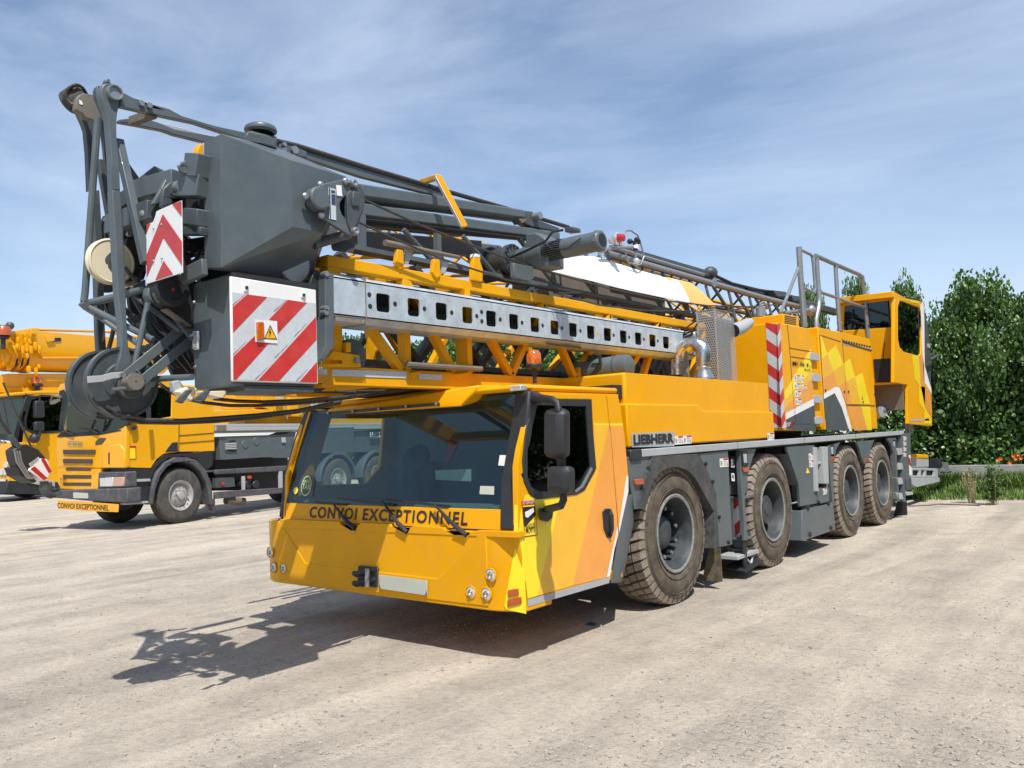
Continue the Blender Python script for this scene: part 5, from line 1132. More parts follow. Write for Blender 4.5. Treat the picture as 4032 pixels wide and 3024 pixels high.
for i in range(4): T_('hose', [('b',1560,920+i*14,.7),('b',1700,890+i*14,.72),('b',1860,865+i*16,.74)], .007, hose, 5)
T_('hose', [('b',1660,1230,.7),('b',1740,1190,.72),('b',1790,1100,.72),('b',1780,1040,.72)], .013, hose, 8)
T_('hose', [('b',980,1300,.1),('b',920,1400,.1),('b',910,1520,.1),('b',960,1600,.1)], .012, hose, 8)
T_('pulley_link', [('b',700,1300,.15),('b',880,1510,.15)], .02, gryd)
hb_('lower_link', ('b',1560,1440,.75), ('b',1870,1290,1.0), .1, .04, gry)
pslab('b', [(720,1600),(900,1540),(1010,1470),(1020,1659),(730,1659)], .2, .05, 'head_plate', gry)
# lower lattice nose
apex = at('d',75,290,x=.0)
T_('nose_tube', [('d',160,280,.0),('d',500,200,.15),('d',830,115,.35)], .036)
T_('nose_tube', [('d',150,330,.0),('d',500,510,.2),('d',920,720,.5)], .03)
T_('nose_tube', [('d',200,390,-.05),('d',520,620,.1),('d',740,770,.25)], .028)
T_('nose_tube', [('d',860,250,.45),('d',780,620,.45),('d',690,1040,.45)], .028)
T_('nose_tube', [('d',900,1185,.42),('d',1380,1160,.8)], .03)
T_('nose_tube', [('d',500,330,-.1),('d',420,700,-.1),('d',375,870,-.1)], .022, gryd)
pslab('d', [(55,290),(120,220),(190,250),(210,320),(300,400),(235,420),(120,350)], .02, .05, 'nose_gusset', gry)
for a_,b2_ in (((670,200,.2),(960,720,.3)),((700,200,.25),(1240,620,.6)),((640,380,.1),(830,650,.2)),((880,370,.1),(980,600,.1)),((1060,330,.4),(1370,700,.75)),((860,600,.0),(990,760,.1))):
    T_('inner_strut', [('d',*a_),('d',*b2_)], .022, gryd)
hx = [(870,250),(950,420),(1010,520),(1100,620),(1378,820),(1378,560),(1060,330),(1050,355),(915,330)]
pslab('d', [(620,170),(870,150),(1050,350),(1378,560),(1450,600),(1450,1140),(1150,1130),(1080,960),(960,740),(760,540),(640,350)], .1, .04, 'nose_back', blkd)
pslab('d', [(340,260),(500,250),(500,430),(440,430),(380,390)], -.25, .05, 'nose_back', blkd)
# big pivot under the board
pslab('d', [(930,40),(1330,50),(1378,20),(1440,20),(1440,600),(1330,560),(1100,310),(1000,280),(930,180)], .62, .05, 'pivot_arm', blkd)
MB().lathe([(-.12,.11),(0,.11),(.01,.10),(.01,.07),(0,.065),(0,.001)], at('d',1150,115,x=.68), NX, 32).build('pivot_bore', blkd, crane)
MB().lathe([(0,.012),(.004,.010),(.004,.001)], at('d',1152,118,x=.683), NX, 10).build('red_grease_cap', redp, crane)
pslab('d', [(860,100),(900,70),(940,80),(960,200),(930,270),(880,250),(845,190)], .6, .07, 'pivot_cheek', gry, bev=.02)
pslab('d', [(935,60),(1000,30),(1020,180),(1100,240),(1090,300),(1000,270),(935,190)], .66, .05, 'pivot_cheek', gry, bev=.02)
MB().slab(ats('d', [(1050,350),(1090,345),(1378,550),(1340,555),(1230,470)], x=.64), (-.06,0,0)).build('arm_flange', tan, crane)
# channel arm with slots
sl1 = [(780,1070),(785,1040),(880,965),(925,962),(930,1000),(820,1110),(785,1110)]; sl2 = [(990,880),(1010,855),(1150,750),(1170,760),(1165,800),(1030,915),(1000,915)]
arm_ = pslab('d', [(590,1145),(700,1040),(1240,580),(1310,640),(1350,730),(810,1195),(760,1185)], .5, .012, 'slotted_arm', gryd, bev=.002, holes=[sl1,sl2])
Bq('arm_flange', [('d',598,1135,.52),('d',1290,560,.52)], .06, .014, gry, arm_, up=(0,0,1)); Bq('arm_flange', [('d',740,1240,.53),('d',1365,720,.53)], .06, .014, gry, arm_, up=(0,0,1))
Bq('arm_rib', [('d',700,1075,.52),('d',800,1200,.52)], .05, .012, gry, arm_, up=(1,0,0))
pslab('d', [(640,820),(980,735),(1020,780),(920,860),(800,870),(640,860)], .35, .03, 'small_bracket', grl, bev=.002)
pslab('d', [(650,850),(820,880),(740,970),(720,960),(760,900)], .36, .02, 'small_bracket', gry, bev=.002)
# large sheaves
def sheave(a, b_, x, r, nm='rope_sheave'):
    s = MB().lathe([(0,.06),(.0,r*.52),(-.012,r*.56),(-.012,r*.9),(0,r*.93),(.0,r),(-.012,r),(-.03,r*.93),(-.048,r),(-.06,r),(-.06,r*.9),(-.05,r*.88),(-.05,.05)], at('d',a,b_,x=x), NX, 56).build(nm, gryd, crane, smooth=30)
    return s
sA = sheave(570,1225, .40, .222); sB = sheave(350,1250, .18, .222)
MB().lathe([(0,.085),(.04,.085),(.045,.08),(.045,.001)], at('d',620,1260,x=.42), NX, 32).build('sheave_boss', gryd, sA)
MB().lathe([(0,.052),(.09,.052),(.09,.001)], at('d',625,1225,x=.46), NX, 28).build('sheave_axle', tan, sA)
MB().lathe([(.0905,.006),(.092,.001)], at('d',625,1225,x=.46), NX, 8).build('axle_hole', blkd, sA)
pslab('d', [(135,1150),(300,1140),(430,1105),(600,1090),(600,1150),(540,1165),(430,1180),(320,1215),(140,1232)], .47, .01, 'rope_guard', grl, sA, .002)
MB().tube([at('d',425,1310,x=.5),at('d',700,1280,x=.5),at('d',790,1225,x=.5)], .012, 6).build('guard_lip', gry, sA)
MB().lathe([(0,.016),(.01,.016),(.01,.001)], at('d',542,1135,x=.472), NX, 6).build('guard_bolt', galt, sA)
# pads and rollers under the cabinet
for q_,x_ in (([(1335,1270),(1450,1290),(1400,1440),(1330,1440),(1200,1330)],.75),([(1480,1330),(1810,1320),(1770,1400),(1680,1415),(1540,1385)],.95)):
    MB().slab(ats('d', q_, x=x_), (-.08,0,0)).build('cream_roller', cream, crane, .012)
for q_ in ([(1330,1310),(1390,1310),(1270,1475),(1195,1450)],[(1545,1320),(1600,1325),(1530,1445),(1410,1420)]):
    MB().slab(ats('d', q_, x=.98), (-.03,0,0)).build('roller_bracket', gryd, crane, .004)
pslab('d', [(1145,1210),(1230,1195),(1280,1280),(1260,1310),(1190,1340),(1160,1330)], .7, .05, 'cable_clamp', grl)
# sagging ropes to the cab roof
RP = [[('B',330,1345,.3),('B',480,1370,.3),('B',650,1408,.32),('B',900,1412,.34),('B',1200,1400,.4),('B',1500,1372,.5),('B',1800,1330,.6),('B',2100,1268,.7),('F',600,118,.7),('F',850,88,.7),('F',1130,52,.6)],
      [('B',400,1290,.4),('B',520,1350,.42),('B',700,1388,.45),('B',950,1392,.5),('B',1200,1375,.55),('B',1500,1352,.6),('B',1800,1318,.68),('B',2100,1255,.75),('F',620,100,.74),('F',1130,45,.66)],
      [('B',780,1120,.5),('B',880,1190,.55),('B',1000,1240,.6),('B',1100,1262,.65),('B',1300,1285,.7),('B',1500,1285,.75),('B',1750,1272,.8),('B',2000,1250,.82),('B',2212,1222,.84),('F',500,135,.84),('F',800,82,.8)],
      [('B',1180,1235,.75),('B',1350,1252,.78),('B',1550,1258,.8),('B',1800,1248,.84),('B',2212,1215,.86),('F',640,112,.86)],
      [('B',1780,1175,.8),('B',1950,1188,.82),('B',2212,1188,.84),('F',560,72,.84),('F',900,66,.8)]]
for i, r_ in enumerate(RP): T_('sagging_rope', r_, .0115 if i < 4 else .008, cabm, 8)
MB().slab(ats('B', [(1735,1155),(2000,1160),(1960,1180),(1860,1182)], x=.9), (-.05,0,0)).build('cabinet_bracket', blkd, crane)
# bits seen between: orange catch at jib
pslab('a', [(1935,1080),(1990,970),(2035,1000),(2040,1200),(1925,1200)], .75, .06, 'jib_catch', yelf)

rh = random.Random(12)
for i in range(9):
    a0 = 1540+rh.random()*60; b0_ = 700+rh.random()*560; dz_ = rh.random()*160-60
    T_('hose', [('b',a0,b0_,.5+.2*rh.random()),('b',a0+90,b0_+70+dz_*.3,.62),('b',a0+190,b0_+dz_,.66),('b',1870,b0_+dz_*.8,.7)], .008+.006*rh.random(), hose, 6)
for i in range(8):
    a0 = 560+i*55; b0_ = 330+rh.random()*200
    T_('hose', [('d',a0,b0_,.1+.2*rh.random()),('d',a0+160,b0_+190,.25),('d',a0+330,b0_+330,.35),('d',min(1380,a0+560),b0_+560+rh.random()*80,.4)], .009+.007*rh.random(), hose, 6)
for q_, x_ in (([(1010,640),(1200,560),(1400,620),(1540,640),(1540,760),(1300,760),(1010,820)],.3),([(660,700),(860,560),(1020,700),(1000,900),(800,930)],-.15),([(1180,100),(1380,60),(1540,200),(1500,420),(1250,470),(1120,380)],.35)):
    pslab('b', q_, x_, .05, 'inner_plate', gryd)
for a0,b0_,x_,r_ in ((1420,330,.42,.03),(1100,620,.34,.025),(900,700,.1,.03),(760,820,.1,.02),(1300,650,.34,.02)): MB().lathe([(0,r_),(.03,r_),(.03,.001)], at('b',a0,b0_,x=x_), NX, 14).build('pin', galt, crane)
# ================= FLATBED TRUCK parked behind =================
PS = math.radians(12); AX = V((-math.sin(PS), math.cos(PS), 0)); NS = V((math.cos(PS), math.sin(PS), 0)); UP = V((0,0,1))
WA = V((-12.77, 5.33, .64))
truck = empty('flatbed_truck', (-13.5, 7.5, 0), 'yellow flatbed lorry with grey bumper parked behind the big crane, under its hanging ropes', 'lorry')
def sh(k, pts, off=0): return [atp(k, a, b_, WA+NS*off, NS) for a, b_ in pts]
FC = atp('I', 908, 1180, WA, NS)                 # front corner
def fh(k, pts, off=0): return [atp(k, a, b_, FC-AX*off, AX) for a, b_ in pts]
TW = (fh('I', [(415,1180)])[0]-FC).length
def side(k, pts, th, m, name, par=truck, off=0, bev=.01, holes=()): return MB().slab(sh(k, pts, off), -NS*th, [sh(k, h, off) for h in holes]).build(name, m, par, bev)
def front(k, pts, th, m, name, par=truck, off=0, bev=.008): return MB().slab(fh(k, pts, off), AX*th).build(name, m, par, bev)
yt = mat('lorry_yellow', (.78,.37,.006), .28, coat=.5, var=.03)
cabs = side('I', [(912,1180),(912,872),(935,640),(960,560),(1250,548),(1290,640),(1545,672),(1556,870),(1558,1062),(1295,1068),(1190,1082),(1140,1120),(1095,1185)], .04, yt, 'lorry_cab', holes=[[(1010,700),(1090,600),(1248,600),(1244,812),(1000,850)]], bev=.012)
side('I', [(1010,700),(1090,600),(1248,600),(1244,812),(1000,850)], .02, glassd, 'lorry_window', cabs, -.02, 0)
o_ = sh('I', [(912,1180)])[0]; hC = 2.75
def bx3(l0, l1, w0, w1, z0, z1, m, name, par=truck, bev=.01):
    """box in the lorry's own axes: l along its length from the front corner, w across from the near side"""
    b = MB(); c = V((FC.x, FC.y, 0)); ps = [c+AX*l-NS*w_+UP*z for l in (l0, l1) for w_ in (w0, w1) for z in (z0, z1)]
    b.add(ps, [(0,1,3,2),(4,6,7,5),(0,4,5,1),(2,3,7,6),(0,2,6,4),(1,5,7,3)]); return b.build(name, m, par, bev)
bx3(1.9,2.1,.05,TW,1.4,3.2,yt,'cab_back',cabs); bx3(.15,2.1,.05,TW,3.1,3.25,yt,'cab_roof',cabs,.04)
bx3(.1,2.0,.06,TW-.05,1.0,1.05,blkd,'cab_floor',cabs); bx3(.2,2.1,TW-.06,TW,1.3,3.1,yt,'far_side',cabs)
bx3(.9,.93,.3,TW-.1,1.2,3.05,tan,'curtain',cabs); bx3(.5,1.9,.5,.52,1.2,3.05,blkd,'window_dark_sheet',cabs); bx3(.15,.6,.1,TW-.1,1.75,2.02,tan,'dashboard',cabs); bx3(1.2,1.5,1.8,2.5,1.4,2.8,yt if 0 else tan,'driver_seat',cabs,.05); bx3(1.2,1.5,.4,1.1,1.4,2.8,seatm,'driver_seat',cabs,.05)  # the black upright sheet is added so the side window looks dark inside
# front face
fr1 = front('I', [(412,962),(752,935),(800,925),(890,890),(912,872),(912,1180),(745,1188),(420,1180),(408,1100)], .12, yt, 'front_panel', cabs, 0, .03)
front('I', [(422,1200),(700,1190),(728,1192),(712,1345),(690,1352),(440,1335),(418,1290)], .1, yt, 'grille_panel', cabs, .02, .02)
grm = mat('grille_mesh', (.07,.055,.045), .7, var=.3, scale=60)
for r_ in ([(455,1052),(690,1052),(685,1086),(457,1084)],[(455,1118),(668,1120),(668,1152),(457,1150)],[(478,1184),(660,1185),(658,1204),(480,1204)],[(455,1234),(662,1236),(660,1262),(457,1260)],[(455,1290),(660,1290),(658,1314),(457,1312)]):
    front('I', r_, .02, grm, 'grille_slot', cabs, .03, .006)
o0, o1 = fh('I', [(490,1018),(600,1020)], .025); text('badge_lettering', 'SCANIA', o0, o1-o0, UP, (fh('I',[(490,988)],.02)[0]-o0).length, galt, fr1, width=(o1-o0).length, bold=.03)
o0, o1 = fh('I', [(438,1280),(480,1282)], .05); text('badge_lettering', 'P 340', o0, o1-o0, UP, (fh('I',[(438,1258)],.05)[0]-o0).length, blkd, fr1, width=(o1-o0).length, bold=.02)
front('I', [(690,995),(720,965),(770,968),(740,1010),(690,1018)], .02, grm, 'air_intake', fr1, .012, .01)
MB().slab(fh('I', [(740,1185),(735,1080),(760,1040),(800,1020),(870,1010),(900,1060),(905,1185)], .03), AX*.1).build('corner_flap', yt, fr1, .05)
front('I', [(785,1075),(795,1070),(795,1160),(785,1155)], .01, blkd, 'flap_slot', fr1, .035, .002)
gp = fh('I', [(478,620),(900,610),(905,860),(868,918),(445,938)], 0); MB().slab(gp, AX*.01).build('lorry_windscreen', glass, cabs, smooth=0)
front('I', [(410,955),(445,925),(700,925),(870,905),(880,915),(720,945),(412,960)], .05, blkd, 'wiper_panel', cabs, .01, .01)
front('I', [(440,920),(478,700),(478,640),(455,640),(425,900)], .08, blk, 'lorry_pillar', cabs, .0, .01); front('I', [(870,905),(905,860),(930,640),(960,640),(925,870),(905,880)], .08, blk, 'lorry_pillar', cabs, .0, .01)
front('M', [(470,590),(490,545),(560,530),(640,520),(900,500),(980,510),(980,640),(900,650),(640,660),(590,600),(480,640)], .25, yt, 'sun_visor', cabs, .12, .02)
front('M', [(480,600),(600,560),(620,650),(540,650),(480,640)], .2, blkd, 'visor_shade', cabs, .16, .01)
front('M', [(525,562),(562,562),(564,600),(527,604)], .03, clr, 'visor_lamp', cabs, .2, .01)
for s in ([(500,915),(560,945),(600,960)],[(650,905),(760,925),(800,948)]): MB().tube(fh('M', s, .04), .018, 6).build('lorry_wiper', blkd, cabs)
# bumper, lights
bp_ = MB().hull(fh('I', [(425,1345),(700,1352),(920,1330),(928,1440),(640,1425),(385,1400)], .10)+[p+AX*.35 for p in fh('I', [(425,1345),(700,1352),(928,1330),(928,1445),(640,1425),(385,1400)], .10)]).build('lorry_bumper', mat('bumper_grey', (.055,.058,.07), .55, var=.12, dirt=.3), truck, .03)
MB().hull(fh('I', [(712,1215),(908,1212),(912,1330),(705,1345)], .04)+[p+AX*.3 for p in fh('I', [(712,1215),(908,1212),(912,1330),(705,1345)], .04)]).build('lamp_surround', MATS['bumper_grey'], bp_, .03)
front('I', [(720,1258),(818,1252),(818,1320),(722,1322)], .05, clr, 'headlight', bp_, .07, .02); front('I', [(818,1252),(898,1250),(895,1318),(818,1320)], .05, mat('rear_amber', (.5,.3,.22), .2, coat=1), 'turn_signal', bp_, .07, .02)
front('I', [(530,1362),(634,1368),(636,1406),(532,1404)], .02, plate, 'number_plate', bp_, .12, .002)
sg = front('I', [(415,1420),(640,1432),(858,1448),(855,1505),(640,1498),(420,1480)], .02, yt, 'sign_board', bp_, .10, .002)
o0, o1 = fh('I', [(418,1474),(790,1494)], .105); text('sign_lettering', 'CONVOI EXCEPTIONNEL', o0, o1-o0, UP, (fh('I',[(418,1436)],.105)[0]-o0).length, blkd, sg, width=(o1-o0).length, bold=.01)
# lower cab: steps, arch
side('I', [(915,1182),(1095,1188),(1190,1085),(1545,1068),(1548,1160),(1500,1200),(1420,1120),(1330,1100),(1220,1115),(1140,1180),(1100,1260),(1092,1450),(925,1452)], .5, blkd, 'lower_cab', off=-.01)
side('I', [(915,1268),(1092,1262),(1094,1282),(916,1290)], .2, grl, 'step', off=.04); side('I', [(915,1438),(1078,1424),(1080,1440),(917,1452)], .2, grl, 'step', off=.04)
side('I', [(958,1292),(992,1290),(992,1316),(960,1318)], .05, dor, 'side_marker', off=.04)
side('I', [(920,1025),(988,1024),(990,1122),(922,1124)], .01, redp, 'warning_sticker', cabs, .008, 0)
side('I', [(927,1040),(982,1040),(984,1117),(928,1118)], .01, lem, 'sticker_field', cabs, .012, 0)
side('I', [(1200,1070),(1218,1040),(1250,1000),(1292,996),(1294,1066)], .03, blk, 'door_step', cabs, .01, .01)
for ln in ([(912,1180),(912,872)],[(1298,1068),(1300,870)],[(1300,950),(1556,930)],[(1300,1005),(1556,985)]): MB().tube(sh('I', ln, .006), .009, 4).build('panel_joint', blkd, cabs, smooth=0)
arc = []; 
for a, b_ in ((1092,1450),(1105,1330),(1140,1220),(1200,1145),(1270,1108),(1350,1105),(1430,1130),(1490,1190),(1530,1280),(1545,1380),(1545,1450)): arc.append((a,b_))
inn = [(1520,1450),(1515,1370),(1495,1290),(1455,1210),(1400,1160),(1340,1140),(1270,1145),(1215,1175),(1165,1240),(1130,1340),(1112,1450)]
side('I', arc+inn, .55, MATS['bumper_grey'], 'wheel_arch', off=.06, bev=.02)
# wheels
def twheel(c, R0, par, nm='wheel', rr=.34):
    o = empty_part(nm, c, par)
    MB().lathe([(.03,rr),(.0,rr+.02),(-.015,R0-.14),(.0,R0-.05),(.03,R0-.01),(.06,R0),(.29,R0),(.33,R0-.03),(.35,R0-.12),(.33,rr)], c, -NS, 44).build('tyre', mat('lorry_tyre', (.05,.048,.044), .85, var=.25, dirt=.3) if 'lorry_tyre' not in MATS else MATS['lorry_tyre'], o, smooth=40)
    MB().lathe([(.01,rr+.015),(-.01,rr+.01),(.0,rr-.02),(.04,rr-.05),(.1,rr-.07),(.06,rr-.12),(.04,rr-.16),(.03,.1),(-.02,.09),(-.03,.001)], c, -NS, 36).build('rim', mat('lorry_rim', (.33,.32,.31), .5, var=.2, dirt=.3) if 'lorry_rim' not in MATS else MATS['lorry_rim'], o)
    for i in range(10):
        t = i*2*math.pi/10; q_ = V(c)+(AX*math.cos(t)+UP*math.sin(t))*(rr-.15); MB().cyl(q_, q_+NS*.03, .02, seg=6).build('wheel_nut', galt, o)
    return o
R0 = .645; wc = atp('I', 1315, 1380, WA, NS); wc.z = R0
tw1 = twheel(wc, R0, truck); 
wr_ = atp('F', 582, 662, WA, NS); wr_.z = R0
for L_ in ((wr_-wc).length, (wr_-wc).length+1.95): copy_tree(tw1, AX*L_, truck)
for L_ in (0, (wr_-wc).length, (wr_-wc).length+1.95): copy_tree(tw1, AX*L_-NS*(TW-.35), truck)
for L_ in ((wr_-wc).length, (wr_-wc).length+1.95):
    b = MB(); n = 16; c = wc+AX*L_; outr, innr = [], []
    for i in range(n+1):
        t = math.pi*i/n; outr.append(c+AX*math.cos(t)*.86+UP*math.sin(t)*.82+NS*.02); innr.append(c+AX*math.cos(t)*.78+UP*math.sin(t)*.74+NS*.02)
    b.slab(outr+innr[::-1], -NS*.5).build('mudguard', gry, truck, .01)
# chassis, bed
Lb = 12.5
bx3(1.0,Lb,.95,2.0,.75,1.1,blkd,'lorry_frame'); 
z1_ = sh('I', [(1600,870)])[0].z; 
zz = lambda a,b_: sh('I', [(a,b_)])[0].z
zd1, zd0 = zz(1700,865), zz(1700,915)
ll = lambda a,b_: (sh('I', [(a,b_)])[0]-V((FC.x,FC.y,0))).dot(AX)
l0 = ll(1565,900)
bx3(l0,Lb,.0,TW,zd0,zd0+.09,grl,'bed_rail'); bx3(l0,Lb,.02,TW,zd1-.08,zd1,grl,'bed_side'); bx3(l0,Lb,.05,TW,zd0+.09,zd1-.07,blkd,'bed_core')
side('I', [(1575,875),(1645,872),(1645,915),(1575,915)], .1, tan, 'bed_latch', off=.02)
side('I', [(1590,960),(1640,955),(2060,942),(2120,920),(2150,925),(2130,1000),(2100,1110),(1990,1112),(1960,1105),(1640,1125),(1600,1125)], .6, gry, 'outrigger_housing', off=-.08, bev=.02)
side('I', [(1655,990),(1700,980),(1718,990),(1718,1060),(1700,1068),(1655,1062)], .02, blkd, 'hose_opening', off=-.07)
for i in range(4): MB().tube(sh('I', [(1635,1010+i*12),(1715,1005+i*13)], -.04), .018, 6).build('hydraulic_hose', grl, truck)
for a in (1778,1860): MB().lathe([(0,.11),(.02,.10),(.02,.001)], sh('I', [(a,1012 if a<1800 else 990)], -.08)[0], NS, 20).build('housing_cover', gry, truck)
side('I', [(2048,965),(2075,962),(2078,1000),(2050,1002)], .04, grl, 'housing_latch', off=-.04)
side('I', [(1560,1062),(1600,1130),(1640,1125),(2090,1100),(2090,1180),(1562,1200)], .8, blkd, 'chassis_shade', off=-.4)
side('I', [(1562,1225),(2110,1200),(2095,1340),(1600,1350),(1562,1345)], .9, blkd, 'underbody', off=-.7)
for y0_, y1_, y2_, y3_ in ((1198,1232,1165,1205),(1358,1410,1322,1362)):
    side('I', [(1562,y0_),(2110,y2_),(2110,y3_),(1562,y1_)], .08, MATS['bumper_grey'], 'side_guard', bev=.02)
side('I', [(2028,1210),(2052,1208),(2052,1330),(2030,1332)], .06, grl, 'guard_post'); side('I', [(1762,1245),(1780,1244),(1780,1345),(1764,1346)], .06, grl, 'guard_post')
for a in (1800,1858): MB().lathe([(-.6,.11),(0,.12),(.02,.10),(.03,.001)], sh('I', [(a,1305)], -.1)[0], NS, 20).build('air_reservoir', blk, truck)
side('I', [(1798,1242),(1828,1240),(1828,1262),(1800,1264)], .03, dor, 'side_marker'); side('I', [(1610,1290),(1632,1288),(1628,1312),(1612,1312)], .03, redp, 'air_coupling')
side('I', [(1565,1255),(1700,1250),(1710,1320),(1565,1330)], .3, gryd, 'battery_box', off=-.05)
MB().tube(sh('I', [(1640,1420),(1700,1425),(1770,1428)], -.3), .1, 12).build('lorry_exhaust', tan, truck)
MB().slab(sh('I', [(1500,1400),(1560,1410),(1565,1510),(1490,1500)], -.02), -NS*.03).build('mud_flap', flare, truck)
# grey boxes seen through the crane's windows
LB = ll(0,0) if 0 else None
q_ = atps('F', [(405,500),(475,322),(690,318),(685,490)], WA, NS); MB().slab(q_, -NS*.4).build('tool_locker', gry, truck, .01)
q_ = atps('F', [(690,350),(900,330),(900,490),(690,490)], WA-NS*.1, NS); MB().slab(q_, -NS*.4).build('rear_housing', gry, truck, .01)
lb_ = atps('F', [(800,352),(960,352),(960,386),(802,386)], WA+NS*.01, NS); lp_ = MB().slab(lb_, -NS*.02).build('name_board', wht, truck)
text('name_lettering', 'LIEBHERR', atp('F', 806, 382, WA+NS*.02, NS), AX, UP, .16, blkd, lp_, bold=.04)
# yellow crane body carried on the bed
lorc = [('N',[(665,600),(1000,585),(1320,588),(1320,640),(1000,665),(665,672)],.0,.5),('N',[(900,395),(1080,400),(1080,580),(900,585)],-.2,.5),('N',[(1185,395),(1490,400),(1490,655),(1200,560)],-.1,1.0),('N',[(1490,355),(1930,350),(1930,640),(1640,665),(1520,662),(1490,600)],-.05,1.4)]
for k, pts, off, th in lorc: MB().slab([atp(k,a,b_,WA+NS*(off-.1),NS) for a,b_ in pts], -NS*th).build('crane_housing', yt, truck, .015)
bx3(l0+1.5,Lb-.5,.5,2.4,zd1,zd1+1.1,yt,'crane_housing')
side('N', [(1345,430),(1425,420),(1425,465),(1345,468)], .02, whr, 'info_label', off=-.06); MB().tube(sh('N', [(1435,400),(1470,690)], .0), .02, 6).build('grab_rail', galt, truck)
for r_ in ([(1600,545),(1640,540),(1642,582),(1604,585)],[(1808,415),(1840,412),(1842,468),(1810,470)]): side('N', r_, .02, blkd, 'housing_handle', off=-.03)
MB().tube(fh('M', [(415,690),(430,640),(500,650)], .3), .03, 6).hull(fh('M', [(405,690),(440,670),(490,660),(495,680),(450,705),(410,712)], .35)+fh('M', [(410,690),(490,665),(450,705)], .25)).build('lorry_mirror', dor if 0 else tan, truck)
MB().hull(sh('I', [(1060,740),(1095,735),(1098,860),(1065,865)], .35)+sh('I', [(1060,740),(1095,735),(1098,860)], .2)).build('lorry_mirror', blk, truck, .03)
MB().hull(sh('I', [(948,885),(1000,878),(985,910),(955,912)], .12)+sh('I', [(948,885),(1000,878)], .0)).build('door_mirror', blk, truck, .01)
# ================= TELESCOPIC CRANE, far left =================
CB = at('I',150,1425,z=0); NB2 = NS
tel = empty('telescopic_crane', (CB.x-1, CB.y+3, 0), 'yellow telescopic mobile crane with thick round boom behind the lorry, cut by the photo edge', 'mobile crane')
ch2 = lambda k, pts, off=0: [atp(k, a, b_, CB+NS*off, NS) for a, b_ in pts]
def cs(k, pts, th, m, name, par=tel, off=0, bev=.015, holes=()): return MB().slab(ch2(k, pts, off), -NS*th, [ch2(k, h, off) for h in holes]).build(name, m, par, bev)
FK = atp('I', 90, 1200, CB, NS)
def cf(k, pts, th, m, name, par=tel, off=0, bev=.015): return MB().slab([atp(k, a, b_, FK-AX*off, AX) for a, b_ in pts], AX*th).build(name, m, par, bev)
wq2 = [(215,680),(300,660),(470,668),(470,915),(250,930),(185,900),(180,830)]
tc2 = cs('I', [(170,990),(190,800),(215,655),(300,640),(520,640),(520,1290),(60,1278),(90,1100)], .06, yt, 'crane_cab', holes=[wq2])
cs('I', wq2, .03, glassd, 'cab_window', tc2, -.03, 0); cs('I', [(150,840),(190,640),(520,640),(520,1000),(170,1000)], .03, blkd, 'cab_lining', tc2, -.4, 0); cs('I', [(150,640),(520,640),(520,1270),(80,1270)], .03, blkd, 'cab_lining', tc2, -1.8, 0)  # both black sheets are added behind the window in place of a dim interior
cs('I', [(175,835),(215,672),(300,652),(480,660),(480,672),(300,668),(228,690),(192,840),(196,895),(250,922),(470,910),(470,925),(248,940),(180,905)], .03, blk, 'window_seal', tc2, .02, 0)
cf('I', [(-150,1000),(90,1000),(90,1275),(-150,1240)], .4, yt, 'cab_front', tc2); cf('I', [(-150,960),(85,990),(170,690),(160,660),(-150,640)], .02, glass, 'crane_windscreen', tc2, .0, 0); cf('I', [(-150,960),(85,990),(190,640),(-150,640)], .02, blkd, 'cab_lining', tc2, -.5, 0)  # black sheet added behind the windscreen so the cab looks unlit inside
cs('I', [(85,995),(190,660),(230,655),(150,890),(130,990)], .15, blk, 'cab_pillar', tc2, .02, .02)
cs('I', [(-100,660),(60,640),(300,622),(520,622),(520,645),(300,645),(0,670)], 2.6, yt, 'cab_roof', tc2, .02, .03)
o0 = atp('I', 0, 1000, FK+AX*-.02, AX); text('sign_lettering', 'EL', o0, atp('I',38,1002,FK,AX)-atp('I',0,1000,FK,AX), UP, .32, blkd, tc2, bold=.01)
for a,b_ in ((45,1163),(15,1212),(40,1212)): MB().lathe([(0,.14),(.03,.13),(.03,.001)], atp('I',a,b_,FK-AX*.02,AX), -AX, 18).build('headlight', clr, tc2)
cs('I', [(60,1280),(420,1290),(430,1380),(40,1370)], 2.5, blkd, 'crane_underbody'); cs('I', [(98,1228),(155,1228),(155,1248),(98,1248)], .05, dor, 'turn_signal', off=.03)
cs('I', [(300,1395),(400,1392),(402,1408),(300,1410)], .3, grl, 'cab_step'); cs('I', [(160,1245),(400,1280),(400,1330),(200,1290)], .3, grl, 'lower_panel', off=.05)
bx0 = CB-NS*1.2
for L_ in (1.6,): 
    pass
cwc = ch2('I', [(20,1400)])[0]
b = MB()
for L_ in (2.2,4.0,8.5,10.3):
    c = V((FK.x,FK.y,.75))+AX*L_-NS*.1; MB().lathe([(0,.3),(-.02,.6),(.05,.75),(.4,.75),(.45,.6),(.45,.3)], c, -NS, 32).build('wheel', tyrem, tel); MB().lathe([(0,.3),(-.02,.6),(.05,.75),(.4,.75),(.45,.6),(.45,.3)], c-NS*2.3, -NS, 32).build('wheel', tyrem, tel)
l_ = V((FK.x,FK.y,0)); ps = [l_+AX*a-NS*w_+UP*z for a in (1.2,12) for w_ in (.2,2.6) for z in (.9,1.9)]
MB().add(ps, [(0,1,3,2),(4,6,7,5),(0,4,5,1),(2,3,7,6),(0,2,6,4),(1,5,7,3)]).build('carrier_body', yt, tel, .02)
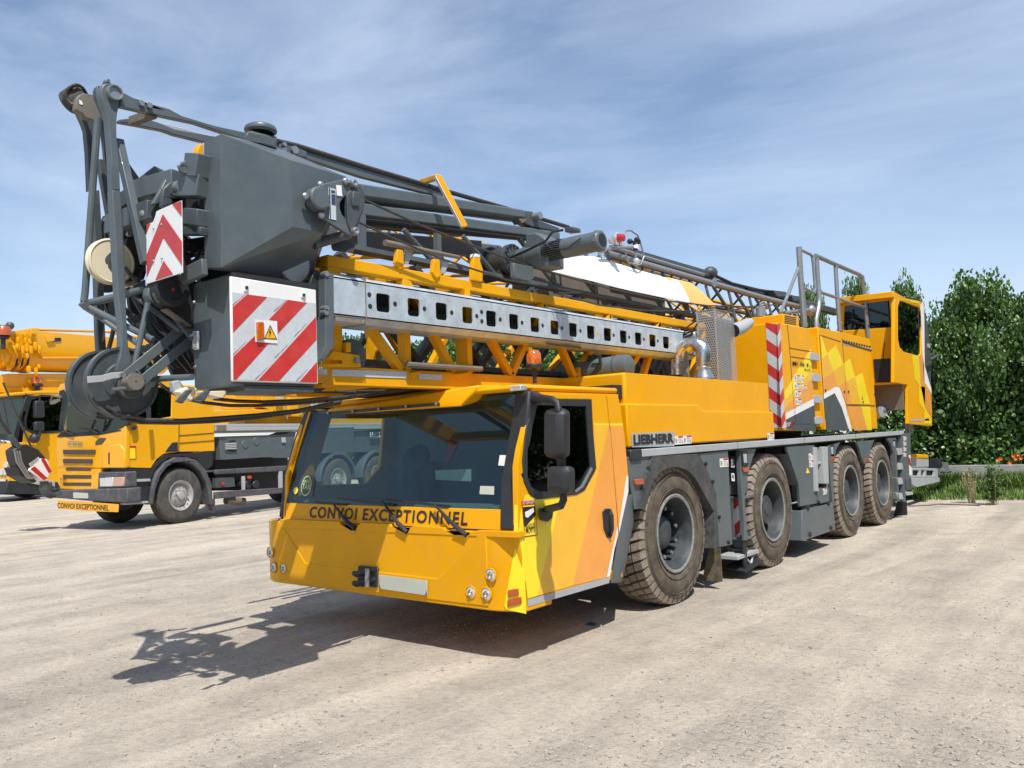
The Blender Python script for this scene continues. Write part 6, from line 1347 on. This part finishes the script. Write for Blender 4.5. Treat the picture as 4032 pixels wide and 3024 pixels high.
# black mirrors
for q_ in ([(258,695),(325,695),(328,818),(258,822)],[(255,848),(325,845),(328,915),(258,918)]): cs('I', q_, .2, blk, 'crane_mirror', off=.5, bev=.06)
MB().tube(ch2('I', [(230,665),(285,670),(288,700)], .45), .05, 6).tube(ch2('I', [(290,915),(290,950),(270,965)], .45), .04, 6).ball(ch2('I', [(250,970)], .3)[0], .2, 10).build('mirror_arm', blk, tel)
bn = MB().lathe([(0,.18),(.04,.2),(.12,.19),(.14,.09),(.35,.09)], ch2('I', [(272,572)], -.6)[0], (0,0,-1), 16).build('beacon_base', blk, tel); MB().lathe([(0,.19),(.15,.19),(.25,.14),(.32,.001)], ch2('I', [(272,572)], -.6)[0], UP, 16).build('beacon_dome', amb, bn)
bn = MB().lathe([(0,.2),(.04,.22),(.12,.2),(.14,.09),(.5,.09)], ch2('I', [(22,225)], .0)[0], (0,0,-1), 16).build('beacon_base', blk, tel); MB().lathe([(0,.3),(.2,.3),(.35,.22),(.42,.001)], ch2('I', [(22,225)], .0)[0], UP, 16).build('beacon_dome', dor, bn)
# boom: rounded underside
def boomseg(a0, a1, tops, bots, r_off, m, name):
    """swept section between two columns of the picture on the crane's side plane"""
    (a0,t0,b0),(a1,t1,b1) = (a0,tops[0],bots[0]),(a1,tops[1],bots[1]); sec = []
    for a, t, b_ in ((a0,t0,b0),(a1,t1,b1)):
        T_0 = ch2('I', [(a,t)], -.5)[0]; B0 = ch2('I', [(a,b_)], -.5)[0]; H_ = T_0.z-B0.z; ring = [T_0-NS*1.5, T_0, T_0-UP*(H_*.5)]
        for i in range(1,9):
            th = math.pi*i/8; ring.append(T_0-UP*(H_*.5)-NS*(.75*(1-math.cos(th)))-UP*(H_*.5*math.sin(th))) 
        sec.append(ring)
    n = len(sec[0]); bb = MB(); bb.add(sec[0]+sec[1], [(i,(i+1)%n,n+(i+1)%n,n+i) for i in range(n)]+[tuple(range(n)),tuple(range(2*n-1,n-1,-1))]); return bb.build(name, m, tel, .02)
boom = boomseg(270, 1240, (188,270), (478,500), 0, yt, 'telescopic_boom')
boomseg(225, 285, (168,168), (488,488), 0, yt, 'boom_collar'); boomseg(165, 205, (180,180), (480,480), 0, yt, 'boom_collar'); boomseg(100, 140, (190,190), (475,475), 0, yt, 'boom_collar'); boomseg(40, 80, (200,200), (465,465), 0, yt, 'boom_collar')
boomseg(0, 270, (215,205), (440,455), 0, yelf, 'boom_nose')
cs('I', [(300,378),(640,378),(1000,392),(1000,398),(640,390),(300,392)], .1, yt, 'boom_ledge', off=-.42)
cs('I', [(240,172),(800,188),(1010,232),(1010,244),(800,200),(240,184)], .3, yelf, 'boom_rail', off=-.6)
cs('I', [(-60,520),(60,500),(600,498),(1100,520),(1100,640),(-60,600)], 1.6, yt, 'crane_housing', off=-.9); cs('I', [(-60,600),(600,602),(900,640),(900,700),(-60,632)], 1.6, yelf, 'crane_housing', off=-.8)
cs('I', [(340,228),(380,225),(395,235),(400,262),(345,270)], .1, yt, 'boom_bracket', off=-.4); cs('I', [(380,242),(440,238),(448,252),(440,265),(382,268)], .02, blkd, 'boom_slot', off=-.46)
random.seed(3)
for i in range(26):
    a = 15+random.random()*280; b_ = 190+random.random()*270; w_ = 8+random.random()*16; h_ = 12+random.random()*40
    if i < 8: a = 70+i*30; b_ = 270+(i%2)*25; w_ = 22; h_ = 60
    cs('I', [(a,b_),(a+w_,b_+3),(a+w_,b_+h_),(a+w_*.3,b_+h_+6),(a-2,b_+h_*.6)], .15, yelf, 'boom_fitting', off=-.30+random.random()*.12, bev=.03)
for i in range(3): cs('I', [(118+i*40,400+i*2),(135+i*40,380),(128+i*40,440),(105+i*40,460)], .02, blkd, 'collar_gap', off=-.46)
MB().tube(ch2('I', [(-20,155),(60,158),(90,170)], -.4), .06, 8).ball(ch2('I', [(72,152)], -.4)[0], .16, 10).build('nose_sheave', gryd, tel)
# hook block with its ropes
HP = FC-AX*1.2-NS*2.2
hk = lambda pts, off=0: [atp('I', a, b_, HP+NS*off, NS) for a, b_ in pts]
hc = hk([(230,1290)])[0]
hook = empty('hook_block', (hc.x, hc.y, hc.z), 'black hook block with red and white striped plate, hanging tilted beside the lorry grille', 'crane hook')
MB().slab(hk([(90,1055),(150,1015),(200,1012),(285,1050),(340,1110),(300,1130),(215,1190),(240,1290),(150,1230),(105,1130)]), -NS*.3).build('block_cheek', blk, hook, .04)
spl = MB().slab(hk([(300,1115),(345,1120),(378,1215),(330,1282),(305,1280),(205,1205),(215,1190)], .03), -NS*.36).build('striped_plate', wht, hook, .02)
MB().slab(hk([(298,1120),(322,1112),(376,1210),(355,1222)], .04), -NS*.01).build('red_band', redp, spl); MB().slab(hk([(222,1190),(252,1172),(345,1258),(318,1272)], .04), -NS*.01).build('red_band', redp, spl)
MB().slab(hk([(210,1155),(278,1105),(290,1120),(222,1175)], .03), -NS*.01).build('name_board', wht, hook, 0)
o0, o1 = hk([(222,1168),(284,1122)], .045); text('name_lettering', 'LIEBHERR', o0, o1-o0, NS.cross(o1-o0), .09, blkd, hook, width=(o1-o0).length)
MB().tube(hk([(320,1280),(318,1330),(335,1365),(370,1380),(405,1375),(415,1350),(400,1345),(375,1350),(355,1330),(352,1290)], -.1), [.09,.10,.10,.09,.07,.03,.05,.07,.08,.08], 10).build('hook', gryd, hook)
MB().tube(hk([(380,1320),(430,1345),(480,1375),(510,1390)], -.1), .025, 6).build('chain', gryd, hook)
MB().slab(hk([(125,1180),(155,1175),(270,1280),(250,1295),(150,1240)], .05), -NS*.5).build('sheave_guard', blkd, hook, .02)
for i in range(3): MB().tube(hk([(105+i*18,1060),(120+i*18,1140),(190+i*14,1250),(215+i*10,1262)], .08), .02, 6).build('guard_loop', galt, hook)
MB().hull(hk([(60,945),(90,940),(150,1015),(125,1045),(90,1010)])+hk([(60,945),(90,940),(150,1015)], -.2)).build('rope_socket', gryd, hook, .02)
for s_ in ([(-40,780),(20,880),(75,950)],[(-40,700),(15,850),(85,945)],[(22,565),(110,770),(225,1030)],[(20,700),(60,900),(100,1050)]): MB().tube(hk(s_, -.05), .022, 5).build('hanging_rope', cabm, hook)
# ================= barrier, trees, plants =================
bd_ = V((2.29,.26,0)).normalized(); b0_ = V((.25,17.28,0))
br = MB(); prof_ = [(0,0),(0,.10),(.05,.21),(.13,.37),(.17,.57),(.45,.57),(.49,.37),(.58,.2),(.62,0)]
nrm = V((-bd_.y,bd_.x,0))
for s in range(-5,6):
    o = b0_+bd_*(s*4.0); e = o+bd_*3.97; n = len(prof_)
    b = MB(); b.add([o+nrm*p+UP*z for p,z in prof_]+[e+nrm*p+UP*z for p,z in prof_], [(i,(i+1)%n,n+(i+1)%n,n+i) for i in range(n)]+[tuple(range(n)),tuple(range(2*n-1,n-1,-1))])
    if s in (-5,-4,-3,-2): continue
    ob = b.build('concrete_barrier', concrete, None, .015)
    lab = {-1:'concrete barrier block behind the crane, hidden by its wheels',0:'grey concrete barrier block along the grass beside the crane rear platform',1:'grey concrete barrier block at the far right behind the tall weeds'}.get(s, 'concrete barrier block outside the picture on the right')
    tag(ob, lab, 'barrier', 'concrete barrier blocks along the yard edge')
    if s > 1: bpy.data.objects.remove(ob)
leafm = bpy.data.materials.new('leaf_green'); leafm.use_nodes = True; nt = leafm.node_tree; N = nt.nodes; L = nt.links; b = N['Principled BSDF']
oi = N.new('ShaderNodeNewGeometry'); rmp = N.new('ShaderNodeValToRGB'); e = rmp.color_ramp.elements
e[0].color = (.024,.066,.016,1); e[1].color = (.22,.32,.10,1); e.new(.6).color = (.070,.150,.032,1); L.new(oi.outputs['Random Per Island'], rmp.inputs[0]); L.new(rmp.outputs[0], b.inputs['Base Color'])
b.inputs['Roughness'].default_value = .38; b.inputs['Specular IOR Level'].default_value = .6
tr = N.new('ShaderNodeBsdfTranslucent'); tr.inputs[0].default_value = (.16,.30,.03,1); mxs = N.new('ShaderNodeMixShader'); mxs.inputs[0].default_value = .22
L.new(b.outputs[0], mxs.inputs[1]); L.new(tr.outputs[0], mxs.inputs[2]); L.new(mxs.outputs[0], N['Material Output'].inputs[0])
bark = mat('bark', (.10,.085,.065), .9, var=.3, scale=12, bump=.5)
def leaf(vs, fs, p, s, rnd):
    d = V((rnd.gauss(0,1), rnd.gauss(0,1), rnd.gauss(0,.6)-.35)).normalized(); a = V((rnd.gauss(0,1),rnd.gauss(0,1),rnd.gauss(0,1))); a = (a-d*a.dot(d)).normalized(); nn = d.cross(a)
    n = len(vs); w_ = s*.42
    vs += [p, p+d*s*.35+a*w_+nn*s*.07, p+d*s*.75+a*w_*.7+nn*s*.04, p+d*s, p+d*s*.75-a*w_*.7+nn*s*.04, p+d*s*.35-a*w_+nn*s*.07]
    fs += [(n,n+1,n+2,n+3),(n,n+3,n+4,n+5)]
def crown_mesh(seed, H, Rr, nleaf, ls, low=.02):
    rnd = random.Random(seed); vs, fs = [], []
    cl = []
    for i in range(95):
        h = low+(1-low)*rnd.random()**.85; rad = Rr*(.62+.5*math.sin(min(1,h*1.15)*math.pi*.72))*(1 if h < .62 else max(.3,1-((h-.62)/.42)**4.5))
        t = rnd.random()*6.283; r = rad*math.sqrt(rnd.random())*(.9+rnd.random()*.25); cl.append((V((math.cos(t)*r, math.sin(t)*r, h*H)), .22+rnd.random()*.42))
    for i in range(14):  # shoots on top
        t = rnd.random()*6.283; r = Rr*.7*math.sqrt(rnd.random()); cl.append((V((math.cos(t)*r, math.sin(t)*r, H*(.93+rnd.random()*.13))), .16))
    tot = sum(c[1]**2 for c in cl)
    for c, s in cl:
        for j in range(int(nleaf*s*s/tot)):
            g_ = V((rnd.gauss(0,1),rnd.gauss(0,1),rnd.gauss(0,1))); g_ = g_.normalized()*(s*1.35*rnd.random()**.45); g_.z *= 1.1
            p = c+g_
            if p.z > .03: leaf(vs, fs, p, ls*(.7+rnd.random()*.6), rnd)
    me = bpy.data.meshes.new('crown'); me.from_pydata(vs, [], fs); me.materials.append(leafm); return me
cm = [crown_mesh(11, 5.0, 1.75, 24000, .135), crown_mesh(23, 5.0, 1.9, 26000, .135), crown_mesh(37, 5.0, 1.8, 12000, .16)]
def trunk_mesh(seed):
    rnd = random.Random(seed); b = MB(); b.tube([(0,0,0),(.05,.02,1.5),(-.03,.05,3),(.02,0,4.6)], [.13,.10,.07,.02], 8)
    for i in range(12):
        z = .7+i*.3; t = rnd.random()*6.28; b.tube([(0,0,z),(math.cos(t)*.6,math.sin(t)*.6,z+.4),(math.cos(t)*1.2,math.sin(t)*1.2,z+1.0)], [.045,.03,.01], 5)
    me = bpy.data.meshes.new('trunk'); me.from_pydata(b.v, [], b.f); me.materials.append(bark); return me
tm = [trunk_mesh(1), trunk_mesh(2)]
# x, y, height factor, width, crown, label
trees = [(3.45,19.7,1.0,.54,0,'dark leafy tree cut by the photo edge behind the concrete barrier'),
 (1.46,19.6,.985,.53,1,'bushy tree standing clear right of the rear cabin behind the concrete barrier'),
 (-.25,19.9,1.04,.30,0,'narrow tree whose top rises just above the roof of the rear cabin'),
 (-1.45,19.8,1.07,.28,2,'tree top with loose sprigs showing between the railing and the rear cabin'),
 (-2.85,19.8,1.04,.25,1,'tree whose sprigs show through the railing posts beside the rear cabin')]
trees.append((5.1,19.9,1.02,.6,2,None)); trees.append((.35,20.4,.80,.42,2,'lower tree filling the gap between the rear cabin and the bushy tree')); trees.append((2.45,20.6,.90,.42,2,'lower tree in the gap between the two tallest trees at the far right')); trees += [(17+.7*math.sin(i*2.3), -14+i*3.6, 1.25+.1*math.sin(i*1.7), 1.15, 2, 'opp') for i in range(12)]
hid = [(-6,21,.9),(-9,21.3,.95),(-12,21,1.0),(-14.2,21.2,1.06),(-16.4,20.8,1.1),(-18.5,21.2,1.14),(-20.2,20.9,1.12),(-25.5,21.6,1.27)]
for i, (x, y, hf, wf, ci, lab) in enumerate(trees+[(x,y,h,1.0,2,None) for x,y,h in hid]):
    opp = lab == 'opp'; lab = 'tree of the row on the open side of the yard, reflected in the door glass' if opp else lab
    o = empty('broadleaf_tree', (x,y,0), lab or 'leafy tree seen in scraps through the lattice of the folded mast', 'tree', 'trees on the open side of the yard' if opp else 'trees in a row behind the concrete barrier')
    for nm, me, sc3 in (('crown', cm[ci], (wf,wf,hf)), ('trunk', tm[i%2], (wf,wf,hf))):
        c = bpy.data.objects.new(nm, me); col.objects.link(c); c.parent = o; c.scale = sc3; c.rotation_euler = (0,0,i*1.3 if ci != 1 else 0); WPOS[c] = V((x,y,0))
# undergrowth at the feet of the trees
rnd = random.Random(5); vs, fs = [], []
for i in range(13000):
    x = -4+rnd.random()*11; z = rnd.random()**1.15*(2.5+.7*noise.noise(V((x*.8,0,2)))); y = 18.2+rnd.random()*1.0+.11*x+.25*z; leaf(vs, fs, V((x,y,z)), .13*(.6+rnd.random()*.7), rnd)
me = bpy.data.meshes.new('undergrowth'); me.from_pydata(vs, [], fs); me.materials.append(leafm); ug = bpy.data.objects.new('undergrowth', me); col.objects.link(ug); tag(ug, 'low leafy undergrowth behind the concrete barrier', 'undergrowth', kind='stuff')
# grass strip
grm_ = bpy.data.materials.new('grass_blades'); grm_.use_nodes = True; nt = grm_.node_tree; N = nt.nodes; L = nt.links; b = N['Principled BSDF']; b.inputs['Roughness'].default_value = .6
oi = N.new('ShaderNodeNewGeometry'); rmp = N.new('ShaderNodeValToRGB'); e = rmp.color_ramp.elements; e[0].color = (.045,.10,.012,1); e[1].color = (.30,.27,.10,1); e.new(.88).color = (.13,.23,.03,1)
L.new(oi.outputs['Random Per Island'], rmp.inputs[0]); L.new(rmp.outputs[0], b.inputs['Base Color'])
def blades(n, fn, name, label, hgt_):
    vs, fs = [], []
    for i in range(n):
        p, k_ = fn(); h = hgt_*k_*(.5+rnd.random()); t = rnd.random()*6.28; d = V((math.cos(t),math.sin(t),0)); w_ = .007+.006*rnd.random(); a = V((-d.y,d.x,0))*w_; q0 = len(vs); ln = d*h*(.15+.4*rnd.random())
        vs += [p-a, p+a, p+ln*.4+UP*h*.6+a*.7, p+ln*.4+UP*h*.6-a*.7, p+ln+UP*h]; fs += [(q0,q0+1,q0+2,q0+3),(q0+3,q0+2,q0+4)]
    me = bpy.data.meshes.new(name); me.from_pydata(vs, [], fs); me.materials.append(grm_); o = bpy.data.objects.new(name, me); col.objects.link(o); return tag(o, label, 'grass', kind='stuff')
def gp_():
    while True:
        x = -6+rnd.random()*13; s = rnd.random(); y = 17.25+.11*x-s*s*3.6
        if noise.noise(V((x*.9,y*1.1,3)))+.25 > s*.62 and y > 13.6+.0*x-.15*x+.35*noise.noise(V((x*1.2,0,8))): return V((x,y,0)), 1.1-.6*s
blades(42000, gp_, 'grass', 'green grass strip in front of the concrete barrier', .33)
def gp2():
    x = -6+rnd.random()*13; return V((x, 17.2+.11*x-rnd.random()**1.3*2.9-.25*noise.noise(V((x*1.3,5,0))), 0)), .35+.3*rnd.random()
blades(24000, gp2, 'short_grass', 'short trampled grass between the yard edge and the concrete barrier', .2)
for (a, b2, h, w_, lab) in (((650,1480),0,.68,.13,'clump of dry pale weeds in front of the concrete barrier'),((770,1490),1,.74,.16,'tall green weed clump in front of the concrete barrier')):
    c = at('J', *a, z=0); rnd = random.Random(b2+40)
    root = empty('weed_clump', c, lab, 'weeds'); bb = MB(); vs, fs = [], []
    for i in range(26):
        t = rnd.random()*6.28; r = w_*rnd.random(); p = c+V((math.cos(t)*r*.6,math.sin(t)*r*.6,0)); q_ = c+V((math.cos(t)*r*1.3,math.sin(t)*r*1.3,h*(.5+.6*rnd.random()))); bb.tube([p, p.lerp(q_,.5)+V((0,0,.05)), q_], [.006,.005,.002], 4)
        if b2:
            for j in range(16): leaf(vs, fs, p.lerp(q_, .25+.75*rnd.random()), .07, rnd)
        else:
            for j in range(7): leaf(vs, fs, q_-V((0,0,.12*rnd.random())), .035, rnd)
    bb.build('stems', mat('dry_straw', (.34,.29,.15), .8) if not b2 else MATS['dry_straw'], root)
    me = bpy.data.meshes.new('leaves'); me.from_pydata(vs, [], fs); me.materials.append(leafm if b2 else MATS['dry_straw']); o = bpy.data.objects.new('leaves', me); col.objects.link(o); put(o, (0,0,0), root)
ora = mat('lily_petals', (.85,.20,.02), .5)
lil = 0
for (a, b_, y_) in ((890,1198,18.0),(905,1215,18.0),(935,1212,18.0),(800,1222,18.0),(815,1215,18.0),(870,1240,17.95),(920,1192,18.2)):
    c = at('J', a, b_, y=y_); bb = MB(); n_ = 6
    for i in range(n_):
        t = 2*math.pi*i/n_; d = V((math.cos(t), -.5, math.sin(t))).normalized(); e_ = d.cross(V((0,1,0))).normalized()
        bb.add([c, c+d*.03+e_*.013, c+d*.065, c+d*.03-e_*.013], [(0,1,2,3)])
    root = empty('orange_lily', (c.x,c.y,0), 'orange lily flower among the bushes behind the concrete barrier', 'flower', 'orange lilies behind the barrier')
    bb.build('petals', ora, root, fix=False); MB().tube([(c.x,c.y+.02,0),(c.x,c.y+.02,c.z)], .006, 4).build('stem', leafm, root)
# rubbish, cord and stones on the yard
c = at('L',355,502,z=0)
tag(MB().hull([c+V(p) for p in ((-.05,-.02,.002),(.05,-.03,.002),(.06,.02,.015),(-.03,.04,.02),(-.06,.01,.004),(0,0,.024))]).build('blue_scrap', blue, None, .002), 'small flat blue plastic scrap at the edge of the crane shadow near the front wheel', 'litter')
tag(MB().tube([at('J',a,b_,z=.012) for a,b_ in ((270,1497),(380,1492),(450,1485),(560,1488),(690,1493))], .016, 6).build('pale_cord', tan, None), 'pale cord lying along the grass edge beside the crane rear', 'cord')
stonem = mat('stone', (.34,.31,.27), .9, var=.35, scale=9)
base = []
for s in range(6):
    bm = bmesh.new(); bmesh.ops.create_icosphere(bm, subdivisions=1, radius=1)
    for v in bm.verts: v.co *= .75+.45*noise.noise(v.co*1.3+V((s*7,0,0)))+.1
    base.append(([v.co.copy() for v in bm.verts], [tuple(v.index for v in f.verts) for f in bm.faces])); bm.free()
gb_ = MB(); rnd = random.Random(77)
for i in range(11000):
    U = rnd.random()*4200-80; W = 2120+rnd.random()**.8*980
    d = _f+_r*((U-2016)/FPX)-_u*((W-1512)/FPX); p = CAM+d*(-CAM.z/d.z)
    if noise.noise(V((p.x*.8,p.y*.8,0))) < -.12+rnd.random()*.3-.1: continue
    s = .004+.013*rnd.random()**4; vs, fs = base[i % 6]; rz = Matrix.Rotation(rnd.random()*6.28, 3, 'Z')
    gb_.add([p+rz@V((v.x*s,v.y*s*.8,v.z*s*.6+s*.25)) for v in vs], fs)
for i in range(1500):
    p = V((-16+rnd.random()*26, -3+rnd.random()*17, 0)); s = .006+.014*rnd.random()**3; vs, fs = base[i % 6]; gb_.add([p+V((v.x*s,v.y*s*.8,v.z*s*.6+s*.2)) for v in vs], fs)
tag(gb_.build('gravel', stonem, None, smooth=0, fix=False), 'loose grit and small stones on the yard', 'gravel', kind='stuff')
# ================= ground =================
gm = bpy.data.materials.new('dusty_gravel'); gm.use_nodes = True; nt = gm.node_tree; N = nt.nodes; L = nt.links; b = N['Principled BSDF']
b.inputs['Roughness'].default_value = .95; b.inputs['Specular IOR Level'].default_value = .2
geo = N.new('ShaderNodeNewGeometry')
def nz(scale, det=6, ro=.6, vec=None, dist=0):
    n = N.new('ShaderNodeTexNoise'); n.inputs['Scale'].default_value = scale; n.inputs['Detail'].default_value = det; n.inputs['Roughness'].default_value = ro; n.inputs['Distortion'].default_value = dist
    L.new(vec or geo.outputs['Position'], n.inputs['Vector']); return n
def ramp(src, pts):
    r = N.new('ShaderNodeValToRGB'); e = r.color_ramp.elements
    while len(e) < len(pts): e.new(.5)
    for x, (p, c) in zip(e, pts): x.position = p; x.color = (*c, 1)
    L.new(src, r.inputs[0]); return r
def mix(t, f, a, c):
    m = N.new('ShaderNodeMixRGB'); m.blend_type = t
    for i, s in ((0, f), (1, a), (2, c)):
        if isinstance(s, (int, float)): m.inputs[i].default_value = s
        elif isinstance(s, tuple): m.inputs[i].default_value = (*s, 1)
        else: L.new(s, m.inputs[i])
    return m.outputs[0]
mp = N.new('ShaderNodeMapping'); mp.inputs['Rotation'].default_value = (0,0,math.radians(5)); mp.inputs['Scale'].default_value = (1.1,.13,1); L.new(geo.outputs['Position'], mp.inputs['Vector'])
big = nz(.35, 5, .6); streak = nz(1.3, 7, .62, mp.outputs[0], .6); fine = nz(18, 8, .75); grit = nz(95, 5, .7); mid = nz(2.2, 6, .62, None, .5)
c1 = ramp(streak.outputs[0], [(.33,(.31,.275,.23)),(.5,(.50,.44,.36)),(.64,(.67,.59,.48))])
c2 = ramp(mid.outputs[0], [(.35,(.37,.33,.28)),(.6,(.58,.51,.415))])
c = mix('MIX', .45, c1.outputs[0], c2.outputs[0])
c3 = ramp(fine.outputs[0], [(.3,(.62,.61,.60)),(.5,(1,1,1)),(.72,(1.22,1.2,1.17))]); c = mix('MULTIPLY', .75, c, c3.outputs[0])
c4 = ramp(grit.outputs[0], [(.33,(.55,.54,.53)),(.45,(1,1,1)),(.7,(1.15,1.14,1.12))]); c = mix('MULTIPLY', .8, c, c4.outputs[0])
sp1 = nz(34, 4, .6); c5 = ramp(sp1.outputs[0], [(.30,(.55,.54,.54)),(.40,(1,1,1)),(.66,(1,1,1)),(.74,(1.2,1.19,1.17))]); c = mix('MULTIPLY', .8, c, c5.outputs[0])
L.new(c, b.inputs['Base Color'])
vo = N.new('ShaderNodeTexVoronoi'); vo.inputs['Scale'].default_value = 38; L.new(geo.outputs['Position'], vo.inputs['Vector'])
h1 = N.new('ShaderNodeMath'); h1.operation = 'MULTIPLY_ADD'; h1.inputs[1].default_value = .5; L.new(fine.outputs[0], h1.inputs[0]); L.new(grit.outputs[0], h1.inputs[2])
h2 = N.new('ShaderNodeMath'); h2.operation = 'MULTIPLY_ADD'; h2.inputs[1].default_value = -.35; L.new(vo.outputs['Distance'], h2.inputs[0]); L.new(h1.outputs[0], h2.inputs[2])
h3 = N.new('ShaderNodeMath'); h3.operation = 'MULTIPLY_ADD'; h3.inputs[1].default_value = 2.2; L.new(streak.outputs[0], h3.inputs[0]); L.new(h2.outputs[0], h3.inputs[2])
# tyre prints pressed into the dust: lug pattern inside two bands
def prints(x0, x1, y0, y1, rot, h_in):
    m = N.new('ShaderNodeMapping'); m.inputs['Location'].default_value = (-(x0+x1)/2, -(y0+y1)/2, 0); L.new(geo.outputs['Position'], m.inputs['Vector'])
    m2 = N.new('ShaderNodeMapping'); m2.inputs['Rotation'].default_value = (0,0,rot); L.new(m.outputs[0], m2.inputs['Vector'])
    br = N.new('ShaderNodeTexBrick'); br.inputs['Scale'].default_value = 1; br.inputs['Brick Width'].default_value = .15; br.inputs['Row Height'].default_value = .075; br.inputs['Mortar Size'].default_value = .011; br.inputs['Mortar Smooth'].default_value = .4
    dn = nz(7, 3, .5, m2.outputs[0]); ad = N.new('ShaderNodeVectorMath'); ad.operation = 'MULTIPLY_ADD'; ad.inputs[1].default_value = (.05,.05,0); L.new(dn.outputs['Color'], ad.inputs[0]); L.new(m2.outputs[0], ad.inputs[2]); L.new(ad.outputs[0], br.inputs['Vector'])
    sp = N.new('ShaderNodeSeparateXYZ'); L.new(m2.outputs[0], sp.inputs[0]); prev = None
    for ax_, half in (('X', (x1-x0)/2), ('Y', (y1-y0)/2)):
        ab = N.new('ShaderNodeMath'); ab.operation = 'ABSOLUTE'; L.new(sp.outputs[ax_], ab.inputs[0])
        mr = N.new('ShaderNodeMapRange'); mr.inputs[1].default_value = half; mr.inputs[2].default_value = half*.75; L.new(ab.outputs[0], mr.inputs[0])
        if prev:
            mu = N.new('ShaderNodeMath'); mu.operation = 'MULTIPLY'; L.new(prev, mu.inputs[0]); L.new(mr.outputs[0], mu.inputs[1]); prev = mu.outputs[0]
        else: prev = mr.outputs[0]
    pn = nz(2.5, 3, .5); mu = N.new('ShaderNodeMath'); mu.operation = 'MULTIPLY'; L.new(prev, mu.inputs[0]); L.new(ramp(pn.outputs[0], [(.45,(0,0,0)),(.6,(1,1,1))]).outputs[0], mu.inputs[1])
    m3 = N.new('ShaderNodeMath'); m3.operation = 'MULTIPLY'; L.new(mu.outputs[0], m3.inputs[0]); L.new(br.outputs['Fac'], m3.inputs[1])
    m4 = N.new('ShaderNodeMath'); m4.operation = 'MULTIPLY_ADD'; m4.inputs[1].default_value = -.8; L.new(m3.outputs[0], m4.inputs[0]); L.new(h_in, m4.inputs[2]); return m4.outputs[0]
PRINTS = [(3.12,3.9,-1.4,.35,0),(4.3,5.0,-.9,1.4,.12),(5.0,5.6,3.5,8.5,.05)]
hh_ = h3.outputs[0]
for q__ in PRINTS: hh_ = prints(*q__, hh_)
bp = N.new('ShaderNodeBump'); bp.inputs['Strength'].default_value = .75; bp.inputs['Distance'].default_value = .035; L.new(hh_, bp.inputs['Height']); L.new(bp.outputs[0], b.inputs['Normal'])
def hgt(x, y): return 0
g = MB(); g.add([(-700,-300,0),(500,-300,0),(500,900,0),(-700,900,0)], [(0,1,2,3)])
tag(g.build('ground', gm, None, smooth=0), kind='structure', label='pale dusty gravel yard with faint tyre tracks')
# ================= world, light, render =================
sc = bpy.context.scene
w = bpy.data.worlds.new('World'); sc.world = w; w.use_nodes = True; nt = w.node_tree; N = nt.nodes; L = nt.links
bg = N['Background']; sky = N.new('ShaderNodeTexSky'); sky.sky_type = 'NISHITA'; sky.sun_disc = False
sd = V((.5,-.36,1)).normalized(); el = math.asin(sd.z); az = math.atan2(sd.x, sd.y)
sky.sun_elevation = el; sky.sun_rotation = az; sky.air_density = 1.0; sky.dust_density = .6; sky.ozone_density = 2.5; sky.altitude = 100
tc = N.new('ShaderNodeTexCoord')
mp = N.new('ShaderNodeMapping'); mp.inputs['Rotation'].default_value = (.25, .35, .5); mp.inputs['Scale'].default_value = (1.0, 3.2, 7.5)
L.new(tc.outputs['Generated'], mp.inputs['Vector'])
n1 = N.new('ShaderNodeTexNoise'); n1.inputs['Scale'].default_value = 1.3; n1.inputs['Detail'].default_value = 9; n1.inputs['Roughness'].default_value = .58; n1.inputs['Distortion'].default_value = .35
L.new(mp.outputs[0], n1.inputs['Vector'])
n2 = N.new('ShaderNodeTexNoise'); n2.inputs['Scale'].default_value = 1.6; n2.inputs['Detail'].default_value = 3
L.new(tc.outputs['Generated'], n2.inputs['Vector'])
ad = N.new('ShaderNodeMath'); ad.operation = 'MULTIPLY_ADD'; ad.inputs[1].default_value = .9; L.new(n2.outputs['Fac'], ad.inputs[0]); L.new(n1.outputs['Fac'], ad.inputs[2])
mr = N.new('ShaderNodeMapRange'); mr.inputs[1].default_value = .78; mr.inputs[2].default_value = 1.22; mr.inputs[3].default_value = .10; mr.inputs[4].default_value = .60
L.new(ad.outputs[0], mr.inputs[0])
mx = N.new('ShaderNodeMixRGB'); mx.inputs['Color2'].default_value = (5.4,6.3,7.8,1); L.new(mr.outputs[0], mx.inputs['Fac']); L.new(sky.outputs[0], mx.inputs['Color1'])
L.new(mx.outputs[0], bg.inputs['Color']); bg.inputs['Strength'].default_value = .128
sl = bpy.data.lights.new('sun', 'SUN'); sl.energy = 4.9; sl.angle = math.radians(.53); sl.color = (1,.96,.90)
so = bpy.data.objects.new('sun', sl); col.objects.link(so); so.rotation_euler = (-sd).to_track_quat('-Z', 'Y').to_euler()
sc.view_settings.view_transform = 'Standard'; sc.view_settings.look = 'None'; sc.view_settings.gamma = 1; sc.view_settings.exposure = .20
sc.render.film_transparent = False
sc.cycles.max_bounces = 8; sc.cycles.transparent_max_bounces = 12
